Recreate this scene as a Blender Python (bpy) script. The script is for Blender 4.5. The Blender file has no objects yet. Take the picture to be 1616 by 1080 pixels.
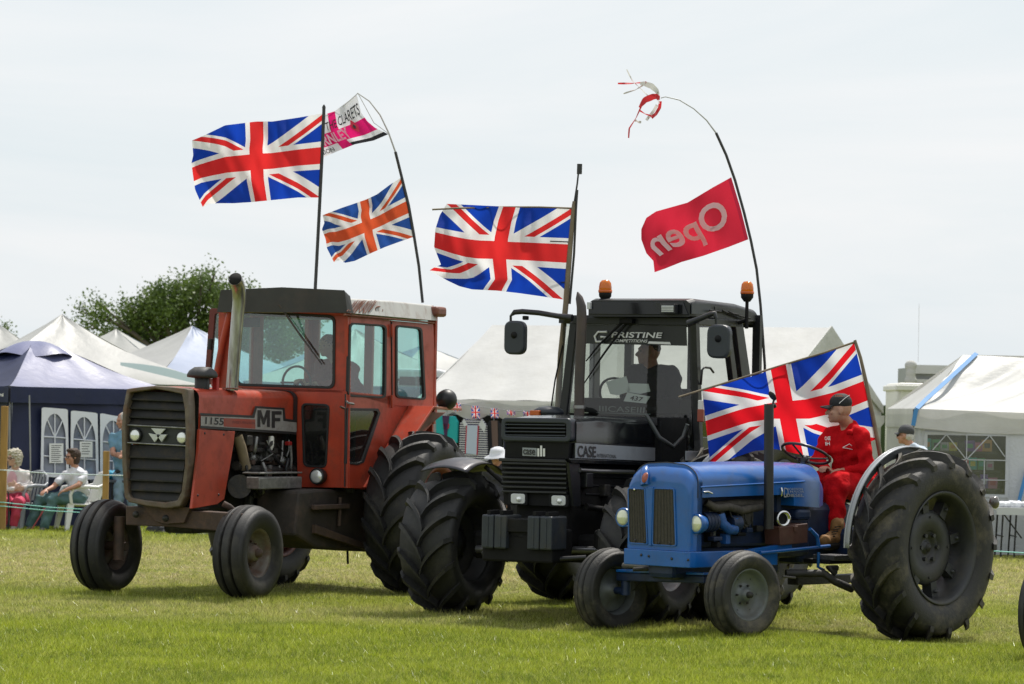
import bpy, bmesh, math, random
import numpy as np
from mathutils import Vector, Matrix
random.seed(7); rng = np.random.default_rng(7)
C = bpy.context.scene.collection
scene = bpy.context.scene
R = math.radians
# ------------------------------------------------------------------ camera
F_PX, CX, CY, HOR, CAM_H, ROLL = 5000., 808., 540., 650., 1.9, .02      # in pixels of the 1616 x 1080 photograph
_p = math.atan((HOR-CY)/F_PX)
FW = np.array([0, math.cos(_p), math.sin(_p)])
_r0 = np.array([1., 0, 0]); _u0 = np.cross(_r0, FW)
RT = math.cos(ROLL)*_r0+math.sin(ROLL)*_u0
UP = np.cross(RT, FW)
CAM = np.array([0, 0, CAM_H])
cd = bpy.data.cameras.new('camera'); cam = bpy.data.objects.new('camera', cd); C.objects.link(cam)
cd.sensor_width = 36; cd.lens = F_PX/1616*36; cd.clip_end = 3000; cd.clip_start = .5
m = Matrix.Identity(4)
for i in range(3):
    m[i][0] = RT[i]; m[i][1] = UP[i]; m[i][2] = -FW[i]; m[i][3] = CAM[i]
cam.matrix_world = m
cd.dof.use_dof = True; cd.dof.focus_distance = 28.5; cd.dof.aperture_fstop = 5.0
scene.camera = cam
# ------------------------------------------------------------------ sky, sun, exposure
SUN_EL, SUN_AZ = 62., 28.          # azimuth measured from +Y (away from the camera) towards +X
EXPO = .2
scene.view_settings.view_transform = 'Standard'; scene.view_settings.look = 'None'
scene.view_settings.exposure = EXPO; scene.view_settings.gamma = 1; scene.view_settings.use_curve_mapping = False
wd = bpy.data.worlds.new('World'); scene.world = wd; wd.use_nodes = True
nt = wd.node_tree; N = nt.nodes; L = nt.links
for n in list(N): N.remove(n)
out = N.new('ShaderNodeOutputWorld'); bgn = N.new('ShaderNodeBackground')
sky = N.new('ShaderNodeTexSky'); sky.sky_type = 'NISHITA'; sky.sun_disc = False
sky.sun_elevation = R(SUN_EL); sky.sun_rotation = R(SUN_AZ); sky.air_density = 1.2; sky.dust_density = 3
sc = N.new('ShaderNodeVectorMath'); sc.operation = 'SCALE'; sc.inputs['Scale'].default_value = .1
L.new(sky.outputs[0], sc.inputs[0])
tc = N.new('ShaderNodeTexCoord'); mp = N.new('ShaderNodeMapping'); mp.inputs['Scale'].default_value = (1.5, 1.5, 9)
L.new(tc.outputs['Generated'], mp.inputs[0])
nz = N.new('ShaderNodeTexNoise'); nz.inputs['Scale'].default_value = 2.6; nz.inputs['Detail'].default_value = 7; nz.inputs['Roughness'].default_value = .55; nz.inputs['Distortion'].default_value = .6
L.new(mp.outputs[0], nz.inputs[0])
cr = N.new('ShaderNodeValToRGB'); cr.color_ramp.elements[0].position = .34; cr.color_ramp.elements[1].position = .68
cr.color_ramp.elements[0].color = (.75, .815, .85, 1); cr.color_ramp.elements[1].color = (.87, .885, .90, 1)
L.new(nz.outputs[0], cr.inputs[0])
mx = N.new('ShaderNodeMix'); mx.data_type = 'RGBA'; mx.inputs[0].default_value = .93
L.new(sc.outputs[0], mx.inputs[6]); L.new(cr.outputs[0], mx.inputs[7])
L.new(mx.outputs[2], bgn.inputs[0]); bgn.inputs[1].default_value = .94
L.new(bgn.outputs[0], out.inputs[0])
sd = bpy.data.lights.new('sun', 'SUN'); sun = bpy.data.objects.new('sun', sd); C.objects.link(sun)
sd.energy = 4.2; sd.angle = R(2.0); sd.color = (1, .95, .87)
_d = Vector((math.sin(R(SUN_AZ))*math.cos(R(SUN_EL)), math.cos(R(SUN_AZ))*math.cos(R(SUN_EL)), math.sin(R(SUN_EL))))
sun.rotation_euler = _d.to_track_quat('Z', 'Y').to_euler()
# ------------------------------------------------------------------ placing helpers: a line of sight met with a plane of the place
def ray(x, y): return FW+RT*((x-CX)/F_PX)-UP*((y-CY)/F_PX)
def atY(x, y, Y):
    d = ray(x, y); return CAM+d*(Y/d[1])
def atZ(x, y, z=0.):
    d = ray(x, y); return CAM+d*((z-CAM_H)/d[2])
class Frame:
    def __init__(s, x, y, th):
        s.o = np.array([x, y, 0.]); t = R(th); s.th = th
        s.f = np.array([-math.cos(t), -math.sin(t), 0]); s.l = np.array([math.sin(t), -math.cos(t), 0])
    def loc(s, P): P = np.array(P)-s.o; return (float(P@s.f), float(P@s.l), float(P[2]))
    def W(s, u, v, w): return s.o+s.f*u+s.l*v+np.array([0, 0, w])
    def S(s, px, py, v):
        d = ray(px, py); t = ((s.o-CAM)@s.l+v)/(d@s.l); return s.loc(CAM+d*t)
    def U(s, px, py, u):
        d = ray(px, py); t = ((s.o-CAM)@s.f+u)/(d@s.f); return s.loc(CAM+d*t)
# ------------------------------------------------------------------ mesh helpers
V3 = lambda p: Vector((float(p[0]), float(p[1]), float(p[2])))
class MB:
    def __init__(s): s.v = []; s.f = []; s.m = []; s.s = []
    def add(s, vs, fs, mi=0, smooth=False):
        o = len(s.v); s.v += [tuple(map(float, p)) for p in vs]
        for f in fs: s.f.append(tuple(i+o for i in f)); s.m.append(mi); s.s.append(smooth)
        return s
    def box(s, c, d, rot=None, mi=0):
        M = rot if rot is not None else Matrix.Identity(3)
        vs = [V3(c)+M@Vector((x*d[0]/2, y*d[1]/2, z*d[2]/2)) for x in (-1, 1) for y in (-1, 1) for z in (-1, 1)]
        return s.add(vs, [(0, 1, 3, 2), (4, 6, 7, 5), (0, 4, 5, 1), (2, 3, 7, 6), (0, 2, 6, 4), (1, 5, 7, 3)], mi)
    def beam(s, p, q, a, b, up=(0, 0, 1), mi=0):
        p = V3(p); q = V3(q); d = (q-p); ln = d.length; d.normalize()
        u = V3(up); x = d.cross(u)
        if x.length < 1e-4: x = d.cross(Vector((1, 0, 0)))
        x.normalize(); y = x.cross(d)
        M = Matrix((d, x, y)).transposed()
        return s.box((p+q)/2, (ln, a, b), M, mi)
    def prism(s, pts, vec, mi=0, smooth=False):
        n = len(pts); a = [V3(p) for p in pts]; vec = V3(vec)
        s.add(a+[p+vec for p in a], [tuple(range(n)), tuple(range(2*n-1, n-1, -1))]+[(i, (i+1) % n, (i+1) % n+n, i+n)[::-1] for i in range(n)], mi, smooth); return s
    def ring(s, o, i, vec, mi=0):
        n = len(o); vec = V3(vec); o = [V3(p) for p in o]; i = [V3(p) for p in i]
        vs = o+i+[p+vec for p in o]+[p+vec for p in i]; fs = []
        for k in range(n):
            j = (k+1) % n
            fs += [(k, j, n+j, n+k), (2*n+k, 3*n+k, 3*n+j, 2*n+j), (k, 2*n+k, 2*n+j, j), (n+k, n+j, 3*n+j, 3*n+k)]
        return s.add(vs, fs, mi)
    def tube(s, pts, r, n=8, mi=0, closed=False, caps=True):
        P = [V3(p) for p in pts]; m = len(P); rs = [r]*m if not hasattr(r, '__len__') else list(r)
        vs = []; prev = None
        for i in range(m):
            if closed: t = P[(i+1) % m]-P[i-1]
            else: t = P[min(i+1, m-1)]-P[max(i-1, 0)]
            if t.length < 1e-9: t = Vector((0, 0, 1))
            t.normalize()
            if prev is None:
                a = t.cross(Vector((0, 0, 1)))
                if a.length < .05: a = t.cross(Vector((1, 0, 0)))
            else:
                a = prev-t*prev.dot(t)
            a.normalize(); prev = a; b = t.cross(a)
            for k in range(n):
                an = 2*math.pi*k/n; vs.append(P[i]+(a*math.cos(an)+b*math.sin(an))*rs[i])
        fs = []
        for i in range(m if closed else m-1):
            i2 = (i+1) % m
            for k in range(n):
                k2 = (k+1) % n; fs.append((i*n+k, i*n+k2, i2*n+k2, i2*n+k))
        s.add(vs, fs, mi, True)
        if caps and not closed:
            s.add(vs[:n], [tuple(range(n))[::-1]], mi); s.add(vs[-n:], [tuple(range(n))], mi)
        return s
    def lathe(s, prof, c=(0, 0, 0), ax=(0, 1, 0), n=32, mi=0, smooth=True, arc=None):
        ax = V3(ax).normalized(); a = ax.cross(Vector((0, 0, 1)))
        if a.length < .05: a = ax.cross(Vector((1, 0, 0)))
        a.normalize(); b = ax.cross(a); c = V3(c); vs = []
        for (r, h) in prof:
            for k in range(n):
                an = 2*math.pi*k/n; vs.append(c+ax*h+(a*math.cos(an)+b*math.sin(an))*r)
        fs = []
        for i in range(len(prof)-1):
            for k in range(n):
                k2 = (k+1) % n; fs.append((i*n+k, (i+1)*n+k, (i+1)*n+k2, i*n+k2))
        return s.add(vs, fs, mi, smooth)
    def loft(s, rings, mi=0, closed=False, cap=True, smooth=True):
        n = len(rings[0]); vs = [p for r in rings for p in r]; fs = []
        for i in range(len(rings)-1):
            for k in range(n if closed else n-1):
                k2 = (k+1) % n; fs.append((i*n+k, i*n+k2, (i+1)*n+k2, (i+1)*n+k))
        s.add(vs, fs, mi, smooth)
        if cap:
            s.add(rings[0], [tuple(range(n))[::-1]], mi); s.add(rings[-1], [tuple(range(n))], mi)
        return s
    def grid(s, fn, nu, nv, mi=0, smooth=True, uv=False):
        vs = [fn(i/nu, j/nv) for i in range(nu+1) for j in range(nv+1)]
        fs = [(i*(nv+1)+j, (i+1)*(nv+1)+j, (i+1)*(nv+1)+j+1, i*(nv+1)+j+1) for i in range(nu) for j in range(nv)]
        return s.add(vs, fs, mi, smooth)
    def mesh(s, name, mats):
        me = bpy.data.meshes.new(name); me.from_pydata(s.v, [], s.f)
        if not isinstance(mats, (list, tuple)): mats = [mats]
        for mm in mats: me.materials.append(mm)
        me.polygons.foreach_set('material_index', s.m); me.polygons.foreach_set('use_smooth', s.s)
        bm = bmesh.new(); bm.from_mesh(me)
        bmesh.ops.recalc_face_normals(bm, faces=bm.faces)
        bm.to_mesh(me); bm.free(); me.update(); return me
    def build(s, name, mats, parent=None, bevel=0, seg=2, angle=35):
        o = bpy.data.objects.new(name, s.mesh(name, mats)); C.objects.link(o)
        if parent: o.parent = parent
        if bevel:
            b = o.modifiers.new('bevel', 'BEVEL'); b.width = bevel; b.segments = seg; b.limit_method = 'ANGLE'; b.angle_limit = R(angle)
        return o
def tag(o, label=None, cat=None, group=None, kind=None):
    if label: o['label'] = label
    if cat: o['category'] = cat
    if group: o['group'] = group
    if kind: o['kind'] = kind
    return o
def empty(name, loc, rz=0., label=None, cat=None, group=None):
    o = bpy.data.objects.new(name, None); C.objects.link(o); o.location = V3(loc); o.rotation_euler.z = rz
    o.empty_display_size = .2
    return tag(o, label, cat, group)
def copy_tree(o, parent=None):
    c = o.copy(); C.objects.link(c); c.parent = parent
    for ch in list(o.children): copy_tree(ch, c)
    return c
def rrect(c, r=.25, k=4):
    """four corner points (any dimension) -> rounded outline; r is a share of the shorter side"""
    c = [np.array(p, float) for p in c]; o = []
    sh = min(np.linalg.norm(c[i]-c[i-1]) for i in range(4))*r
    for i in range(4):
        p, a, b = c[i], c[i-1], c[(i+1) % 4]
        A = p+(a-p)/np.linalg.norm(a-p)*sh; B = p+(b-p)/np.linalg.norm(b-p)*sh
        for j in range(k+1):
            t = j/k; o.append((1-t)**2*A+2*t*(1-t)*p+t*t*B)
    return o
def shrink(pts, d):
    P = [np.array(p, float) for p in pts]; c = sum(P)/len(P); n = len(P); o = []
    for i in range(n):
        e = P[(i+1) % n]-P[i-1]; nn = np.array([-e[1], e[0]]); nn /= (np.linalg.norm(nn)+1e-9)
        if nn@(c-P[i]) < 0: nn = -nn
        o.append(P[i]+nn*d)
    return o
# ------------------------------------------------------------------ materials
MATS = {}
def mat(name, col, rough=.5, metal=0., var=.0, vcol=None, vscale=4., bump=0., bscale=30., coat=0., dirt=None, damt=.5, dscale=3., spec=.5, trans=0., coords='Object', streak=None):
    if name in MATS: return MATS[name]
    M = bpy.data.materials.new(name); M.use_nodes = True; t = M.node_tree; n = t.nodes; l = t.links
    b = n['Principled BSDF']; b.inputs['Roughness'].default_value = rough; b.inputs['Metallic'].default_value = metal
    b.inputs['Specular IOR Level'].default_value = spec
    b.inputs['Coat Weight'].default_value = coat; b.inputs['Coat Roughness'].default_value = .08 if name != 'tractor_blue' else .22
    tc = n.new('ShaderNodeTexCoord'); co = tc.outputs[coords]
    if streak:
        mp_ = n.new('ShaderNodeMapping'); mp_.inputs['Scale'].default_value = streak; l.new(co, mp_.inputs[0]); co = mp_.outputs[0]
    cur = n.new('ShaderNodeRGB'); cur.outputs[0].default_value = (*col, 1); cur = cur.outputs[0]
    def noise(sc_, det=5, rg=.6):
        z = n.new('ShaderNodeTexNoise'); z.inputs['Scale'].default_value = sc_; z.inputs['Detail'].default_value = det; z.inputs['Roughness'].default_value = rg; l.new(co, z.inputs[0]); return z.outputs[0]
    def ramp(s_, a, b_):
        r_ = n.new('ShaderNodeMapRange'); r_.inputs[1].default_value = a; r_.inputs[2].default_value = b_; l.new(s_, r_.inputs[0]); return r_.outputs[0]
    def mixc(f, a, b_):
        m_ = n.new('ShaderNodeMix'); m_.data_type = 'RGBA'; l.new(f, m_.inputs[0])
        l.new(a, m_.inputs[6])
        if hasattr(b_, 'links'): l.new(b_, m_.inputs[7])
        else: m_.inputs[7].default_value = (*b_, 1)
        return m_.outputs[2]
    if var or vcol is not None:
        vc = vcol if vcol is not None else tuple(c*(1-var) for c in col)
        cur = mixc(ramp(noise(vscale), .35, .65), cur, vc)
    if dirt is not None:
        f = ramp(noise(dscale, 8, .7), .5, .5+.35*(1.05-damt))
        mm = n.new('ShaderNodeMath'); mm.operation = 'MULTIPLY'; mm.inputs[1].default_value = min(1, damt+.25); l.new(f, mm.inputs[0]); f = mm.outputs[0]
        cur = mixc(f, cur, dirt)
        rr = n.new('ShaderNodeMapRange'); rr.inputs[3].default_value = rough; rr.inputs[4].default_value = .85; l.new(f, rr.inputs[0]); l.new(rr.outputs[0], b.inputs['Roughness'])
    l.new(cur, b.inputs['Base Color'])
    if bump:
        z = noise(bscale, 4); bp = n.new('ShaderNodeBump'); bp.inputs['Strength'].default_value = bump; bp.inputs['Distance'].default_value = .02; l.new(z, bp.inputs['Height']); l.new(bp.outputs[0], b.inputs['Normal'])
    if trans:
        tr = n.new('ShaderNodeBsdfTranslucent'); l.new(cur, tr.inputs[0]); ms = n.new('ShaderNodeMixShader'); ms.inputs[0].default_value = trans
        l.new(b.outputs[0], ms.inputs[1]); l.new(tr.outputs[0], ms.inputs[2]); l.new(ms.outputs[0], n['Material Output'].inputs[0])
    MATS[name] = M; M['cur'] = 0
    return M
def glass(name, tint, refl=.08, rough=.02, haze=.0, dcol=(.6, .62, .6)):
    if name in MATS: return MATS[name]
    M = bpy.data.materials.new(name); M.use_nodes = True; t = M.node_tree; n = t.nodes; l = t.links
    n.remove(n['Principled BSDF']); o = n['Material Output']
    tr = n.new('ShaderNodeBsdfTransparent'); tr.inputs[0].default_value = (*tint, 1)
    gl = n.new('ShaderNodeBsdfGlossy'); gl.inputs['Roughness'].default_value = rough
    ge = n.new('ShaderNodeNewGeometry'); dt = n.new('ShaderNodeVectorMath'); dt.operation = 'DOT_PRODUCT'; l.new(ge.outputs['Incoming'], dt.inputs[0]); l.new(ge.outputs['Normal'], dt.inputs[1])
    c_ = X(t, dt.outputs['Value']).abs(); k_ = X(t, (c_*-1.+1.).o); k2 = k_*k_; ad_ = (k2*k2*k_)*(1-refl)+refl
    class _A: pass
    ad = _A(); ad.outputs = [ad_.o]
    ms = n.new('ShaderNodeMixShader'); l.new(ad.outputs[0], ms.inputs[0]); l.new(tr.outputs[0], ms.inputs[1]); l.new(gl.outputs[0], ms.inputs[2])
    cur = ms.outputs[0]
    if haze:
        df = n.new('ShaderNodeBsdfDiffuse'); df.inputs[0].default_value = (*dcol, 1); m2 = n.new('ShaderNodeMixShader')
        z = n.new('ShaderNodeTexNoise'); z.inputs['Scale'].default_value = 3; tc = n.new('ShaderNodeTexCoord'); l.new(tc.outputs['Object'], z.inputs[0])
        mu = n.new('ShaderNodeMath'); mu.operation = 'MULTIPLY'; mu.inputs[1].default_value = haze*2; l.new(z.outputs[0], mu.inputs[0]); l.new(mu.outputs[0], m2.inputs[0])
        l.new(cur, m2.inputs[1]); l.new(df.outputs[0], m2.inputs[2]); cur = m2.outputs[0]
    l.new(cur, o.inputs[0]); MATS[name] = M; return M
# ------------------------------------------------------------------ writing
TMP = bpy.data.scenes.new('workbench')
def evaluated(o):            # apply an object's modifiers in a small scene of its own, then forget that scene's link
    for c_ in list(o.users_collection): c_.objects.unlink(o)
    TMP.collection.objects.link(o); vl = TMP.view_layers[0]; vl.update(); dg = vl.depsgraph; dg.update()
    me = bpy.data.meshes.new_from_object(o.evaluated_get(dg)); TMP.collection.objects.unlink(o); return me
def text_mesh(s, bold=0.):
    cu = bpy.data.curves.new('t', 'FONT'); cu.body = s; cu.fill_mode = 'FRONT' if False else 'BOTH'; cu.resolution_u = 4; cu.offset = bold
    o = bpy.data.objects.new('t', cu); me = evaluated(o)
    bm = bmesh.new(); bm.from_mesh(me)
    bpy.data.objects.remove(o); bpy.data.curves.remove(cu); bpy.data.meshes.remove(me)
    xs = [v.co.x for v in bm.verts]; ys = [v.co.y for v in bm.verts]
    a, b, c, d = min(xs), max(xs), min(ys), max(ys)
    for v in bm.verts: v.co.x = (v.co.x-a)/(b-a); v.co.y = (v.co.y-c)/(d-c)
    return bm
def writing(name, s, quad, fn, material, parent, bold=.01, sub=0, slant=0.):
    """quad: TL,TR,BR,BL in the coordinates fn takes; fn(x,y) -> point"""
    bm = text_mesh(s, bold)
    if sub:
        bmesh.ops.triangulate(bm, faces=bm.faces)
        for _ in range(sub): bmesh.ops.subdivide_edges(bm, edges=[e for e in bm.edges if e.calc_length() > .04], cuts=1)
    TL, TR, BR, BL = [np.array(q, float) for q in quad]
    for v in bm.verts:
        x, y = v.co.x, v.co.y; x += slant*(y-.5)
        q = (TL*(1-x)+TR*x)*y+(BL*(1-x)+BR*x)*(1-y)
        v.co = V3(fn(q[0], q[1]))
    me = bpy.data.meshes.new(name); bm.to_mesh(me); bm.free(); me.materials.append(material)
    o = bpy.data.objects.new(name, me); C.objects.link(o); o.parent = parent
    return o
# ------------------------------------------------------------------ soft bodies: capsules and ellipsoids merged into one skin
import time; BT_ = [0.]
def blob(name, prims, voxel, material, parent=None, smooth=4, noise=0., nscale=20.):
    mb = MB()
    for p in prims:
        if p[0] == 'c':      # capsule p0 r0 p1 r1
            _, a, ra, b, rb = p; a = V3(a); b = V3(b); d = (b-a); ln = max(d.length, 1e-5); d = d/ln
            prof = [(ra*math.sin(t), -ra*math.cos(t)) for t in np.linspace(0.02, math.pi/2, 5)]+[(rb*math.sin(t), ln-rb*math.cos(t)) for t in np.linspace(math.pi/2, math.pi-.02, 5)]
            n = 14; x = d.cross(Vector((0, 0, 1)))
            if x.length < .05: x = d.cross(Vector((1, 0, 0)))
            x.normalize(); y = d.cross(x)
            vs = [a+d*h+(x*math.cos(2*math.pi*k/n)+y*math.sin(2*math.pi*k/n))*r for r, h in prof for k in range(n)]
            fs = [(i*n+k, i*n+(k+1) % n, (i+1)*n+(k+1) % n, (i+1)*n+k) for i in range(len(prof)-1) for k in range(n)]
            fs += [tuple(range(n))[::-1], tuple(range(len(vs)-n, len(vs)))]
            mb.add(vs, fs)
        else:                # ellipsoid: centre, radii, 3x3 axes
            _, c, rr, ax = p; ax = ax or ((1, 0, 0), (0, 1, 0), (0, 0, 1)); ax = [V3(q).normalized() for q in ax]
            n = 16; k_ = 10; c = V3(c); vs = []
            for i in range(1, k_):
                t = math.pi*i/k_
                for k in range(n):
                    an = 2*math.pi*k/n; vs.append(c+ax[0]*rr[0]*math.sin(t)*math.cos(an)+ax[1]*rr[1]*math.sin(t)*math.sin(an)+ax[2]*rr[2]*math.cos(t))
            fs = [(i*n+k, i*n+(k+1) % n, (i+1)*n+(k+1) % n, (i+1)*n+k) for i in range(k_-2) for k in range(n)]
            fs += [tuple(range(n))[::-1], tuple(range(len(vs)-n, len(vs)))]
            mb.add(vs, fs)
    me = mb.mesh(name, material); o = bpy.data.objects.new(name, me)
    rm = o.modifiers.new('r', 'REMESH'); rm.mode = 'VOXEL'; rm.voxel_size = voxel
    sm = o.modifiers.new('s', 'SMOOTH'); sm.factor = .5; sm.iterations = smooth
    t_ = time.time(); m2 = evaluated(o); BT_[0] += time.time()-t_; o.modifiers.clear(); o.data = m2; C.objects.link(o)
    m2.name = name
    if not m2.materials: m2.materials.append(material)
    if noise:
        n_ = len(m2.vertices); q = np.empty(n_*3, np.float32); m2.vertices.foreach_get('co', q); q = q.reshape(-1, 3); w = np.empty(n_*3, np.float32); m2.vertex_normals.foreach_get('vector', w); w = w.reshape(-1, 3)
        k = nscale*2.2; h = np.sin(q[:, 0]*k+2*np.sin(q[:, 2]*k*.7))*np.sin(q[:, 2]*k*1.3+1.7*np.sin(q[:, 1]*k*.8+q[:, 0]*k*.5)); h += .5*np.sin(q[:, 1]*k*2.1+q[:, 2]*k*1.7+1.5*np.sin(q[:, 0]*k*1.9))
        q += w*(noise*.5*h)[:, None]; m2.vertices.foreach_set('co', q.ravel())
    m2.polygons.foreach_set('use_smooth', [True]*len(m2.polygons)); m2.update()
    if parent: o.parent = parent
    return o
# ------------------------------------------------------------------ node expressions, for flat print on cloth
class X:
    def __init__(s, t, o): s.t = t; s.o = o
    def _b(s, op, a, b=None, c=None):
        n = s.t.nodes.new('ShaderNodeMath'); n.operation = op
        for i, q in enumerate([a, b, c]):
            if q is None: continue
            if isinstance(q, X): s.t.links.new(q.o, n.inputs[i])
            else: n.inputs[i].default_value = float(q)
        return X(s.t, n.outputs[0])
    def __add__(s, b): return s._b('ADD', s, b)
    def __sub__(s, b): return s._b('SUBTRACT', s, b)
    def __mul__(s, b): return s._b('MULTIPLY', s, b)
    def lt(s, b): return s._b('LESS_THAN', s, b)
    def gt(s, b): return s._b('GREATER_THAN', s, b)
    def abs(s): return s._b('ABSOLUTE', s)
    def max(s, b): return s._b('MAXIMUM', s, b)
def cloth_mat(name, paint, trans=.45):
    """paint(t, x, y) -> list of (mask X, colour) painted in order over the first colour; x,y are the cloth's UV"""
    M = bpy.data.materials.new(name); M.use_nodes = True; t = M.node_tree; n = t.nodes; l = t.links; b = n['Principled BSDF']
    b.inputs['Roughness'].default_value = .75; b.inputs['Specular IOR Level'].default_value = .2
    uv = n.new('ShaderNodeUVMap'); sx = n.new('ShaderNodeSeparateXYZ'); l.new(uv.outputs[0], sx.inputs[0])
    x, y = X(t, sx.outputs[0]), X(t, sx.outputs[1]); layers = paint(x, y)
    cur = n.new('ShaderNodeRGB'); cur.outputs[0].default_value = (*layers[0], 1); cur = cur.outputs[0]
    for msk, col in layers[1:]:
        m_ = n.new('ShaderNodeMix'); m_.data_type = 'RGBA'; l.new(msk.o, m_.inputs[0]); l.new(cur, m_.inputs[6]); m_.inputs[7].default_value = (*col, 1); cur = m_.outputs[2]
    l.new(cur, b.inputs['Base Color'])
    z = n.new('ShaderNodeTexNoise'); z.inputs['Scale'].default_value = 5; z.inputs['Detail'].default_value = 4
    tc = n.new('ShaderNodeTexCoord'); l.new(tc.outputs['Object'], z.inputs[0]); bp = n.new('ShaderNodeBump'); bp.inputs['Strength'].default_value = .35; bp.inputs['Distance'].default_value = .05
    l.new(z.outputs[0], bp.inputs['Height']); l.new(bp.outputs[0], b.inputs['Normal'])
    tr = n.new('ShaderNodeBsdfTranslucent'); l.new(cur, tr.inputs[0]); ms = n.new('ShaderNodeMixShader'); ms.inputs[0].default_value = trans
    l.new(b.outputs[0], ms.inputs[1]); l.new(tr.outputs[0], ms.inputs[2]); l.new(ms.outputs[0], n['Material Output'].inputs[0])
    return M
def union_paint(red, blue, white):
    def f(x, y):
        X_ = (x-.5)*60; Y_ = (y-.5)*30; k = 1/math.sqrt(5)
        p1 = (Y_*2-X_)*k; p2 = (Y_*2+X_)*k           # hoist at x=0, upper edge at y=1
        w1 = p1.abs().lt(3.).max(p2.abs().lt(3.))
        R_ = X_.gt(0); L_ = X_.lt(0)
        r1 = p1.gt(0)*p1.lt(2)*R_; r2 = p1.lt(0)*p1.gt(-2)*L_
        r3 = p2.lt(0)*p2.gt(-2)*L_; r4 = p2.gt(0)*p2.lt(2)*R_
        wc = X_.abs().lt(5).max(Y_.abs().lt(5)); rc = X_.abs().lt(3).max(Y_.abs().lt(3))
        return [blue, (w1, white), (r1.max(r2).max(r3).max(r4), red), (wc, white), (rc, red)]
    return f
def poly_at(P, t):
    P = [np.array(p, float) for p in P]; d = [0.]
    for a, b in zip(P, P[1:]): d.append(d[-1]+np.linalg.norm(b-a))
    s = t*d[-1]
    for i in range(len(P)-1):
        if s <= d[i+1] or i == len(P)-2:
            q = (s-d[i])/(d[i+1]-d[i]+1e-9); return P[i]*(1-q)+P[i+1]*q
class Cloth:
    """a flag: four edge lines (hoist->fly for top and bottom, top->bottom for hoist and fly)"""
    def __init__(s, top, bottom, hoist, fly, Y, waves):
        s.e = (top, bottom, hoist, fly); s.Y = Y; s.w = waves
    def px(s, a, b):       # a 0 hoist..1 fly, b 0 top..1 bottom
        t, bo, h, f = s.e
        T, B, H, Fl = poly_at(t, a), poly_at(bo, a), poly_at(h, b), poly_at(f, b)
        c = [np.array(q, float) for q in (t[0], t[-1], bo[0], bo[-1])]
        return T*(1-b)+B*b+H*(1-a)+Fl*a-(c[0]*(1-a)*(1-b)+c[1]*a*(1-b)+c[2]*(1-a)*b+c[3]*a*b)
    def at(s, a, b, off=0.):
        q = s.px(a, b); dy = sum(A*math.sin(2*math.pi*(ka*a+kb*b)+ph)*min(1, a*3) for A, ka, kb, ph in s.w)
        return atY(q[0], q[1], s.Y+dy-off)
    def build(s, name, material, parent, n=(70, 36), uvflip=False):
        mb = MB(); nu, nv = n; mb.grid(lambda a, b: s.at(a, b), nu, nv)
        me = bpy.data.meshes.new(name); me.from_pydata(mb.v, [], mb.f); me.materials.append(material)
        uv = me.uv_layers.new(name='UVMap'); co = [(i/nu, 1-j/nv) for i in range(nu+1) for j in range(nv+1)]
        for lp in me.loops: uv.data[lp.index].uv = co[lp.vertex_index]
        me.polygons.foreach_set('use_smooth', [True]*len(me.polygons)); me.update()
        o = bpy.data.objects.new(name, me); C.objects.link(o)
        if parent: o.parent = parent
        return o
def wm(o):
    M_ = o.matrix_basis.copy()
    return (wm(o.parent)@o.matrix_parent_inverse@M_) if o.parent else M_
def adopt(ch, root):
    ch.parent = root; ch.matrix_parent_inverse = wm(root).inverted(); return ch
# ------------------------------------------------------------------ colours of the place
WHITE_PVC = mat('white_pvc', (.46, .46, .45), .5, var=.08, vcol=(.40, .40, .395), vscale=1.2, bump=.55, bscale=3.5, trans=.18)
MARQ = mat('marquee_pvc', (.62, .62, .61), .5, var=.09, vcol=(.54, .54, .53), vscale=1.2, bump=.7, bscale=3.0, trans=.25, dirt=(.42, .41, .37), damt=.12, dscale=2)
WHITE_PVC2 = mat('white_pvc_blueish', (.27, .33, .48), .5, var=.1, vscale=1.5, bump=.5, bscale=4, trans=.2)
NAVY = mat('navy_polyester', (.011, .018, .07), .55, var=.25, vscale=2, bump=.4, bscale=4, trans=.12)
NAVY_SHEEN = mat('sheen_navy_roof', (.135, .145, .26), .42, var=.15, vscale=1, bump=.5, bscale=3)  # navy cloth lightened so the colour carries the roof's sheen
TRIM_BLUE = mat('blue_webbing', (.05, .22, .5), .6)
DARKIN = mat('interior_shade', (.02, .02, .022), .9)  # near-black that stands in for shade inside the tents
WOOD = mat('post_wood', (.36, .21, .06), .8, var=.3, vscale=9, bump=.3, bscale=30, streak=(1, 1, .2))
BLACK = mat('black_plastic', (.012, .013, .015), .45, var=.3, vscale=9)
CREAM = mat('cream_paint', (.65, .64, .58), .4)
STEEL = mat('steel', (.35, .36, .38), .35, .8, var=.2)
WPLAS = mat('white_plastic', (.75, .75, .73), .35, trans=.05)
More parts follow.
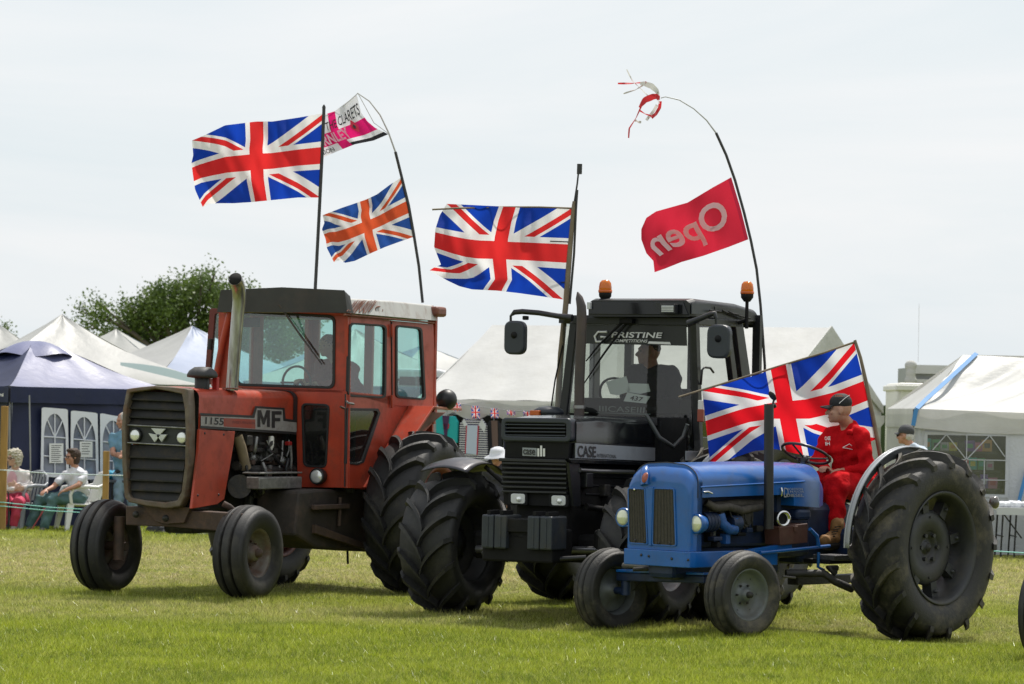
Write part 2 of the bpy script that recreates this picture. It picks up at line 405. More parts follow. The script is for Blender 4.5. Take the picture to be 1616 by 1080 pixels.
# ------------------------------------------------------------------ the tractors' standing places
BL = Frame(1.486, 27.632, 46.5)
MFR = Frame(-3.277, 31.417, 65)
CS = Frame(.467, 29.26, 62)
DIPS = [(BL, .28-.28, .71, .0), (BL, 0, -.78, -.045), (BL, -2.03, 1.16, -.105), (BL, -2.03, -1.16, -.1), (MFR, 0, .81, 0), (MFR, 0, -.82, -.005), (MFR, -2.75, 1.25, -.054), (MFR, -2.75, -1.1, -.04),
        (CS, 0, .95, .02), (CS, 0, -1.06, -.006), (CS, -2.75, -1.2, -.03), (CS, -2.75, .85, .0)]
DP = np.array([list(f.W(u, v, 0)[:2])+[z] for f, u, v, z in DIPS])
def gz(x, y):
    x = np.asarray(x, float); y = np.asarray(y, float)
    w = np.exp(-((x[..., None]-DP[:, 0])**2+(y[..., None]-DP[:, 1])**2)/(2*.55**2))
    return (w*DP[:, 2]).sum(-1)/(w.sum(-1)+.12)+.005+.012*np.sin(x*1.3+1)*np.sin(y*.9)+.008*np.sin(x*3.1)*np.sin(y*2.3+2)
# ------------------------------------------------------------------ ground
def grass_mat(name, blade):
    M = bpy.data.materials.new(name); M.use_nodes = True; t = M.node_tree; n = t.nodes; l = t.links; b = n['Principled BSDF']
    b.inputs['Roughness'].default_value = .34 if blade else .95; b.inputs['Specular IOR Level'].default_value = .4 if blade else .1
    ge = n.new('ShaderNodeNewGeometry')
    def nz_(s, d, sx=(1, 1, 1)):
        mp = n.new('ShaderNodeMapping'); mp.inputs['Scale'].default_value = sx; l.new(ge.outputs['Position'], mp.inputs[0])
        z = n.new('ShaderNodeTexNoise'); z.inputs['Scale'].default_value = s; z.inputs['Detail'].default_value = d; z.inputs['Roughness'].default_value = .62; l.new(mp.outputs[0], z.inputs[0]); return z.outputs[0]
    def mr(s, a, c):
        r_ = n.new('ShaderNodeMapRange'); r_.inputs[1].default_value = a; r_.inputs[2].default_value = c; l.new(s, r_.inputs[0]); return r_.outputs[0]
    def mixc(f, a, c):
        m_ = n.new('ShaderNodeMix'); m_.data_type = 'RGBA'; l.new(f, m_.inputs[0]); l.new(a, m_.inputs[6])
        if hasattr(c, 'links'): l.new(c, m_.inputs[7])
        else: m_.inputs[7].default_value = (*c, 1)
        return m_.outputs[2]
    base = n.new('ShaderNodeRGB'); base.outputs[0].default_value = (.43, .53, .034, 1)
    c = mixc(mr(nz_(1.1, 5), .38, .62), base.outputs[0], (.21, .31, .02))
    c = mixc(mr(nz_(14, 3), .4, .7), c, (.58, .62, .09))
    # worn, straw coloured bands across the ring (they keep to the mown middle, y 30..42 m)
    sp = n.new('ShaderNodeSeparateXYZ'); l.new(ge.outputs['Position'], sp.inputs[0]); y = X(t, sp.outputs[1])
    def bump_(y0, w): 
        d = ((y-y0)*(1./w)).abs(); return X(t, mr((d*-1.+1.).o, 0., .6))
    band = bump_(38.5, 8.0).max(bump_(29.4, 2.1)*.6)
    f = X(t, mr(nz_(.55, 6, (1, 1.6, 1)), .22, .5))*band
    fine = X(t, mr(nz_(9, 5, (1, .5, 1)), .3, .62))
    c = mixc((f*fine*.85).o, c, (.85, .72, .42))
    if blade:
        at = n.new('ShaderNodeAttribute'); at.attribute_name = 'tone'
        c = mixc(mr(at.outputs['Fac'], .84, 1.), c, (.54, .55, .18))
        c2 = n.new('ShaderNodeMix'); c2.data_type = 'RGBA'; c2.blend_type = 'MULTIPLY'; c2.inputs[0].default_value = 1; l.new(c, c2.inputs[6])
        g = mr(at.outputs['Fac'], -.45, .9); cc = n.new('ShaderNodeCombineColor'); [l.new(g, cc.inputs[i]) for i in range(3)]; l.new(cc.outputs[0], c2.inputs[7]); c = c2.outputs[2]
    else:
        c2 = n.new('ShaderNodeMix'); c2.data_type = 'RGBA'; c2.blend_type = 'MULTIPLY'; c2.inputs[0].default_value = 1; l.new(c, c2.inputs[6])
        g = X(t, mr(nz_(55, 5), .15, .8)); g = (g*.82).o; cc = n.new('ShaderNodeCombineColor'); [l.new(g, cc.inputs[i]) for i in range(3)]; l.new(cc.outputs[0], c2.inputs[7]); c = c2.outputs[2]
        bp = n.new('ShaderNodeBump'); bp.inputs['Strength'].default_value = 1; bp.inputs['Distance'].default_value = .04; l.new(nz_(60, 5), bp.inputs['Height']); l.new(bp.outputs[0], b.inputs['Normal'])
    l.new(c, b.inputs['Base Color'])
    if blade:
        tr = n.new('ShaderNodeBsdfTranslucent'); l.new(c, tr.inputs[0]); ms = n.new('ShaderNodeMixShader'); ms.inputs[0].default_value = .45
        l.new(b.outputs[0], ms.inputs[1]); l.new(tr.outputs[0], ms.inputs[2]); l.new(ms.outputs[0], n['Material Output'].inputs[0])
    return M
xs = np.concatenate([np.linspace(-900, -14, 12), np.linspace(-12, 12, 97), np.linspace(14, 900, 12)])
ys = np.concatenate([np.linspace(-300, 18, 8), np.linspace(20, 52, 129), np.linspace(56, 1500, 12)])
XX, YY = np.meshgrid(xs, ys, indexing='ij'); near = np.exp(-np.maximum(0, np.abs(XX)-10)/3)*np.exp(-np.maximum(0, np.abs(YY-35)-16)/4)
ZZ = gz(XX, YY)*near
mb = MB(); mb.add(np.stack([XX, YY, ZZ], -1).reshape(-1, 3), [(i*len(ys)+j, (i+1)*len(ys)+j, (i+1)*len(ys)+j+1, i*len(ys)+j+1) for i in range(len(xs)-1) for j in range(len(ys)-1)], 0, True)
tag(mb.build('ground', grass_mat('turf', False)), 'mown show field of patchy green and straw coloured turf', kind='structure')
def blades():
    parts = []
    for (y0, y1, dens, hh, ww) in ((19.5, 24, 5600, .046, .0058), (24, 28, 3900, .048, .0063), (28, 33, 2400, .042, .007), (33, 40, 1300, .034, .009), (40, 48.5, 1100, .06, .012)):
        hw = lambda y: y*.165+3.2
        A = (y1-y0)*2*hw((y0+y1)/2); n = int(A*dens)
        y = rng.uniform(y0, y1, n); x = rng.uniform(-1, 1, n)*hw(y)
        cl = .5+.5*np.sin(x*2.7+np.sin(y*1.9)*2)*np.sin(y*3.3+np.sin(x*2.1)*2)
        h = hh*(.45+.55*rng.random(n))*(.7+.6*cl)
        tall = rng.random(n) > .996; h = np.where(tall, h*1.8, h)
        z = gz(x, y); an = rng.uniform(0, math.pi, n); w = ww*(.6+.8*rng.random(n))
        lx = rng.normal(0, .6, n)*h; ly = rng.normal(0, .6, n)*h
        dx, dy = np.cos(an)*w/2, np.sin(an)*w/2
        v = np.stack([np.stack([x-dx, y-dy, z-.004], -1), np.stack([x+dx, y+dy, z-.004], -1), np.stack([x+lx, y+ly, z+h], -1)], 1)
        parts.append((v, rng.random(n)))
    for (dx_, dy_, dz_), rr_ in zip(DP, (.2, .35, .38, .38, .3, .3, .5, .5, .45, .45, .5, .5)):      # longer tufts pushed up round the wheels
        n = 1500; y = dy_+rng.normal(0, rr_*.8, n); x = dx_+rng.normal(0, rr_*.8, n); h = .05*(.6+.9*rng.random(n)); z = gz(x, y); an = rng.uniform(0, math.pi, n); w = .006
        lx = rng.normal(0, .4, n)*h; ly = rng.normal(0, .4, n)*h; dx, dy = np.cos(an)*w/2, np.sin(an)*w/2
        parts.append((np.stack([np.stack([x-dx, y-dy, z-.004], -1), np.stack([x+dx, y+dy, z-.004], -1), np.stack([x+lx, y+ly, z+h], -1)], 1), rng.random(n)))
    v = np.concatenate([p[0] for p in parts]).reshape(-1, 3).astype(np.float32); tone = np.concatenate([p[1] for p in parts])
    n = len(tone); me = bpy.data.meshes.new('grass'); me.vertices.add(3*n); me.vertices.foreach_set('co', v.ravel())
    me.loops.add(3*n); me.loops.foreach_set('vertex_index', np.arange(3*n, dtype=np.int32)); me.polygons.add(n)
    me.polygons.foreach_set('loop_start', np.arange(0, 3*n, 3, dtype=np.int32)); me.polygons.foreach_set('loop_total', np.full(n, 3, dtype=np.int32)); me.update(calc_edges=True)
    at = me.attributes.new('tone', 'FLOAT', 'FACE'); at.data.foreach_set('value', tone.astype(np.float32))
    me.materials.append(grass_mat('grass_blade', True)); o = bpy.data.objects.new('grass', me); C.objects.link(o)
    tag(o, 'short mown grass blades with pale seed stalks over the ring', 'grass', kind='stuff'); print('blades', n)
blades()
# ------------------------------------------------------------------ tents
def wpt(px, py, Y): return atY(px, py, Y)
def seam_mesh(a, b, r, mb): mb.tube([a, b], r, 5)
def pyramid(apex, w, rz, eave, top, materials, label, group=None, name='gazebo', sag=.35, side=None):
    """a pop-up gazebo: four roof panels with sagging hips, four valances, four legs"""
    x, y = apex; root = empty(name, (x, y, 0), rz, label, 'gazebo', group)
    h = w/2; cs = [(-h, -h), (h, -h), (h, h), (-h, h)]
    def hip(t): return eave+(top-eave)*((1-sag)*(1-t)+sag*(1-t)**2.4)
    for k in range(4):
        a, b = np.array(cs[k]), np.array(cs[(k+1) % 4])
        def f(s, t, a=a, b=b):
            q = a*(1-t)+b*t; r_ = q*s; z = hip(s)-.05*math.sin(math.pi*t)*s+.012*math.sin(9*s+14*t)
            return (r_[0], r_[1], z)
        mb = MB(); mb.grid(f, 12, 10); mb.build('roof_panel', materials[k % len(materials)], root)
        mb = MB(); d = (b-a)/w; nrm = np.array([d[1], -d[0]])
        mb.grid(lambda s, t: (*(a*(1-t)+b*t+nrm*(.02+.015*math.sin(t*31+s*2))), eave-.24*s-(.02 if 0 else 0)-.05*math.sin(math.pi*t)), 3, 30)
        mb.build('valance', materials[-1], root)
        mb = MB(); mb.box((a[0]*.98, a[1]*.98, eave/2), (.04, .04, eave)); mb.build('leg', STEEL, root)
    return root
G1 = 'white peaked gazebos behind the navy one'
TOWN = empty  # alias kept short
def place(px, Y): return ((px-CX)/F_PX*Y/1.0, Y)
def topz(px, py, Y): return float(atY(px, py, Y)[2])
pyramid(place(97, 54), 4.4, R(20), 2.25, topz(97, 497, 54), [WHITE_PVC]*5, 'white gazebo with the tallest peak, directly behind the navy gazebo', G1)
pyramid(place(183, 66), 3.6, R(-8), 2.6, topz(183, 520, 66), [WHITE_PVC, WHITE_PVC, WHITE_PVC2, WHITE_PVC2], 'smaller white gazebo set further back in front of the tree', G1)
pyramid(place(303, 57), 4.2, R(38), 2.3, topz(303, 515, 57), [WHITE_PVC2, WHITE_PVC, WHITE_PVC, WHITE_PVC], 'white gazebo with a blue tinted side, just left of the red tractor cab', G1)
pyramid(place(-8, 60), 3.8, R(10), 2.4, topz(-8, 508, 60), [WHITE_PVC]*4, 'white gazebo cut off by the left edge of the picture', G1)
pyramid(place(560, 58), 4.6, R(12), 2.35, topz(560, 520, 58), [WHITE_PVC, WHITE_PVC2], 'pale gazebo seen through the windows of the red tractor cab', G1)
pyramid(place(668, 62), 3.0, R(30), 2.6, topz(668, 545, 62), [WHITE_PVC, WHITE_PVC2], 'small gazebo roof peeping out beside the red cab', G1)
# gutter between gazebos
mb = MB(); mb.grid(lambda s, t: V3(atY(190+150*t, 572+36*t+5*s-8*math.sin(math.pi*t)*(1-s), 52.5-1.0*s)), 3, 12); tag(mb.build('rain_gutter', mat('green_sheet', (.16, .24, .24), .4, trans=.3)), 'grey green sheet slung as a gutter between two white gazebos', 'gutter')
# navy gazebo, seen onto its near corner
def navy_gazebo():
    Y0 = 47.2; cx_, = [ (17-CX)/F_PX*Y0 ]; root = empty('gazebo', (cx_, Y0, 0), R(44), 'navy blue gazebo with arched window wall behind the seated women', 'gazebo')
    W_ = 3.0; ev = topz(17, 610, Y0); tp = topz(35, 538, Y0+2.1)
    A = lambda x, y, z: (x, y, z)      # near corner at the origin, x along the right hand wall, y along the left hand wall
    c = (W_/2, W_/2); crn = [(0, 0), (W_, 0), (W_, W_), (0, W_)]
    for k in range(4):
        a, b = np.array(crn[k], float), np.array(crn[(k+1) % 4], float)
        def f(s, t):
            e = a*(1-t)+b*t; top_ = np.array(c)+(e-np.array(c))*.16; q = e*s+top_*(1-s)
            return (q[0], q[1], ev+(tp-.08-ev)*(1-s)**1.15-.04*math.sin(math.pi*t)*s+.012*math.sin(t*20+s*7))
        mb = MB(); mb.grid(f, 12, 12); mb.build('roof_panel', NAVY_SHEEN if k != 3 else NAVY, root)  # left slope keeps the dark navy as its shaded side, painted in
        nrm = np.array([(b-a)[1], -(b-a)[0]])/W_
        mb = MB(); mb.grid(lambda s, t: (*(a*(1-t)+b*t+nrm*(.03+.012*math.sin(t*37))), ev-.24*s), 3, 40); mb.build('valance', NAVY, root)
        mb = MB(); mb.box((a[0]*.97+c[0]*.03, a[1]*.97+c[1]*.03, ev/2), (.05, .05, ev)); mb.build('leg', STEEL, root)
    # vent cap
    mb = MB(); mb.grid(lambda s, t: (c[0]+.62*s*math.cos(2*math.pi*t)*1.0, c[1]+.62*s*math.sin(2*math.pi*t), tp+.0-.22*s**2.2+.03*s*math.sin(8*math.pi*t+1)), 6, 32); mb.build('vent_cap', NAVY_SHEEN, root)
    # right wall with the white window panel hung on it
    def wall(s, t): return (t*W_, .04+.02*math.sin(t*17)+.02*math.sin(s*9+t*4), .02+(ev-.2)*(1-s))
    mb = MB(); mb.grid(wall, 14, 40); mb.build('side_wall', NAVY, root)
    mb = MB(); mb.grid(lambda s, t: (.04+.02*math.sin(t*15+s*5), t*W_, .02+(ev-.2)*(1-s)), 14, 30); mb.build('side_wall', NAVY, root)
    inv = wm(root).inverted()
    def on(px, py, off=0.):       # sight line met with the right wall
        d = ray(px, py); o_ = inv@V3(CAM); e = inv@V3(CAM+d)-o_; t = (-.03-off-o_.y)/e.y; return o_+e*t
    WIN = [((66, 643), (107, 646), (109, 755), (64, 752)), ((112, 648), (154, 652), (156, 758), (111, 755)), ((158, 652), (200, 660), (200, 760), (158, 758))]
    WN = mat('window_fabric', (.72, .74, .80), .6, bump=.3, bscale=12); GL = glass('clear_pvc', (.55, .6, .78), .14, .08, .42, (.48, .52, .64))  # strong diffuse haze in the panes paints in their brightness
    for q in WIN:
        TL, TR, BR, BL_ = [np.array(a, float) for a in q]
        g = lambda x, y: (TL*(1-x)+TR*x)*(1-y)+(BL_*(1-x)+BR*x)*y
        n = 28; arch = []
        for i in range(n):       # arched opening
            an = math.pi*i/(n-1); arch.append((.5-.4*math.cos(an), .42-.34*math.sin(an)))
        inner = [(.1, .94)]+arch+[(.9, .94)]
        def edge_(p):
            dx, dy = p[0]-.5, p[1]-.5; k = .5/max(abs(dx), abs(dy)); return (.5+dx*k, .5+dy*k)
        outer = [edge_(p) for p in inner]; outer[0] = (0, 1); outer[-1] = (1, 1)
        mb = MB(); o3 = [on(*g(*p)) for p in outer]; i3 = [on(*g(*p)) for p in inner]; mb.ring(o3, i3, V3(on(*g(.5, .5), .02))-V3(on(*g(.5, .5))))
        fr = mb.build('window', WN, root)
        mb = MB(); mb.add([V3(on(*g(*p)))+Vector((0, .014, 0)) for p in inner], [tuple(range(len(inner)))]); mb.build('pane', GL, fr)
        for a, b in [((.5, .08), (.5, .94)), ((.1, .42), (.9, .42)), ((.5, .42), (.2, .16)), ((.5, .42), (.8, .16)), ((.1, .7), (.9, .7))]:
            mb = MB(); mb.tube([on(*g(*a), .006), on(*g(*b), .006)], .011, 5); mb.build('mullion', WN, fr)
    # things for sale seen through the window: coloured boxes behind it
    return root, on
NG, NGon = navy_gazebo()
# posters taped in the window
PAPER = mat('paper', (.74, .75, .74), .7); INK = mat('ink', (.05, .05, .06), .7)
for k, (x0, y0, x1, y1) in enumerate([(78, 700, 100, 731), (126, 697, 146, 722)]):
    r = empty('poster', wm(NG)@NGon((x0+x1)/2, y1, .03), 0, ['white price list taped in the left window of the navy gazebo', 'small white notice hanging in the middle window of the navy gazebo'][k], 'poster')
    M_ = wm(NG); P = [M_@NGon(x, y, .03) for x, y in ((x0, y0), (x1, y0), (x1, y1), (x0, y1))]; off = (M_.to_3x3()@Vector((0, .004, 0)))
    mb = MB(); mb.prism(P, off); adopt(mb.build('sheet', PAPER), r)
    mb = MB()
    for i in range(9 if k == 0 else 5):
        y = y0+3+i*(3.1 if k == 0 else 4); a = M_@NGon(x0+3, y, .033); b = M_@NGon(x1-3-(i*7 % 5), y, .033); c = M_@NGon(x1-3-(i*7 % 5), y+1.0, .033); d = M_@NGon(x0+3, y+1.0, .033)
        mb.add([a, b, c, d], [(0, 1, 2, 3)])
    adopt(mb.build('printed_line', INK), r)
for k, (px, py, wz, hz, c, lb) in enumerate([(85, 742, .3, .3, (.3, .2, .1), 'brown box seen through the left gazebo window'), (140, 748, .35, .25, (.03, .04, .3), 'blue box seen through the middle gazebo window'),
        (138, 668, .3, .3, (.12, .2, .03), 'green garment hanging inside the navy gazebo'), (182, 672, .3, .25, (.1, .04, .25), 'purple garment hanging inside the navy gazebo')]):
    P = wm(NG)@(NGon(px, py, 0)+Vector((0, .8, 0))); mb = MB(); mb.box((0, 0, 0), (wz, .2, hz)); mb.box((0, -.01, hz*.52), (wz*.7, .16, hz*.1))
    o = mb.build(['carton', 'carton', 'garment', 'garment'][k], mat('stallgood%d' % k, c, .7, var=.4, vscale=8), None, .02); o.location = P; o.rotation_euler.z = R(44); tag(o, lb, ['box', 'box', 'garment', 'garment'][k])
# word on the navy valance
w_ = writing('lettering', 'nal', [(0, 620), (5.4, 620.6), (5.4, 626), (0, 625.4)], lambda x, y: (lambda d: V3(CAM+d*((46.9)/d[1])))(ray(x, y)), mat('white_print', (.75, .75, .75), .6), None, .02)
adopt(w_, NG)
# guy rope pole before the gazebo
mb = MB(); mb.tube([atY(46.5, 624, 46.8), atY(48, 720, 46.8), atY(48.5, 836, 46.8)], .012, 6); tag(mb.build('tent_pole', STEEL), 'thin grey pole standing at the corner of the navy gazebo', 'pole')
# marquee behind the black tractor
def marquee():
    Y0 = 50.; a = R(24); ox = (1215-CX)/F_PX*Y0
    root = empty('marquee', (ox, Y0, 0), 0, 'long white marquee with gable end behind the black tractor', 'marquee')
    dl = np.array([-math.cos(a), math.sin(a), 0]); dg = np.array([math.sin(a), math.cos(a), 0]); up = np.array([0, 0, 1.])
    ev = topz(1215, 640, Y0); o = np.array([ox, Y0, 0])
    Lm = 6.15; Wg = 5.9
    rd = topz(1339, 518, Y0+dg[1]*Wg/2)
    P = lambda l, g, z: o+dl*l+dg*g+up*z
    def roof(g0, g1):
        def f(s, t):
            g = g0+(g1-g0)*s; z = rd+(ev-rd)*s
            return P(t*Lm, g, z-.04*math.sin(math.pi*s)+.012*math.sin(t*40+6*s)*s)
        return f
    for g0, g1 in ((Wg/2, 0), (Wg/2, Wg)):
        mb = MB(); mb.grid(roof(g0, g1), 12, 60); adopt(mb.build('roof_panel', MARQ), root)
    # scalloped valance along the front
    def val(s, t):
        sc_ = abs(math.sin(math.pi*t*9)); return P(t*Lm, -.03-.02*math.sin(t*30), ev-s*(.2+.13*sc_))
    mb = MB(); mb.grid(val, 3, 120); adopt(mb.build('valance', MARQ), root)
    # gable wall panels, their trusses and the broad band under the roof edge
    for l in (0, Lm):
        mb = MB(); mb.prism([P(l, 0, 0), P(l, Wg, 0), P(l, Wg, ev), P(l, Wg/2, rd-.05), P(l, 0, ev)], dl*.02); adopt(mb.build('gable_wall', MARQ), root)
    for g0 in (0, Wg):
        mb = MB(); d = P(-.05, Wg/2, rd)-P(-.05, g0, ev); mb.prism([P(-.05, g0, ev-.08), P(-.05, g0, ev+.05), P(-.05, Wg/2, rd+.03), P(-.05, Wg/2, rd-.36)], dl*.03); adopt(mb.build('gable_band', MARQ), root)
    def gv(s, t): return P(-.07, Wg*t, ev-.12-s*(.12+.1*abs(math.sin(math.pi*t*8))))
    mb = MB(); mb.grid(gv, 2, 100); adopt(mb.build('valance', MARQ), root)
    for g in (1.5, 3.0, 4.5):
        mb = MB(); mb.tube([P(-.06, g, .05), P(-.06, g, ev-.1)], .012, 5); adopt(mb.build('wall_seam', STEEL), root)
    mb = MB(); mb.prism([P(0, Wg, 0), P(Lm, Wg, 0), P(Lm, Wg, ev), P(0, Wg, ev)], dg*.02); adopt(mb.build('back_wall', MARQ), root)
    for k in range(5):
        mb = MB(); mb.tube([P(.05+(Lm-.1)*k/4, .05, 0), P(.05+(Lm-.1)*k/4, .05, ev)], .025, 6); adopt(mb.build('leg', STEEL), root)
    mb = MB(); mb.prism([P(.2, 1.2, .0), P(Lm-.1, 1.2, 0), P(Lm-.1, 1.2, ev-.1), P(.2, 1.2, ev-.1)], dg*.03); adopt(mb.build('shade_sheet', DARKIN), root)  # dark sheet stands in for the shade deep in the stall
    return P, Lm, ev
MQ, MQL, MQE = marquee()
def mqpt(px, py, g):         # sight line met with the marquee's upright plane at depth g behind its front
    n_ = np.array([math.sin(R(24)), math.cos(R(24)), 0]); d = ray(px, py); P0 = MQ(0, g, 0); t = ((P0-CAM)@n_)/(d@n_); return CAM+d*t
# right hand white tent with blue straps
def right_tent():
    Y0 = 44.5; P = lambda x, y, z: np.array([x, y, z]); w = lambda px, py, dy=0: atY(px, py, Y0+dy)
    x0 = w(1443, 645)[0]; ev = w(1443, 645)[2]; x1 = x0+4.2; D = 3.2
    root = empty('party_tent', (x0, Y0, 0), 0, 'white party tent with blue corner straps and window wall at the right', 'tent')
    rx = w(1520, 560, D/2)[0]; rz = w(1520, 560, D/2)[2]; tl = .025
    def front(s, t):
        a = P(x0+(x1-x0)*t, Y0, ev-tl*0-(x1-x0)*t*.02); b = P(rx+(x1-rx)*t, Y0+D/2, rz-(x1-rx)*t*.02)
        q = a*(1-s)+b*s; q[2] += -.07*math.sin(math.pi*s)+.05*math.sin(11*t-5*s)*math.sin(math.pi*s)+.03*math.sin(27*t-11*s+1)*math.sin(math.pi*s)+.012*math.sin(61*t-19*s)*math.sin(math.pi*s); return q
    mb = MB(); mb.grid(front, 24, 60); adopt(mb.build('roof_panel', MARQ), root)
    def back(s, t):
        a = P(x0+(x1-x0)*t, Y0+D, ev); b = P(rx+(x1-rx)*t, Y0+D/2, rz); return a*(1-s)+b*s
    mb = MB(); mb.grid(back, 4, 8); adopt(mb.build('roof_panel', MARQ), root)
    def hipf(s, t):
        a = P(x0, Y0+D*t, ev); b = P(rx, Y0+D/2, rz); q = a*(1-s)+b*s; q[2] -= .05*math.sin(math.pi*s); return q
    mb = MB(); mb.grid(hipf, 8, 8); adopt(mb.build('roof_panel', MARQ), root)
    def val(s, t): return P(x0+(x1-x0)*t, Y0-.03-.02*math.sin(t*23)-.03*s*math.sin(9*t+1), ev-.0-(x1-x0)*t*.02-.27*s-.04*math.sin(math.pi*t*2)*s)
    mb = MB(); mb.grid(val, 4, 60); adopt(mb.build('valance', MARQ), root)
    mb = MB(); mb.grid(lambda s, t: P(x0-.02, Y0+D*t, ev-.27*s), 2, 10); adopt(mb.build('valance', MARQ), root)
    # walls: front wall built round the window opening
    px = lambda x: w(x, 700)[0]; wt, wb, wl, wr = w(1500, 684)[2], w(1500, 782)[2], px(1461), px(1590)
    lo, hi = .03, ev-.22
    for nm, (a, b, c, d) in {'a': (x0, wl, lo, hi), 'b': (wr, x1, lo, hi), 'c': (wl, wr, wt, hi), 'd': (wl, wr, lo, wb)}.items():
        mb = MB(); mb.grid(lambda s, t: P(a+(b-a)*t, Y0+.02+.01*math.sin(14*t+5*s), c+(d-c)*s), 6, 10); adopt(mb.build('wall_panel', mat('wall_pvc', (.50, .52, .56), .45, bump=.5, bscale=25, trans=.1)), root)
    mb = MB(); mb.prism([P(x0, Y0+D, lo), P(x1, Y0+D, lo), P(x1, Y0+D, hi), P(x0, Y0+D, hi)], (0, .02, 0)); adopt(mb.build('back_wall', MARQ), root)
    mb = MB(); mb.prism([P(x0, Y0, lo), P(x0, Y0+D, lo), P(x0, Y0+D, hi), P(x0, Y0, hi)], (.02, 0, 0)); adopt(mb.build('side_wall', MARQ), root)
    W_ = MB(); g = lambda x, y: P(wl+(wr-wl)*x, Y0-.0, wt+(wb-wt)*y)
    mb = MB(); o_ = [g(-.02, -.02), g(1.02, -.02), g(1.02, 1.02), g(-.02, 1.02)]; i_ = [g(.02, .03), g(.98, .03), g(.98, .97), g(.02, .97)]; mb.ring(o_, i_, (0, .03, 0)); win = adopt(mb.build('window', mat('wall_pvc', ())), root)
    mb = MB(); mb.add([g(.02, .03)+P(0, .012, 0), g(.98, .03)+P(0, .012, 0), g(.98, .97)+P(0, .012, 0), g(.02, .97)+P(0, .012, 0)], [(0, 1, 2, 3)]); adopt(mb.build('pane', glass('pvc_window', (.55, .58, .62), .1, .1, .06)), win)
    bars = [((.5, 0), (.5, 1)), ((0, .42), (1, .42)), ((.72, .42), (.72, 1)), ((.28, .42), (.28, 1)), ((0, .74), (1, .74)), ((.5, .42), (.25, .02)), ((.25, .02), (.03, .36)), ((.5, .42), (.78, .02)), ((.78, .02), (.97, .36))]
    for a, b in bars:
        mb = MB(); mb.beam(g(*a)-P(0, .004, 0), g(*b)-P(0, .004, 0), .012, .022, up=(0, 1, 0)); adopt(mb.build('mullion', mat('wall_pvc', ())), win)
    # straps
    for pts in ([(1541, 558), (1500, 596), (1462, 630), (1447, 645)], [(1446, 645), (1441, 672)]):
        mb = MB(); s_ = -.12
        P_ = [w(x, y, (D/2*(645-y)/85 if y < 645 else 0)-.045) for x, y in pts]
        for a, b in zip(P_, P_[1:]): mb.beam(a, b, .06, .012, up=(0, -.8, .5))
        adopt(mb.build('strap', TRIM_BLUE), root)
    mb = MB(); mb.beam(w(1606, 800, -.06), w(1621, 740, -.06), .05, .012, up=(0, 1, 0)); adopt(mb.build('strap', TRIM_BLUE), root)
    # stock seen through the window
    cols = [tuple(min(.8, q*2+.03) for q in c_) for c_ in [(.35, .03, .08), (.05, .25, .1), (.4, .35, .05), (.12, .05, .25), (.5, .2, .05), (.05, .3, .25), (.3, .3, .32), (.03, .03, .04), (.35, .1, .2)]]
    k = 0
    for row, (z0, dy) in enumerate(((wt-.16, 1.4), (wt-.42, 1.1), (wt-.68, .8))):
        for i in range(9):
            xx = wl+.08+i*(wr-wl-.1)/8.5; hh = random.uniform(.12, .2); mb = MB(); ww = random.uniform(.1, .14); mb.box((0, 0, hh/2), (ww, .1, hh)); mb.box((0, -.003, hh*.5), (ww*.6, .1, hh*.4), mi=1)
            c = cols[(i*5+row*2) % 9]; c2 = cols[(i*3+row+1) % 9]
            o = mb.build('toy_box', [mat('stock%d' % ((i*5+row*2) % 9), c, .6), mat('stock%d' % ((i*3+row+1) % 9), c2, .6)]); o.location = (xx, Y0+dy, z0-.1)
            tag(o, ['first', 'second', 'third', 'fourth', 'fifth', 'sixth', 'seventh', 'eighth', 'ninth'][i]+' box from the left on the '+['top', 'middle', 'bottom'][row]+' shelf seen through the party tent window', 'box', 'boxed goods on shelves inside the party tent')
        mb = MB(); mb.box(((wl+wr)/2+.0, Y0+dy, z0-.12), (wr-wl+.1, .3, .03)); tag(mb.build('display_shelf', mat('shelfdark', (.05, .05, .05), .6)), ['top', 'middle', 'bottom'][row]+' dark display shelf inside the party tent', 'shelf')
    mb = MB(); mb.prism([P(wl-.1, Y0+1.7, 0), P(wr+.6, Y0+1.7, 0), P(wr+.6, Y0+1.7, 2.0), P(wl-.1, Y0+1.7, 2.0)], (0, .02, 0)); adopt(mb.build('shade_sheet', DARKIN), root)  # dark sheet painting the shade behind the shelves
right_tent()
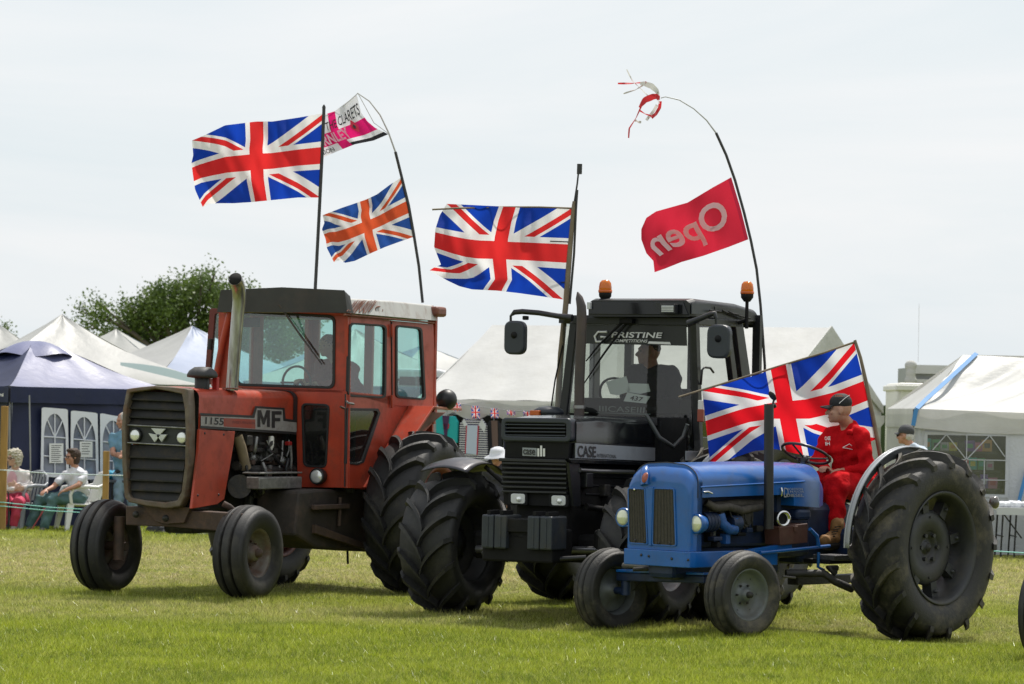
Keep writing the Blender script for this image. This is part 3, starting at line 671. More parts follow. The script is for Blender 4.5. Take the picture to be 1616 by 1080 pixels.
# ------------------------------------------------------------------ vehicles far behind: lorry body and van roof
def lorry():
    Y = 58.; w = lambda x, y, d=0: atY(x, y, Y+d); a = w(1436, 575); b = w(1540, 575)
    root = empty('lorry', ((a[0]+b[0])/2, Y, 0), 0, 'grey box body of a lorry standing behind the two white tents', 'lorry')
    z0 = w(1440, 604)[2]; z1 = a[2]
    mb = MB(); mb.box(((a[0]+b[0])/2+.03, Y+1.2, (z1+.0)/2+.25), (b[0]-a[0]-.08, 2.3, z1-.6)); adopt(mb.build('body', mat('lorry_grey', (.28, .29, .3), .5, var=.15)), root)
    mb = MB(); mb.box(((a[0]+b[0])/2+.03, Y-.01, z1-.09), (b[0]-a[0], .1, .16)); mb.box(((a[0]+b[0])/2+.03, Y-.02, z1-.3), (b[0]-a[0]-.1, .04, .06)); adopt(mb.build('roof_rail', mat('lorry_light', (.5, .5, .5), .5)), root)
    mb = MB(); [mb.box((a[0]+.1+i*.12, Y-.012, (z1-.3+1)/2), (.02, .03, z1-1.3)) for i in range(int((b[0]-a[0]-.1)/.12))]; adopt(mb.build('rib', mat('lorry_rib', (.22, .23, .24), .5)), root)
    for x in (a[0]+.4, b[0]-.3):
        mb = MB(); mb.lathe([(.0, -.12), (.42, -.12), (.45, -.08), (.45, .08), (.42, .12), (0, .12)], (x, Y+.2, .45), (0, 1, 0), 20); adopt(mb.build('wheel', BLACK), root)
    mb = MB(); mb.tube([w(1449, 572, .5), w(1450.5, 480, .5)], .004, 5); adopt(mb.build('aerial', mat('pale_steel', (.6, .6, .62), .4)), root)
    c = w(1437, 596, -.3); bl = blob('sack', [('e', c+np.array([0, 0, k*.14-.2]), (.1+.02*(k % 2), .1, .1), None) for k in range(4)], .03, mat('grey_sack', (.4, .4, .38), .8)); tag(bl, 'bundle of pale cloth tied at the corner of the lorry', 'bundle')
    # caravan roof
    q = w(1418, 604, -3); r = w(1500, 640, -3)
    rt = empty('caravan', ((q[0]+r[0])/2, Y-2, 0), 0, 'cream caravan roof showing between the marquee and the party tent', 'caravan')
    mb = MB(); mb.box(((q[0]+r[0])/2, Y-2, q[2]/2+.25), (r[0]-q[0], 1.8, q[2]-.5)); adopt(mb.build('body', CREAM, None, .06), rt)
    mb = MB(); mb.box(((q[0]+r[0])/2, Y-2, q[2]-.09), (r[0]-q[0]+.08, 1.9, .1)); adopt(mb.build('roof', CREAM, None, .02), rt)
    mb = MB(); mb.box(((q[0]+r[0])/2, Y-2.92, q[2]-.6), ((r[0]-q[0])*.6, .03, .4)); adopt(mb.build('window', BLACK), rt)
lorry()
def van():
    Y = 56.; w = lambda x, y, d=0: atY(x, y, Y+d); a = w(600, 584); b = w(738, 580)
    root = empty('van', ((a[0]+b[0])/2, Y, 0), 0, 'white roofed dark van parked behind the red tractor and the marquee', 'van')
    z = a[2]+.03
    prof = [(a[0]+.2, .4), (b[0], .4), (b[0], z*.62), (b[0]-.25, z-.06), (b[0]-.5, z), (a[0]+.25, z), (a[0]+.1, z-.1), (a[0], 1.2)]
    mb = MB(); mb.prism([(x, Y, zz) for x, zz in prof], (0, 1.8, 0)); adopt(mb.build('body', mat('van_white', (.75, .76, .78), .3), None, .05), root)
    mb = MB(); mb.prism([(a[0]+.3, Y-.02, z-.6), (b[0]-.28, Y-.02, z-.6), (b[0]-.5, Y-.02, z-.14), (a[0]+.35, Y-.02, z-.14)], (0, .03, 0)); adopt(mb.build('window', mat('dark_glass', (.012, .013, .016), .08)), root)
    mb = MB(); mb.box(((a[0]+b[0])/2, Y-.03, z-.2), (b[0]-a[0]-.5, .02, .05)); adopt(mb.build('gutter_trim', BLACK), root)
    for x in (a[0]+.5, b[0]-.45):
        mb = MB(); mb.lathe([(.0, -.1), (.3, -.1), (.33, -.06), (.33, .06), (.3, .1), (0, .1)], (x, Y+.1, .33), (0, 1, 0), 20); adopt(mb.build('wheel', BLACK), root)
van()
# ------------------------------------------------------------------ tree
LEAF = mat('leaf', (.07, .12, .022), .5, var=.3, vcol=(.14, .20, .045), vscale=2.2, trans=.25)
BARK = mat('bark', (.12, .1, .08), .9, var=.3, vscale=10)
def tree(Y, lobes, label, nleaf, trunk_px, name='leafy_tree', ls=.10):
    base = atY(trunk_px, 700, Y); root = empty(name, (base[0], Y, 0), 0, label, 'tree')
    P = []; tr = MB(); T0 = np.array([base[0], Y, 0]); top = np.mean([atY(a, b, Y) for a, b, r in lobes], 0)
    tr.tube([T0, T0*.6+top*.4-np.array([.1, 0, 0]), T0*.25+top*.75, top], [.28, .2, .13, .05], 9)
    for (px, py, rp) in lobes:
        r_ = rp/F_PX*Y; c = atY(px, py, Y)+np.array([0, rng.uniform(-1, 1)*.8, 0]); s = T0*.35+top*.65; s = s+(c-s)*.1
        mid = (s+c)/2+rng.normal(0, .12, 3); tr.tube([s, mid, c], [.09, .05, .015], 6)
        for _ in range(4):
            e = c+rng.normal(0, 1, 3)*r_*.45; tr.tube([mid*.3+c*.7, e], [.025, .006], 4)
        n = max(3, int(nleaf*.55*(rp/30)**2)); d = rng.normal(0, 1, (n, 3)); d /= np.linalg.norm(d, axis=1)[:, None]; rad = r_*(.25+.66*rng.random(n)**.6); cc = c+d*rad[:, None]
        # leaves sit in sprays of a dozen or so
        k_ = 13; cl = np.repeat(cc, k_, 0)+rng.normal(0, 1, (n*k_, 3))*np.repeat(rng.uniform(.07, .17, n), k_)[:, None]; P.append(cl)
    adopt(tr.build('trunk', BARK), root)
    P = np.concatenate(P); keep = rng.random(len(P)) < .93; P = P[keep]; vs = []; fs = []
    n = len(P); k = 4
    c = np.repeat(P, k, 0)+rng.normal(0, ls*.9, (n*k, 3)); a = rng.normal(0, 1, (n*k, 3)); a /= np.linalg.norm(a, axis=1)[:, None]; b = np.cross(a, rng.normal(0, 1, (n*k, 3))); b /= np.linalg.norm(b, axis=1)[:, None]
    sz = ls*(.5+.6*rng.random((n*k, 1))); V_ = np.stack([c-a*sz*.5, c+b*sz*.3, c+a*sz*.5, c-b*sz*.3], 1).reshape(-1, 3).astype(np.float32); m_ = n*k
    me = bpy.data.meshes.new('crown'); me.vertices.add(4*m_); me.vertices.foreach_set('co', V_.ravel()); me.loops.add(4*m_); me.loops.foreach_set('vertex_index', np.arange(4*m_, dtype=np.int32))
    me.polygons.add(m_); me.polygons.foreach_set('loop_start', np.arange(0, 4*m_, 4, dtype=np.int32)); me.polygons.foreach_set('loop_total', np.full(m_, 4, dtype=np.int32)); me.update(calc_edges=True)
    me.materials.append(LEAF); o = bpy.data.objects.new('crown', me); C.objects.link(o); adopt(o, root); print('leaves', m_)
tree(78, [(270, 490, 38), (300, 470, 30), (230, 500, 34), (200, 508, 26), (255, 462, 16), (278, 448, 11), (310, 452, 20), (345, 462, 20), (375, 480, 30), (340, 500, 36), (395, 500, 30), (170, 500, 18), (158, 478, 9), (138, 510, 12), (130, 492, 6), (282, 540, 38), (230, 545, 34), (180, 540, 26), (340, 545, 36), (337, 434, 6), (246, 472, 9), (430, 505, 30), (470, 520, 30), (445, 545, 34), (390, 550, 34), (205, 482, 10), (228, 466, 6), (322, 440, 7)],
     'broad leafy green tree rising behind the gazebos and the red tractor', 75, 285)
tree(90, [(8, 530, 9), (2, 520, 7), (14, 538, 7), (-12, 530, 18)], 'dark treetop at the far left edge behind the gazebo', 60, -5)
# far hedge line hidden mostly by the tents
mb = MB(); tag(mb.grid(lambda s, t: (-130+260*t, 135+2*math.sin(t*40), (1-s)*(2.0+.3*math.sin(t*70)+.2*math.sin(t*171))), 4, 260).build('hedge', mat('hedge', (.04, .065, .02), .9, var=.4, vscale=1.5, bump=1, bscale=2)), 'distant dark hedge along the far side of the field', 'hedge')
# ------------------------------------------------------------------ rope fence
for px, pt, pb, lb in ((3, 641, 838, 'brown wooden post at the left edge of the picture beside the white haired woman'), (165, 712, 842, 'brown wooden post behind the front wheel of the red tractor')):
    b = atY(px, pb, 46.2); t = atY(px, pt, 46.2); mb = MB(); mb.box((b[0], 46.2, t[2]/2), (.1 if px == 3 else .085, .085, t[2])); tag(mb.build('fence_post', WOOD, None, .008), lb, 'post')
for i, (y0, y1) in enumerate(((742, 750), (793, 806), (799, 811))):
    mb = MB(); mb.tube([atY(-120, y0-4, 46.1), atY(3, y0, 46.12), atY(80, (y0+y1)/2+1.5, 46.1), atY(165, y1, 46.12), atY(330, y1+3, 46.1), atY(700, y1+4, 46.1)], .007, 5)
    tag(mb.build('rope', mat('rope%d' % (i > 0), (.65, .75, .75) if i == 0 else (.25, .6, .55), .6)), ['pale upper rope strung between the wooden posts', 'middle green rope strung between the wooden posts', 'lowest green rope strung between the wooden posts'][i], 'rope')
mb = MB(); mb.tube([atY(1540, 868, 42.5), atY(1616, 873, 42.5), atY(1700, 876, 42.5)], .008, 5); tag(mb.build('rope', mat('rope1', ())), 'green rope crossing in front of the folding table at the right edge', 'rope')
# ------------------------------------------------------------------ tractor building helpers
class Tr:
    def __init__(s, fr, label, name='tractor'):
        s.fr = fr; s.S = fr.S; s.U = fr.U
        s.root = empty(name, fr.o, R(fr.th+180), label, 'tractor', 'vintage tractors on parade')
    def plS(s, name, px, v, t, m_, parent=None, bevel=.004):       # plate on a plane along the tractor, t thick (inwards when t>0)
        mb = MB(); mb.prism([s.S(x, y, v) for x, y in px], (0, -t, 0)); return mb.build(name, m_, parent or s.root, bevel)
    def plU(s, name, px, u, t, m_, parent=None, bevel=.004):       # plate across the tractor
        mb = MB(); mb.prism([s.U(x, y, u) for x, y in px], (-t, 0, 0)); return mb.build(name, m_, parent or s.root, bevel)
    def rgS(s, name, o, i, v, t, m_, parent=None, bevel=.003):
        mb = MB(); mb.ring([s.S(x, y, v) for x, y in o], [s.S(x, y, v) for x, y in i], (0, -t, 0)); return mb.build(name, m_, parent or s.root, bevel)
    def rgU(s, name, o, i, u, t, m_, parent=None, bevel=.003):
        mb = MB(); mb.ring([s.U(x, y, u) for x, y in o], [s.U(x, y, u) for x, y in i], (-t, 0, 0)); return mb.build(name, m_, parent or s.root, bevel)
    def tb(s, name, pts, r, m_, parent=None, n=8, closed=False):
        mb = MB(); mb.tube(pts, r, n, closed=closed); return mb.build(name, m_, parent or s.root)
    def bx(s, name, c, d, m_, parent=None, bevel=.008, rot=None):
        mb = MB(); mb.box(c, d, rot); return mb.build(name, m_, parent or s.root, bevel)
    def wr(s, txt, quad, plane, k, m_, parent=None, name='lettering', bold=.012, off=.006, slant=0):
        fn = (lambda x, y: (lambda q: (q[0], q[1]+off, q[2]))(s.S(x, y, k))) if plane == 'S' else (lambda x, y: (lambda q: (q[0]+off, q[1], q[2]))(s.U(x, y, k)))
        return writing(name, txt, quad, fn, m_, parent or s.root, bold, slant=slant)
    def pS(s, name, px, v, m_, parent=None, off=.004):             # flat print on a side plane
        mb = MB(); mb.add([s.S(x, y, v+off) for x, y in px], [tuple(range(len(px)))]); return mb.build(name, m_, parent or s.root)
    def pU(s, name, px, u, m_, parent=None, off=.004):
        mb = MB(); mb.add([s.U(x, y, u+off) for x, y in px], [tuple(range(len(px)))]); return mb.build(name, m_, parent or s.root)
RUB = mat('rubber', (.017, .017, .018), .62, var=.3, vscale=6, dirt=(.09, .082, .068), damt=.3, dscale=4, bump=.15, bscale=60)
RUB_D = mat('dusty_rubber', (.024, .023, .022), .6, var=.3, vscale=5, dirt=(.15, .13, .09), damt=.5, dscale=3.2, bump=.2, bscale=50)
def tyre_profile(Rt, W, rr, crown=.03):
    # from the inner bead round the tread to the outer bead; y across the tyre
    h = Rt-rr; return [(rr, -W*.36), (rr+.02, -W*.42), (rr+h*.35, -W*.5), (rr+h*.62, -W*.5), (rr+h*.82, -W*.475), (Rt-crown, -W*.42), (Rt-crown*.3, -W*.22), (Rt, 0),
        (Rt-crown*.3, W*.22), (Rt-crown, W*.42), (rr+h*.82, W*.475), (rr+h*.62, W*.5), (rr+h*.35, W*.5), (rr+.02, W*.42), (rr, W*.36)]
def lug_tyre(Rr, W, rr, n, lug=.045, turn=.42, thick=.42, phase=0.):
    Rt = Rr-lug; mb = MB(); cr_ = .035
    mb.lathe(tyre_profile(Rt, W, rr, cr_), n=72)
    rad = lambda y: Rt-cr_*min(1, (abs(y)/(W*.42)))**2 if abs(y) <= W*.42 else Rt-cr_-(abs(y)-W*.42)*1.1
    pitch = 2*math.pi/n; K = 8
    for sd in (1, -1):
        for k in range(n):
            a0 = k*pitch+(pitch/2 if sd < 0 else 0)+phase; secs = []
            for i in range(K+1):
                t = i/K; y = sd*W*(-.035+.525*t); a = a0+turn*(t**.66)*1.0; th = pitch*thick*(.34+.16*t)
                if t > .93: th *= .9
                r0 = rad(y)-.012; r1 = r0+.012+lug*(1 if t < .9 else .8)
                if i == K: y = sd*W*.52; r0 = rad(sd*W*.42)-.055; r1 = rad(sd*W*.42)-.005
                dn = lambda r, an: (r*math.cos(an), y, r*math.sin(an))
                secs.append([dn(r0, a-th*.6), dn(r1, a-th*.46), dn(r1, a+th*.46), dn(r0, a+th*.6)])
            mb.loft(secs, closed=True, cap=True, smooth=False)
    return mb
def rib_tyre(Rt, W, rr, grooves):
    prof = tyre_profile(Rt, W, rr, .02); mid = prof[5:10]; out_ = prof[:5]
    ys = np.linspace(-W*.42, W*.42, 61)
    for y in ys:
        r = Rt-.045*(abs(y)/(W*.42))**3
        for g, gw, gd in grooves:
            e = abs(y-g*W)/(gw*W)
            if e < 1: r -= gd*(1-e**6)
        out_.append((r, y))
    out_ += prof[10:]
    mb = MB(); mb.lathe(out_, n=72); return mb
def put_wheel(T, u, v, w, steer, builder, name='wheel', label=None):
    """builder(parent) -> list of child meshes; the wheel part itself is the disc"""
    o = builder(); o.parent = T.root; o.location = (u, v, w); o.rotation_euler.z = steer
    if label: o['label'] = label
    return o
def sub(mb, name, m_, parent, bevel=0): return mb.build(name, m_, parent, bevel)
def bolts(mb, r, n, y, br, h, sgn=1):
    for k in range(n):
        a = 2*math.pi*k/n; mb.lathe([(0, y+h*sgn), (br, y+h*sgn), (br, y)], (r*math.cos(a), 0, r*math.sin(a)), (0, 1, 0), 6, smooth=False)
def seat_mesh(T, u, v, w, m_, back=.45, name='seat'):
    o = T.bx(name, (u, v, w), (.42, .44, .12), m_, None, .04); T.bx('seat_back', (u-.22, v, w+back/2), (.1, .42, back), m_, None, .04); return o

# ================================================================== red tractor
T = MF = Tr(MFR, 'faded red cabbed tractor with white roof, tall curved exhaust and big rear tyres')
RED = mat('faded_red', (.44, .054, .023), .38, var=.3, vcol=(.33, .038, .017), vscale=3, dirt=(.10, .05, .03), damt=.36, dscale=5, bump=.04, bscale=8)
RED_TOP = RED
REDD = mat('red_underside', (.16, .05, .03), .6, var=.4, vscale=6, dirt=(.08, .05, .035), damt=.6)
FRAME_R = mat('rusty_surround', (.15, .12, .09), .6, var=.4, vcol=(.08, .06, .042), vscale=7, dirt=(.15, .07, .035), damt=.5, dscale=9, bump=.15, bscale=40)
GRILL = mat('dark_green_grille', (.006, .006, .006), .6, var=.3, dirt=(.06, .045, .03), damt=.45, dscale=6)
GREYB = mat('decal_grey', (.32, .31, .30), .55, var=.15, vscale=20, dirt=(.16, .1, .08), damt=.3, dscale=12)
INKD = mat('decal_black', (.02, .02, .022), .5)
BROWN = mat('rusty_brown', (.075, .045, .032), .75, var=.4, vcol=(.045, .03, .024), vscale=6, dirt=(.15, .08, .05), damt=.3, dscale=10, bump=.2, bscale=40)
GREASE = mat('grease_black', (.022, .021, .02), .6, var=.5, vscale=12, dirt=(.09, .075, .055), damt=.4, dscale=8, bump=.3, bscale=40)
ALU = mat('dull_aluminium', (.3, .3, .29), .45, .7, var=.4, vscale=12, dirt=(.08, .07, .06), damt=.4, dscale=10)
CHROME = mat('worn_chrome', (.46, .46, .46), .28, .85, var=.35, vcol=(.26, .25, .23), vscale=5, dirt=(.14, .11, .07), damt=.3, dscale=6, streak=(4, 4, .7))
LENS = mat('lamp_lens', (.82, .84, .82), .12, .35, coat=.6)
LENSR = mat('lamp_reflector', (.55, .56, .57), .3, .1)
GLG = glass('green_glass', (.60, .84, .80), .13, .03, .05, (.5, .6, .6))
RUBG = mat('window_rubber', (.015, .015, .016), .6)
DGLASS = glass('dim_glass', (.30, .34, .33), .10, .05, .04, (.2, .2, .2))
HW = .39; UG = .375; UC = -1.72; VN = .965
S, U = T.S, T.U
# grille surround: cast frame with its depth, widest at lamp height
OUT = [(202, 614), (224, 611), (247, 609), (272, 611), (298, 614), (301, 640), (302, 679), (299, 735), (291, 785), (283, 800), (262, 803), (232, 799), (203, 793), (196, 786), (194, 735), (195, 679), (197, 645)]
INN = [(207, 620), (226, 617), (247, 614), (270, 618), (289, 622), (294, 645), (296, 679), (293, 735), (286, 777), (279, 790), (260, 793), (232, 790), (208, 786), (203, 780), (201, 735), (201, 679), (203, 645)]
def curveU(p, base):      # the frame face leans out to lamp height
    q = U(p[0], p[1], base); k = 1-abs(q[2]-1.72)/.75; return (q[0]+.05*max(0, k), q[1], q[2])
mb = MB(); o_ = [V3(curveU(p, UG)) for p in OUT]; i_ = [V3(curveU(p, UG)) for p in INN]; mb.ring(o_, i_, (-.13, 0, 0))
SUR = mb.build('grille_surround', FRAME_R, T.root, .014, 3)
ys_ = [(617, 630), (631, 644), (645, 658), (659, 669), (702, 721), (722, 739), (740, 757), (758, 773), (774, 788)]
for a, b in ys_:
    f = lambda y: (204 if 640 < y < 760 else 207, 295-max(0, (y-700)*.13))
    d1 = 1.5; mb = MB(); pa = [U(f(a)[0], a, UG-.06), U(f(a)[1], a+3.5, UG-.06), U(f(b)[1], b+3.5, UG-.03), U(f(b)[0], b, UG-.03)]
    mb.prism(pa, (-.02, 0, 0)); mb.beam(U(f(b)[0], b, UG-.02), U(f(b)[1], b+3.5, UG-.02), .012, .02); mb.build('louvre', GRILL, T.root, .003)
T.plU('lamp_panel', [(202, 671), (297, 676), (296, 703), (202, 698)], UG-.03, .03, mat('lamp_panel', (.022, .025, .026), .5, dirt=(.06, .05, .04), damt=.4))
for a, b, c, d in ((201, 671, 297, 676), (201, 699, 296, 704)): T.tb('trim_strip', [U(a, b, UG+.01), U(c, d, UG+.01)], .009, ALU, n=6)
for px, py in ((213, 687), (287, 691)):
    c = U(px, py, UG); mb = MB(); mb.lathe([(0, .02), (.04, .018), (.054, .008), (.058, -.01), (.06, -.06)], c, (1, 0, 0), 28); lp = mb.build('headlight', LENS, T.root)
    mb = MB(); mb.lathe([(.055, .008), (.064, .012), (.07, 0), (.07, -.05)], c, (1, 0, 0), 28); mb.build('rim', BLACK, lp)
WP = mat('badge_white', (.6, .62, .6), .4, var=.2)
for tri in (((238, 676), (261, 677), (249.5, 689)), ((234, 684), (246, 686), (243.5, 698)), ((263, 686), (252, 686), (254.5, 698))): T.plU('badge', [tri[0], tri[1], tri[2]], UG+.012, .02, WP, None, .003)
for tri in (((246, 686), (249.2, 691), (243.5, 698)), ((253, 686), (250, 691), (255, 698))): T.plU('badge', [tri[0], tri[1], tri[2]], UG+.016, .02, WP, None, .001)
c = U(249.5, 688, UG+.015); mb = MB(); mb.lathe([(0, .006), (.014, .004), (.016, 0)], c, (1, 0, 0), 12); mb.build('badge_boss', INKD, T.root)
# bonnet: lofted hood with rounded shoulders
wt = U(250, 612, .2)[2]+.0; wb = S(315, 678, HW)[2]
def hood_ring(u, hw, wt, wb, rx, rz, n=9, crown=.015):
    P_ = [(u, -hw, wb)]
    for i in range(n): 
        a = math.pi/2*i/(n-1); P_.append((u, -hw+rx*(1-math.cos(a)), wt-rz*(1-math.sin(a))))
    P_.append((u, 0, wt+crown))
    for i in range(n):
        a = math.pi/2*(1-i/(n-1)); P_.append((u, hw-rx*(1-math.cos(a)), wt-rz*(1-math.sin(a))))
    P_.append((u, hw, wb)); return P_
wtop = lambda u: (U(300, 617, UG)[2]) + (.0)*(u)
rT = S(470, 618, HW-.06)[2]
mb = MB(); us = [UG-.1, .1, -.4, -.9, -1.4, UC+.015]
mb.loft([hood_ring(u, HW-.012, wt+(rT-wt)*((UG-u)/2.1), wb, .12, .09) for u in us], cap=False); HOOD = mb.build('bonnet', RED, T.root)
mb = MB(); mb.loft([hood_ring(UC+.10, HW-.006, rT+.006, wb, .12, .09), hood_ring(UC+.015, HW-.004, rT+.008, wb, .12, .09)], cap=False); mb.build('bonnet_seal', INKD, T.root)
T.pS('decal_band', [(317, 657), (402, 659.5), (403, 650), (405, 642), (447, 645), (448, 663), (468, 665), (468, 682), (317, 673)], HW, GREYB, HOOD)
T.pS('decal_edge', [(316, 652), (398, 656), (403, 641), (449, 644), (451, 661), (468, 663.5), (468, 667), (447, 664.5), (446, 647), (405.5, 644.5), (401, 660), (316, 656)], HW, INKD, HOOD, .005)
T.pS('decal_edge', [(316, 672), (468, 682), (468, 686), (316, 676)], HW, INKD, HOOD, .005)
T.pS('decal_fill', [(353, 660), (403, 662), (403, 677), (353, 673.5)], HW, mat('decal_red', (.30, .05, .03), .55, dirt=(.2, .12, .1), damt=.4), HOOD, .0045)
T.wr('1155', [(323.5, 658.5), (353, 660), (352, 671.5), (323, 669.5)], 'S', HW, INKD, HOOD, 'lettering', .025)
for gl, x0, x1 in (([(0, 0), (0, 1), (.28, 1), (.5, .5), (.72, 1), (1, 1), (1, 0), (.77, 0), (.77, .6), (.57, .14), (.43, .14), (.23, .6), (.23, 0)], 406.5, 426), ([(0, 0), (0, 1), (1, 1), (1, .79), (.32, .79), (.32, .6), (.86, .6), (.86, .4), (.32, .4), (.32, 0)], 429, 444.5)):
    T.pS('lettering', [(x0+(x1-x0)*x, 674+(x0-406)*.07-26.5*y) for x, y in gl], HW, INKD, HOOD, .008)
T.wr('MASSEY-FERGUSON', [(366, 664.5), (401, 666), (401, 670), (366, 668.5)], 'S', HW, mat('faint_ink', (.1, .03, .03), .6), HOOD, 'lettering', .0)
sp_ = T.plS('side_panel', [(315, 678), (371, 681), (369, 700), (362, 742), (354, 788), (343, 796), (303, 803), (308, 760), (313, 715)], HW, .03, RED)
for p in ((323, 684), (353, 686), (312, 782), (345, 781)):
    mb = MB(); mb.lathe([(0, .008), (.012, .005), (.013, 0)], S(*p, HW), (0, 1, 0), 8); mb.build('panel_bolt', INKD, sp_)
T.bx('side_panel', (UG-.4, -HW+.015, 1.4), (.55, .03, .95), RED)
T.pS('gleam_patch', [(327, 615.5), (372, 616), (370, 623), (331, 620)], HW-.03, mat('painted_gleam', (.62, .5, .44), .5), HOOD, .045) if False else None  # switched off: pale patch painting a highlight on the bonnet
# radiator behind the louvres, engine, chassis
T.bx('radiator', (UG-.28, 0, 1.45), (.2, .7, 1.15), GREASE)
ub0, ub1 = .05, UC+.02
T.bx('engine_block', ((ub0+ub1)/2, .0, 1.16), (ub0-ub1, .42, .62), GREASE, None, .03)
T.bx('cylinder_head', (-.85, .13, 1.56), (1.2, .34, .24), GREASE, None, .03)
for i in range(6):
    q = S(392+i*11.5, 722+i*1.2, .34); mb = MB(); mb.lathe([(0, .05), (.035, .045), (.05, .02), (.055, -.03), (.05, -.1)], (q[0], .30, q[2]), (0, 1, .25), 14); mb.lathe([(.018, .07), (.018, .05)], (q[0], .30, q[2]), (0, 1, .25), 8); mb.build('rocker_cover', ALU if i % 2 else mat('dark_alu', (.07, .07, .068), .5, .5, var=.4, vscale=14, dirt=(.12, .1, .08), damt=.4), T.root)
T.tb('intake_pipe', [S(374, 688, .33), S(380, 705, .35), S(388, 740, .36)], .055, mat('khaki_hose', (.22, .17, .10), .7, var=.3, dirt=(.1, .08, .06), damt=.4))
T.tb('intake_pipe', [S(384, 690, .2), S(392, 700, .22), S(395, 735, .25)], .04, mat('khaki_hose', ()))
T.tb('exhaust_manifold', [S(372, 735, .3), S(395, 742, .33), S(430, 742, .33), S(462, 741, .33)], .05, GREASE)
T.tb('alternator', [S(378, 768, .25), S(378, 768, .45)], .12, GREASE, n=16)
for k, (p, q, r_) in enumerate([((446, 696), (440, 740), .012), ((436, 700), (452, 722), .008), ((452, 722), (456, 695), .008), ((458, 698), (458, 748), .016), ((428, 690), (424, 712), .03), ((392, 752), (412, 785), .02), ((412, 785), (440, 783), .02)]):
    T.tb('pipe', [S(*p, .36), V3(S((p[0]+q[0])/2+2, (p[1]+q[1])/2+2, .38)), S(*q, .36)], r_, [ALU, BLACK, ALU, ALU, CREAM, GREASE, GREASE][k])
random.seed(11)
for k in range(26):
    q = S(random.uniform(385, 466), random.uniform(692, 790), .30+random.uniform(-.02, .06)); T.bx('engine_fitting', q, (random.uniform(.04, .14), .08, random.uniform(.03, .12)), random.choice([GREASE, ALU, mat('dark_alu', ()), GREASE, BROWN]), None, .012)
for k in range(9):
    x = random.uniform(386, 460); y = random.uniform(690, 760); T.tb('hose', [S(x, y, .38), S(x+random.uniform(-8, 12), y+random.uniform(8, 22), .42), S(x+random.uniform(-10, 20), y+random.uniform(20, 45), .36)], random.uniform(.008, .02), random.choice([BLACK, GREASE, ALU]))
T.bx('oil_filter', S(455, 700, .36), (.06, .06, .04), mat('red_cap', (.4, .02, .02), .4))
a = S(399, 755, .58); b = S(466, 757, .58)
T.bx('battery_step', ((a[0]+b[0])/2, .56, a[2]-.05), (a[0]-b[0], .2, .12), ALU, None, .01)
for dv in (-.09, .09): T.tb('step_bar', [(a[0], .56+dv, a[2]+.05), (b[0], .56+dv, a[2]+.05)], .01, ALU, n=6)
for t in (0, .33, .66, 1): T.tb('step_bar', [(a[0]+(b[0]-a[0])*t, .47, a[2]+.05), (a[0]+(b[0]-a[0])*t, .65, a[2]+.05)], .01, ALU, n=6)
T.bx('sump', (-.8, 0, .78), (1.6, .34, .3), GREASE, None, .04)
T.bx('filter_bowl', S(450, 795, .3), (.12, .12, .2), GREASE, None, .03)
T.bx('transmission', (-2.3, 0, .95), (1.4, .5, .75), GREASE, None, .05)
T.bx('rear_axle', (-2.75, 0, .86), (.4, 1.9, .36), GREASE, None, .06)
# front axle beam and its bolster
pa = [U(198, 799, .22), U(270, 803, .22), U(300, 806, .22), U(385, 811, .22), U(385, 842, .22), U(352, 839, .22), U(270, 832, .22), U(198, 829, .22)]
mb = MB(); mb.prism(pa, (-.2, 0, 0)); mb.build('front_axle', BROWN, T.root, .012)
T.plU('axle_bolster', [(225, 798), (300, 801), (290, 825), (262, 827), (245, 823)], .27, .3, BROWN)
for px, py in ((262, 818), (215, 812)):
    mb = MB(); mb.lathe([(0, .03), (.03, .025), (.035, 0)], U(px, py, .27), (1, 0, 0), 10); mb.build('axle_pin', GREASE, T.root)
T.tb('steering_arm', [S(352, 795, .55), S(362, 800, .6), S(375, 812, .62)], .03, BROWN)
for sg, w0 in ((1, .465), (-1, .48)): T.tb('king_pin', [(.12, sg*.6, .35), (.12, sg*.6, .78)], .055, BROWN); T.tb('stub_axle', [(.06, sg*.55, w0), (0, sg*.82, w0)], .045, BROWN)
# front wheels: three rib tyres
RIMG = mat('rim_grey', (.15, .14, .12), .5, .2, var=.4, vcol=(.09, .06, .045), vscale=8, dirt=(.12, .06, .035), damt=.45, dscale=7)
mf_ft = rib_tyre(.468, .33, .235, [(-.16, .06, .055), (.16, .06, .055)]).mesh('tyre', RUB)
mbd = MB(); mbd.lathe([(.235, -.10), (.25, -.118), (.235, -.1), (.215, -.06), (.2, 0), (.215, .07), (.235, .1), (.25, .12), (.24, .125), (.222, .1), (.205, .06), (.19, .02), (.14, -.01), (.1, .02), (.085, .06), (.07, .10), (.0, .11)], n=40)
mf_disc = mbd.mesh('wheel', RIMG)
mbh = MB(); bolts(mbh, .115, 8, .02, .014, .025); mbh.lathe([(0, .15), (.035, .148), (.045, .12), (.05, .09)], n=16); mf_hub = mbh.mesh('hub', BROWN)
def mf_front():
    d = bpy.data.objects.new('wheel', mf_disc); C.objects.link(d)
    for nm, me in (('tyre', mf_ft), ('hub', mf_hub)): o = bpy.data.objects.new(nm, me); C.objects.link(o); o.parent = d
    return d
put_wheel(T, 0, .81, .468, R(0), mf_front); w_ = put_wheel(T, 0, -.82, .475, R(180), mf_front)
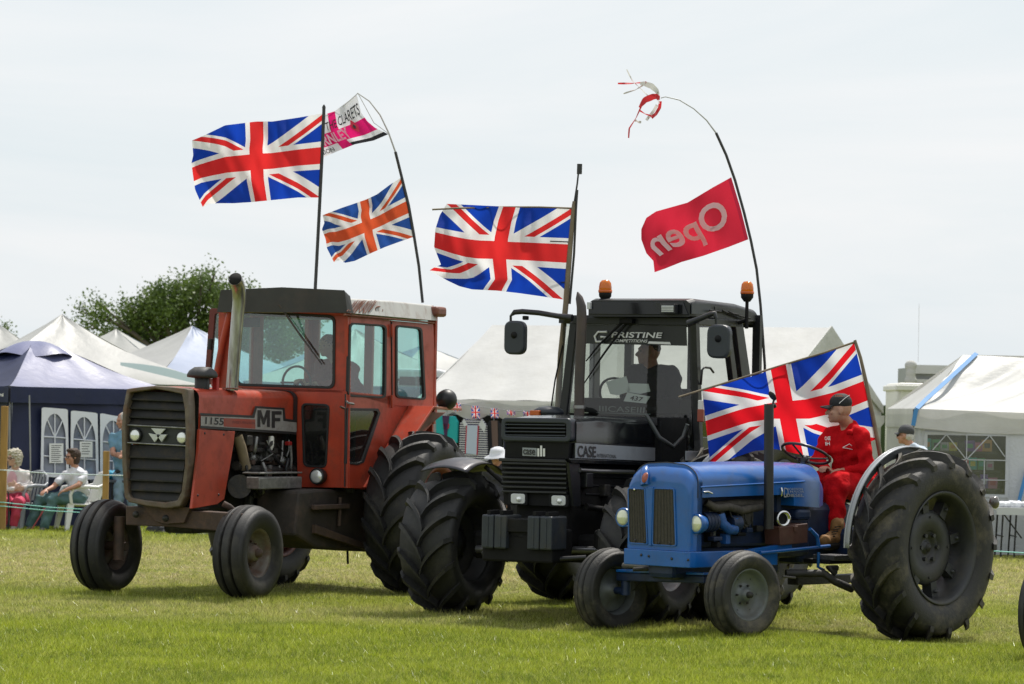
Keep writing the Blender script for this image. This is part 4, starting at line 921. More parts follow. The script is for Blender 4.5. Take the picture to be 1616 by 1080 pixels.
# rear wheels
mf_rt = lug_tyre(.865, .58, .48, 17, .072, .46, .42).mesh('tyre', RUB)
mbd = MB(); mbd.lathe([(.48, -.22), (.51, -.25), (.5, -.26), (.46, -.22), (.44, -.1), (.43, .1), (.46, .22), (.5, .25), (.51, .24), (.48, .2)], n=48); mf_rim = mbd.mesh('rim', mat('rim_red', (.2, .05, .04), .5, .1, var=.3, dirt=(.09, .05, .04), damt=.5))
mbd = MB(); mbd.lathe([(.44, .02), (.34, .06), (.2, .03), (.12, .06), (.1, .12), (0, .14)], n=40); mbd.lathe([(.44, .0), (.34, .04), (.2, .0), (.12, -.06), (0, -.06)], n=40); mf_rd = mbd.mesh('wheel', mat('rim_red', ()))
def mf_rear():
    d = bpy.data.objects.new('wheel', mf_rd); C.objects.link(d)
    for nm, me in (('tyre', mf_rt), ('rim', mf_rim)): o = bpy.data.objects.new(nm, me); C.objects.link(o); o.parent = d
    return d
put_wheel(T, -2.75, 1.30, .815, 0, mf_rear); d = put_wheel(T, -2.75, -.58, .80, R(180), mf_rear)
T.bx('wing_stay', U(452, 852, -2.2), (.05, .28, .16), RED); T.plU('far_wing', [(436, 846), (466, 842), (462, 862), (440, 866)], -2.25, .03, RED)
# the far wheel's tread must also point forwards
# ---- cab
T.rgU('windscreen_frame', rrect([(349, 485), (550, 492), (547, 622), (345, 616)], .03, 3), rrect([(377, 492), (527, 500), (526, 612), (372, 607)], .09, 3), UC+.0, .06, RED)
ws = T.rgU('windscreen_rubber', rrect([(375, 490), (529, 498), (528, 614), (370, 609)], .1, 5), rrect([(379, 494), (525, 502), (524, 610), (374, 605)], .09, 5), UC+.012, .03, RUBG)
mb = MB(); mb.add([U(x, y, UC-.01) for x, y in ((375, 491), (529, 499), (528, 614), (370, 609))], [(0, 1, 2, 3)]); mb.build('windscreen', GLG, T.root)
T.plU('bulkhead', [(345, 610), (549, 616), (548, 640), (345, 634)], UC, .04, RED)
lowq = rrect([(466, 618), (549, 620), (546, 770), (470, 769)], .03, 2); lowi = rrect([(477, 638), (518, 640), (513, 737), (480, 735)], .22, 2)
T.rgU('lower_front_panel', lowq, lowi, UC+.002, .04, RED)
T.rgU('window_rubber', rrect([(475, 636), (520, 638), (515, 739), (478, 737)], .24, 5), rrect([(478, 639), (517, 641), (512, 736), (481, 734)], .22, 5), UC+.012, .02, RUBG)
mb = MB(); mb.add([U(x, y, UC-.01) for x, y in ((475, 636), (520, 638), (515, 739), (478, 737))], [(0, 1, 2, 3)]); mb.build('lower_window', DGLASS, T.root)
T.bx('lower_front_panel', (UC-.02, -.68, 1.5), (.04, .55, .95), RED)
T.bx('firewall', (UC-.3, .15, 1.45), (.04, 1.5, .85), GREASE); T.bx('bell_housing', (UC+.1, 0, 1.35), (.3, .5, .9), GREASE, None, .05)
T.bx('cab_floor', (UC-1.0, .0, 1.12), (2.0, 1.7, .06), GREASE)
c = U(499, 752, UC+.12); mb = MB(); mb.lathe([(0, .01), (.05, .008), (.07, -.004), (.075, -.03)], c, (1, 0, 0), 24); lp = mb.build('work_lamp', LENS, T.root)
mb = MB(); mb.lathe([(.068, .0), (.078, .008), (.086, -.01), (.08, -.09), (.0, -.1)], c, (1, 0, 0), 24); mb.build('housing', BLACK, lp)
# A posts and the near side
T.tb('corner_post', [U(550, 495, UC-.02), U(547, 770, UC-.02)], .03, RED, n=8)
T.tb('corner_post', [U(364, 487, UC+.04), U(350, 545, UC+.04), U(338, 610, UC+.04)], .034, RED, n=8)
def vpl(px): return [S(x, y, VN) for x, y in px]
T.rgS('door', rrect([(549, 497), (616, 506), (618, 640), (549, 620)], .02, 2), rrect([(554, 511), (609, 515), (608, 627), (551, 624)], .12, 2), VN, .04, RED)
T.rgS('window_rubber', rrect([(552, 509), (611, 513), (610, 629), (549, 626)], .14, 5), rrect([(555, 512), (608, 516), (607, 626), (552, 623)], .12, 5), VN+.012, .03, RUBG)
mb = MB(); mb.add([S(x, y, VN-.015) for x, y in ((552, 509), (611, 513), (610, 629), (549, 626))], [(0, 1, 2, 3)]); mb.build('door_window', GLG, T.root)
lo = [(547, 622), (619, 636), (617, 645), (585, 768), (572, 766), (545, 764)]
li = [(552, 650), (595, 650), (597, 655), (572, 728), (563, 732), (548, 730)]
lo2 = [(546, 618), (619, 625), (621, 642), (588, 772), (570, 771), (544, 770)]
T.rgS('door_lower_panel', lo2, [(549, 645), (598, 646), (600, 652), (574, 729), (566, 733), (546, 731)], VN, .04, RED)
T.rgS('window_rubber', [(548, 644), (597, 645), (601, 652), (575, 730), (566, 734), (545, 732)], [(551, 648), (595, 649), (597, 653), (571, 728), (564, 731), (548, 729)], VN+.01, .02, RUBG)
mb = MB(); mb.add([S(x, y, VN-.015) for x, y in [(548, 644), (597, 645), (601, 652), (575, 730), (566, 734), (545, 732)]], [tuple(range(6))]); mb.build('lower_window', DGLASS, T.root)
T.rgS('quarter_panel', rrect([(617, 506), (684, 512), (690, 645), (619, 640)], .02, 2), rrect([(627, 515), (665, 519), (671, 630), (627, 626)], .14, 2), VN-.002, .04, RED)
T.rgS('window_rubber', rrect([(625, 513), (667, 517), (673, 632), (625, 628)], .16, 5), rrect([(628, 516), (664, 520), (670, 629), (628, 625)], .14, 5), VN+.01, .03, RUBG)
mb = MB(); mb.add([S(x, y, VN-.015) for x, y in ((625, 513), (667, 517), (673, 632), (625, 628))], [(0, 1, 2, 3)]); mb.build('quarter_window', GLG, T.root)
for p, q in (((618, 508), (619, 640)), ((545, 622), (544, 768))): T.tb('door_seam', [S(*p, VN+.004), S(*q, VN+.004)], .008, INKD, n=5)
for y in (520, 632): T.tb('hinge', [S(618, y-8, VN+.02), S(618.5, y+12, VN+.02)], .014, RED, n=6)
T.tb('door_handle', [S(547, 634, VN+.02), S(549, 636, VN+.05), S(558, 638, VN+.05)], .012, ALU, n=6)
T.tb('door_catch', [S(537, 642, VN+.02), S(544, 645, VN+.04)], .012, BROWN, n=6)
ur = S(686, 640, VN)[0]; UR = ur
# rear wall, far side (window openings so the marquee shows through)
zt = 2.93; zb = 1.55
mb = MB(); mb.box((ur, .2, 1.5), (.04, 1.5, 1.0)); mb.box((ur, .2, 2.95), (.04, 1.5, .12)); [mb.box((ur, v_, 2.35), (.05, .1, 1.2)) for v_ in (-.52, .15, .92)]; mb.build('rear_wall', RED, T.root, .006)
mb = MB(); mb.add([(ur+.01, -.55, 2.0), (ur+.01, .95, 2.0), (ur+.01, .95, 2.92), (ur+.01, -.55, 2.92)], [(0, 1, 2, 3)]); mb.build('rear_window', GLG, T.root)
VF = -.57
mb = MB(); mb.box(((UC+ur)/2, VF, 1.5), (UC-ur, .04, 1.0)); mb.box(((UC+ur)/2, VF, 2.96), (UC-ur, .04, .12)); [mb.box((u_, VF, 2.35), (w2, .05, 1.25)) for u_, w2 in ((UC-.06, .1), (UC-.78, .22), (ur+.06, .12))]; mb.build('far_wall', RED, T.root, .006)
mb = MB(); mb.add([(UC, VF+.01, 1.98), (ur, VF+.01, 1.98), (ur, VF+.01, 2.92), (UC, VF+.01, 2.92)], [(0, 1, 2, 3)]); mb.build('far_window', GLG, T.root)
T.bx('headlining', ((UC+ur)/2, .2, 2.98), (UC-ur-.05, 1.48, .05), GREASE)
# swung-open far door seen left of the windscreen
od = T.rgU('open_far_door', rrect([(331, 487), (360, 487), (348, 607), (322, 607)], .15, 3), rrect([(339, 495), (357, 495), (344, 598), (330, 598)], .2, 3), UC-.1, .05, mat('door_shade_red', (.14, .02, .018), .5, dirt=(.06, .03, .02), damt=.4))  # darker copy of the red paints the shade on this door
mb = MB(); mb.add([U(x, y, UC-.12) for x, y in ((338, 494), (358, 494), (345, 599), (329, 599))], [(0, 1, 2, 3)]); mb.build('pane', GLG, od)
T.tb('mirror_bracket', [U(333, 535, UC), U(331, 552, UC)], .03, BLACK)
# roof: dark front part and rust streaked white rear part
ROOFD = mat('roof_dark', (.035, .036, .035), .6, var=.3, vscale=4, dirt=(.08, .06, .05), damt=.3)
ROOFW = mat('roof_white', (.50, .50, .48), .5, var=.15, vscale=4, dirt=(.16, .06, .03), damt=.42, dscale=7, streak=(1, 1, .35))
uf = UC+.12; fl = U(346, 458, uf); fr_ = U(536, 468, uf); bl_ = U(350, 487, uf); br_ = U(543, 494, uf); vR = VN+.05
zT, zB = fr_[2], br_[2]; vL = fl[1]
def roofsec(u, ztop, zbot, vl, vr, ins): return [(u, vl, zbot), (u, vl+ins, ztop), (u, (vl+vr)/2, ztop+.03), (u, vr-ins, ztop), (u, vr, zbot)]
uE = S(690, 500, vR)[0]; zE = S(688, 482, vR)[2]; zEb = S(686, 506, vR)[2]; um = uf-.08; nearT = S(541, 470, vR)[2]
mb = MB(); mb.loft([roofsec(um, nearT+.0, zB+.0, vL, vR, .05), roofsec((um+uE)/2, (nearT+zE)/2+.01, (zB+zEb)/2, vL, vR, .05), roofsec(uE, zE, zEb, vL, vR, .05)], cap=True, smooth=False); mb.add([(um, vL, zB), (um, vR, zB), (uE, vR, zEb), (uE, vL, zEb)], [(0, 1, 2, 3)])
RF = mb.build('roof', ROOFW, T.root, .015)
mb = MB(); mb.loft([roofsec(uf+.02, fl[2]-.0, zB, vL-.01, vR, .04), roofsec(um-.02, nearT+.03, zB-.0, vL-.01, vR+.006, .045)], cap=True, smooth=False); mb.build('roof_visor', ROOFD, T.root, .012)
T.tb('roof_drip_rail', [U(346, 487, uf-.02), U(544, 496, uf-.02)], .012, RED, n=6)
T.tb('roof_drip_rail', [S(543, 497, vR-.01), S(685, 510, vR-.01)], .012, mat('rust', (.18, .06, .03), .8, var=.4, vscale=20), n=6)
RUST = mat('rust', ())
for k in range(14):      # peeled, rusted strokes on the roof's side
    x = 552+k*2.6+random.uniform(-1, 1); T.tb('rust_scratch', [S(x+8, 474+random.uniform(0, 3), vR-.035), S(x+random.uniform(-2, 2), 486, vR-.015), S(x-4+random.uniform(-4, 4), 492+random.uniform(-1, 4), vR+.002)], .005, RUST, RF, n=4)
T.tb('rust_scratch', [S(598+6*math.cos(a), 489+5*math.sin(a), vR-.02) for a in np.linspace(0, 5, 9)], .007, RUST, RF, n=4)
c = S(690, 492, vR); mb = MB(); mb.box((c[0]-.05, c[1]-.02, c[2]), (.24, .12, .11)); mb.build('rear_marker_lamp', mat('rusty_lamp', (.22, .07, .04), .5, var=.5, vscale=20), T.root, .03)
# wiper
T.tb('wiper_arm', [U(441, 481, uf+.02), U(474, 530, UC+.04), U(504, 570, UC+.03)], [.014, .010, .007], mat('wiper', (.06, .05, .045), .5), n=6)
T.tb('wiper_blade', [U(452, 498, UC+.02), U(508, 575, UC+.02)], .007, BLACK, n=5)
# inside: seat, steering wheel, mirror
SEATM = mat('seat_black', (.02, .02, .022), .8)
seat_mesh(T, UC-1.0, .12, 1.72, SEATM, .55)
c = V3(U(468, 604, UC-.35)); mb = MB(); mb.tube([c+Vector((math.cos(a)*.06-math.sin(a)*.0, math.cos(a)*.2, math.sin(a)*.17)) for a in np.linspace(0, 2*math.pi, 33)[:-1]], .013, 6, closed=True); mb.tube([c+Vector((.0, -.19, 0)), c+Vector((0, .19, 0))], .01, 5); mb.build('steering_wheel', BLACK, T.root)
T.tb('steering_column', [c, (UC+.05-.1, float(c[1]), 1.3)], .03, BLACK)
T.bx('dashboard', (UC-.12, .05, 1.98), (.18, .8, .12), SEATM)
T.bx('rear_mirror', U(397, 509, UC-.12), (.03, .2, .1), BLACK)
T.plU('sun_visor', [(380, 492), (524, 499), (524, 505), (380, 497)], UC-.05, .02, GREASE)
# rear wing: flat top plate, sloping front plate and its inner face
e1 = S(647, 641, VN); VO = VN+.30
T.plS('wing_side', [(619, 640), (647, 641), (690, 642), (690, 660), (655, 700), (600, 772), (572, 771)], VN-.01, .03, RED)
mb = MB(); mb.prism([S(645, 640, VN), S(572, 769, VN), (S(572, 769, VN)[0], VO-.1, S(572, 769, VN)[2]), (S(645, 640, VN)[0], VO, S(645, 640, VN)[2])], (-.02, 0, -.02)); mb.build('wing_front', RED, T.root, .006)
zt_ = e1[2]; mb = MB(); mb.prism([(e1[0], VN-.02, zt_), (e1[0], VO+.02, zt_), (e1[0]-.62, VO+.02, zt_-.01), (e1[0]-.62, VN-.02, zt_)], (0, 0, -.03)); mb.build('wing_top', mat('wing_top_red', (.42, .15, .09), .5, var=.3, dirt=(.25, .15, .1), damt=.5), T.root, .006)
T.plS('wing_inner_panel', [(649, 650), (704, 651), (672, 676), (644, 700), (634, 704)], VN+.012, .01, REDD)
c = S(705, 631, VO-.02); mb = MB(); mb.lathe([(0, .11), (.06, .1), (.1, .06), (.115, 0), (.11, -.03), (.0, -.03)], c, (1, .0, 0), 22); lp = mb.build('rear_work_lamp', BLACK, T.root); T.tb('stalk', [(c[0], c[1], c[2]-.08), (c[0], c[1], zt_)], .02, BLACK, lp)
# fuel tank, steps and belly beneath the cab
a = S(472, 775, .8); b = S(575, 775, .8)
T.plS('fuel_tank', [(474, 775), (500, 772), (580, 774), (590, 800), (598, 872), (500, 866), (466, 846)], .82, .5, mat('grimy_tank', (.035, .028, .023), .7, var=.4, vscale=5, dirt=(.09, .06, .045), damt=.5, dscale=4), None, .03)
T.bx('tank_rail', S(522, 800, .86), (.75, .05, .05), BROWN)
T.tb('tank_strap', [S(537, 785, .85), S(535, 830, .85)], .02, BROWN, n=6)
mb = MB(); mb.prism([S(498, 828, .86), S(598, 866, .9), S(598, 874, .9), S(498, 842, .86)], (0, -.1, 0)); mb.build('step_rail', BROWN, T.root, .004)
T.tb('drawbar_arm', [S(500, 861, .4), S(585, 864, .4)], .03, GREASE); T.tb('hanging_rod', [S(548, 862, .42), S(549, 890, .42)], .014, GREASE, n=6)
# precleaner and exhaust
c = U(319, 606, -.02); k = c[2]; mb = MB(); mb.lathe([(.075, -.05), (.075, .06), (.07, .07)], c, (0, 0, 1), 20); st = mb.build('air_intake', BLACK, T.root)
mb = MB(); mb.lathe([(.08, .055), (.15, .065), (.155, .09), (.13, .13), (.08, .165), (0, .17)], c, (0, 0, 1), 28); mb.build('precleaner_cap', mat('dusty_black', (.03, .03, .032), .6, dirt=(.16, .15, .13), damt=.35), st)
T.bx('intake_bracket', (c[0]-.16, c[1]+.06, k-.0), (.05, .06, .14), mat('red_cap', ()))
ue = -.42; e = [U(366, 616, ue), U(370, 560, ue), U(375, 500, ue), U(377.5, 475, ue), U(377.5, 462, ue+.015), U(376, 452, ue+.05), U(373.5, 445, ue+.10), U(371, 440.5, ue+.15)]
EX = T.tb('exhaust_pipe', e, [.062, .062, .064, .066, .068, .069, .070, .071], CHROME, n=20)
mb = MB(); d = (V3(e[-1])-V3(e[-2])).normalized(); mb.lathe([(.0, .004), (.066, .004), (.068, -.01)], V3(e[-1])+d*.004, d, 20); mb.build('exhaust_mouth', mat('mouth_black', (.004, .004, .004), .9), EX)  # flat black disc closing the pipe end
mb = MB(); mb.lathe([(.10, 0), (.1, .012), (.068, .014)], (e[0][0], e[0][1], e[0][2]+.01), (0, 0, 1), 20); mb.build('exhaust_flange', RUST, EX)
# ================================================================== black tractor
T = CA = Tr(CS, 'glossy black cabbed tractor with two amber beacons, front weights and number 437')
S, U = T.S, T.U
GB = mat('gloss_black', (.006, .007, .009), .16, spec=.4, coat=.15, dirt=(.05, .045, .04), damt=.12, dscale=6)
SB = mat('satin_black', (.009, .010, .014), .42, var=.2, vscale=5, dirt=(.06, .055, .05), damt=.2, dscale=7)
SLATE = mat('slate_frame', (.024, .030, .042), .42, var=.15)
MATB = mat('matt_black', (.007, .007, .008), .7, var=.4, vscale=9, dirt=(.04, .035, .028), damt=.2, spec=.25)
WGT = mat('weight_grey', (.026, .033, .045), .5, var=.3, vscale=6, dirt=(.09, .08, .06), damt=.3)
DGR = mat('decal_grey_light', (.26, .28, .30), .4, dirt=(.12, .11, .1), damt=.2)
INKW = mat('print_white', (.7, .7, .7), .5)
CG = glass('cab_glass', (.62, .66, .62), .06, .03, .012, (.4, .42, .4))
HW = .37; UG = .47; wtp = U(850, 658, UG)[2]
ux = S(1036, 690, HW)[0]
# bonnet
def tring(u, hw, wt, wb, rx, rz): return hood_ring(u, hw, wt, wb, rx, rz, 6, .012)
mb = MB(); mb.loft([tring(UG-.06, HW, wtp-.02, U(850, 700, UG)[2], .05, .04), tring(UG-.5, HW, wtp+.01, U(850, 700, UG)[2], .06, .05), tring(ux, HW, S(1036, 667, HW)[2]+.02, S(1036, 700, HW)[2], .06, .05)], cap=True); HD = mb.build('bonnet', GB, T.root)
zb_ = S(960, 728, HW-.01)[2]
mb = MB(); mb.box(((UG-.08+ux)/2, 0, zb_+.09), (UG-.08-ux, 2*HW-.03, .2)); mb.build('bonnet_side', SB, T.root, .01)
T.plS('decal_band', [(909, 700), (1035, 707), (1034, 728), (909, 723)], HW+.004, .01, DGR, HD, .001)
T.wr('CASE', [(911, 703), (940, 705), (940, 722.5), (911, 721.5)], 'S', HW+.004, INKD, HD, bold=.02)
T.wr('INTERNATIONAL', [(941.5, 716), (972, 718), (972, 723.5), (941.5, 722)], 'S', HW+.004, INKD, HD, bold=.008)
T.plS('bonnet_lip', [(897, 724), (1052, 731), (1052, 736), (903, 731)], HW+.03, .05, GB)
# nose: framed upper grille, badge panel, lower grille with lamps
T.rgU('grille_frame', rrect([(791, 659), (901, 660), (901, 698), (790, 696)], .22, 5), rrect([(797, 667), (893, 669), (893, 690), (797, 688)], .18, 5), UG+.03, .12, SLATE, None, .012)
T.plU('grille_back', [(794, 662), (898, 664), (897, 694), (794, 693)], UG-.03, .03, MATB)
for i in range(4): y = 669+i*5.6; mb = MB(); mb.beam(U(796, y+1, UG+.0), U(894, y+2.2, UG+.0), .05, .012); mb.build('grille_bar', SLATE, T.root, .003)
T.plU('badge_panel', [(797, 697), (899, 699), (896, 725), (796, 723)], UG+.0, .1, MATB)
T.wr('case', [(826, 709), (845, 710), (845, 718.5), (826, 717.5)], 'U', UG+.01, INKD, None, bold=.02, off=.006)
T.pU('badge_plate', [(824.5, 706.5), (847, 707.5), (847, 720.5), (824.5, 719.5)], UG+.006, DGR)
for i, (x, y) in enumerate(((849.5, 708), (854, 703.5), (858.5, 708))): T.pU('badge_bar', [(x-1.6, y), (x+1.6, y), (x+1.6, 720.5), (x-1.6, 720.5)], UG+.006, INKW)
T.plU('lower_grille', [(791, 725), (897, 728), (897, 800), (795, 797)], UG-.01, .1, MATB)
T.plU('grille_edge', [(787, 723), (902, 726), (903, 731), (787, 728)], UG+.04, .12, SB)
for i in range(7): y = 731+i*7.4; mb = MB(); mb.beam(U(793, y, UG+.02), U(895, y+2.6, UG+.02), .04, .018); mb.build('grille_bar', SB, T.root, .003)
for x, y in ((817, 787), (881, 790)):
    lp = T.plU('headlight_housing', rrect([(x-15, y-10), (x+15, y-9), (x+15, y+11), (x-15, y+10)], .15, 3), UG+.03, .05, MATB)
    T.plU('headlight', rrect([(x-11, y-8), (x+11, y-7.3), (x+11, y+8.3), (x-11, y+7.7)], .25, 3), UG+.04, .02, LENSR, lp, .004)
    mb = MB(); mb.lathe([(0, .02), (.02, .018), (.026, 0)], U(x+2, y+1, UG+.04), (1, 0, 0), 12); mb.build('bulb', LENS, lp)
T.plS('cheek_panel', [(898, 729), (915, 732), (917, 800), (905, 800)], HW, .03, SB)
T.plS('engine_panel', [(915, 738), (1050, 745), (1040, 800), (918, 797)], HW-.06, .03, MATB)
for i in range(3): T.tb('panel_rib', [S(924, 752+i*14, HW-.055), S(1000, 755+i*14, HW-.055)], .009, SB, n=5)
T.tb('pipe', [S(915, 742, HW+.01), S(945, 744, HW+.02), S(1000, 745, HW+.02)], .02, mat('bright_pipe', (.25, .25, .26), .3, .8))
T.tb('pipe', [S(925, 800, HW), S(960, 805, HW+.05), S(975, 825, HW+.1)], .03, MATB)
T.bx('engine_block', (-.4, 0, 1.05), (1.5, .55, .75), MATB, None, .04)
T.bx('gearbox', (-2.0, 0, .98), (1.9, .6, .75), MATB, None, .05)
T.bx('rear_axle', (-2.75, -.1, .95), (.4, 1.7, .4), MATB, None, .06)
T.bx('front_axle', (0, -.05, .66), (.28, 1.6, .26), MATB, None, .05)
for k in range(8): T.bx('engine_fitting', (random.uniform(-1, .3), HW-.1+random.uniform(0, .08), random.uniform(.85, 1.3)), (random.uniform(.06, .2), .1, random.uniform(.05, .16)), random.choice([MATB, SB, GREASE]), None, .01)
# weights and their carrier
UWt = .92
T.bx('weight_carrier', (.72, .02, .88), (.34, .62, .12), MATB)
T.bx('weight_carrier', (.66, .02, .70), (.4, .72, .3), MATB, None, .02)
for x0, x1, yo in ((760, 778, 0), (780, 798, .6), (832, 850, 2.4), (852, 870, 3)):
    a = U(x0, 812+yo, UWt); b = U(x1, 866+yo, UWt); hw_ = (b[1]-a[1])/2; cv = (a[1]+b[1])/2
    wg = T.bx('front_weight', (UWt-.15, cv, (a[2]+b[2])/2), (.3, abs(b[1]-a[1]), a[2]-b[2]), WGT, None, .014)
    T.bx('ridge', (UWt-.0, cv, (a[2]+b[2])/2), (.012, .02, (a[2]-b[2])*.9), WGT, wg, .003)
    T.bx('lifting_lug', (UWt-.12, cv, a[2]+.02), (.2, .035, .04), MATB, wg, .004)
T.rgU('hitch_clevis', rrect([(801, 822), (829, 824), (829, 850), (801, 848)], .15, 2), rrect([(806, 829), (824, 830), (824, 844), (806, 843)], .1, 2), UWt-.06, .1, SB)
T.tb('hitch_pin', [U(815, 818, UWt-.1), U(815, 856, UWt-.1)], .018, MATB)
T.tb('lower_bar', [U(762, 873, UWt-.2), U(800, 880, UWt-.15), U(872, 883, UWt-.2), U(925, 880, UWt-.3)], .022, SB)
T.bx('axle_fitting', (.1, .62, .72), (.3, .3, .25), MATB, None, .04)
T.tb('steering_ram', [(.2, -.75, .62), (.22, .6, .66)], .035, mat('bright_pipe', ()))
# front wheels with deep lugs
ca_ft = lug_tyre(.68, .56, .36, 15, .07, .52, .42).mesh('tyre', RUB)
RIMS = mat('rim_silver', (.72, .73, .75), .4, .1, dirt=(.1, .09, .08), damt=.3)
mbd = MB(); mbd.lathe([(.36, -.18), (.385, -.205), (.375, -.215), (.34, -.18), (.33, -.1), (.3, -.05), (.3, .05), (.33, .1), (.34, .18), (.375, .215), (.385, .205), (.36, .18)], n=48); ca_rim = mbd.mesh('rim', RIMS); ca_rimd = mbd.mesh('rim', mat('rim_dark', (.03, .032, .035), .45, .2, dirt=(.1, .09, .08), damt=.3))
mbd = MB(); mbd.lathe([(.31, .06), (.25, .075), (.18, .0), (.13, -.02), (.12, .06), (.0, .08)], n=36); bolts(mbd, .17, 8, .01, .014, .02); mbd.lathe([(.31, .04), (.2, .0), (.13, -.1), (.12, -.2), (0, -.2)], n=36); ca_disc = mbd.mesh('wheel', mat('rim_dark', ()))
def mkw(disc, parts):
    def f():
        d = bpy.data.objects.new('wheel', disc); C.objects.link(d)
        for nm, me in parts: o = bpy.data.objects.new(nm, me); C.objects.link(o); o.parent = d
        return d
    return f
put_wheel(T, 0, .95, .665, 0, mkw(ca_disc, [('tyre', ca_ft), ('rim', ca_rim)])); put_wheel(T, 0, -1.10, .66, 0, mkw(ca_disc, [('tyre', ca_ft), ('rim', ca_rimd)]))
ca_rt = lug_tyre(.945, .56, .52, 17, .07, .46, .42).mesh('tyre', RUB)
mbd = MB(); mbd.lathe([(.52, -.22), (.545, -.25), (.5, -.22), (.48, 0), (.5, .22), (.545, .25), (.52, .22)], n=48); ca_rr = mbd.mesh('rim', mat('rim_dark', ()))
mbd = MB(); mbd.lathe([(.48, .02), (.36, .06), (.2, .02), (.12, .1), (0, .1)], n=40); mbd.lathe([(.48, 0), (.36, .03), (.2, -.02), (.1, -.2), (0, -.2)], n=40); ca_rd = mbd.mesh('wheel', mat('rim_dark', ()))
put_wheel(T, -2.75, .82, .94, 0, mkw(ca_rd, [('tyre', ca_rt), ('rim', ca_rr)])); put_wheel(T, -2.75, -1.3, .935, 0, mkw(ca_rd, [('tyre', ca_rt), ('rim', ca_rr)]))
# front mudguards: thin curved plates over the tyres
for sg, vc in ((-1, -1.04),):
    def mg(s, t, vc=vc):
        a = R(62+62*s); r_ = .76+.02*math.cos(t*math.pi-math.pi/2); return (r_*math.cos(a)-.02, vc+(t-.5)*.5, .70+r_*math.sin(a)*.94+.03*math.sin(t*math.pi))
    mb = MB(); mb.grid(mg, 20, 8); o = mb.build('mudguard', mat('metallic_dark', (.045, .045, .055), .35, .4, dirt=(.12, .11, .1), damt=.3), T.root); sm_ = o.modifiers.new('t', 'SOLIDIFY'); sm_.thickness = .012
    if sg < 0: T.tb('mudguard_stay', [(-.1, vc+.2, 1.38), (-.12, vc+.42, 1.2), (-.1, vc+.5, .8)], .022, MATB)
# exhaust stack
ue = UG-.95; EXC = mat('heat_brown_steel', (.085, .065, .058), .5, .5, var=.4, vcol=(.05, .048, .05), vscale=6, dirt=(.14, .1, .08), damt=.3)
e = [U(914, 656, ue), U(914.5, 600, ue), U(917, 540, ue), U(918, 500, ue), U(917.5, 484, ue), U(914, 470, ue), U(911.5, 461, ue)]
mb = MB(); mb.tube(e, [.048, .048, .048, .047, .045, .034, .006], 16); mb.build('exhaust_pipe', EXC, T.root)
T.tb('exhaust_clamp', [U(914, 645, ue), U(914, 640, ue)], .056, mat('bright_pipe', ()), n=14)
# ---- cab
UCb = -1.25; VR = .835; VL = -.66
po = lambda name, pts, w, m_=SB: T.tb(name, pts, w, m_, n=8)
def flat_post(name, a, b, c, d, u=UCb, t=.07, m_=SB): return T.plU(name, [a, b, c, d], u, t, m_, None, .008)
flat_post('front_post', (899, 508), (910, 508), (893, 662), (881, 662)); flat_post('front_post', (1084, 502), (1098, 502), (1104, 662), (1093, 662))
flat_post('front_post', (1093, 660), (1104, 660), (1106, 745), (1096, 745))
T.plU('header', [(903, 500), (1098, 502), (1098, 514), (903, 511)], UCb+.02, .06, SB)
mb = MB(); mb.add([U(x, y, UCb-.02) for x, y in ((908, 508), (1086, 510), (1095, 740), (890, 660))], [(0, 1, 2, 3)]); mb.build('windscreen', CG, T.root)
T.plU('scuttle', [(880, 655), (1037, 660), (1037, 672), (880, 668)], UCb+.03, .06, SB)
T.bx('bulkhead', (UCb-.02, .05, 1.5), (.04, 1.3, .75), MATB)
T.plU('cab_front_lower', [(1037, 664), (1044, 664), (1046, 745), (1037, 745)], UCb+.0, .05, SB)
# sunstrip with lettering on the glass
T.plU('sun_strip', [(909, 512), (1083, 514), (1084, 546), (905, 542)], UCb-.012, .006, mat('sunstrip_black', (.008, .009, .011), .3), None, .0)
T.wr('PRISTINE', [(966, 524), (1045, 525), (1045, 534), (966, 533)], 'U', UCb, INKW, None, bold=.018, slant=.03)
T.wr('COMPETITIONS', [(966, 535.5), (1022, 536.3), (1022, 541), (966, 540.2)], 'U', UCb, INKW, None, bold=.01, slant=.03)
G_ = [(958, 524), (944, 524), (938.5, 531), (941, 539.5), (951, 539.5), (956, 532), (948, 532)]
T.tb('logo_stroke', [U(x, y, UCb) for x, y in G_], .012, INKW, n=5)
T.pU('white_stripe', [(985, 538), (1057, 540), (1059, 544), (985, 542)], UCb-.008, INKW, None, .006) if False else None
T.pU('white_stripe', [(1024, 539), (1057, 540), (1059, 544), (1022, 542.5)], UCb-.008, INKW, None, .006)
# roof
uf = UCb+.16; ub = -2.75; vr_ = VR+.06; vl_ = VL-.04
zt = U(1000, 474, uf)[2]; zbm = U(1000, 500, uf)[2]; L_ = U(926, 475, uf)[1]; Rr = U(1092, 478, uf)[1]
mb = MB()
def rs(u, dz, ins, zb=zbm): return [(u, L_+ins, zb), (u, L_+ins, zt-dz-.03), (u, L_+ins+.04, zt-dz), (u, Rr-ins-.04, zt-dz), (u, Rr-ins, zt-dz-.03), (u, Rr-ins, zb)]
mb.loft([rs(uf, .0, .02), rs(uf-.1, -.02, .0), rs(UCb-.9, -.01, -.0), rs(ub+.15, .03, .0), rs(ub, .09, .02)], closed=True, smooth=False); RO = mb.build('roof', SB, T.root, .012)
T.plU('roof_front_panel', [(930, 477), (1078, 477), (1086, 497), (930, 496)], uf+.012, .02, GB, RO)
for i in range(5): T.tb('vent_louvre', [S(1094, 481+i*3.2, Rr-.01), S(1120, 482+i*3.2, Rr-.01)], .006, MATB, RO, n=4)
T.plS('roof_side_panel', [(1092, 478), (1122, 479), (1122, 497), (1092, 496)], Rr+.006, .01, SLATE, RO, .002)
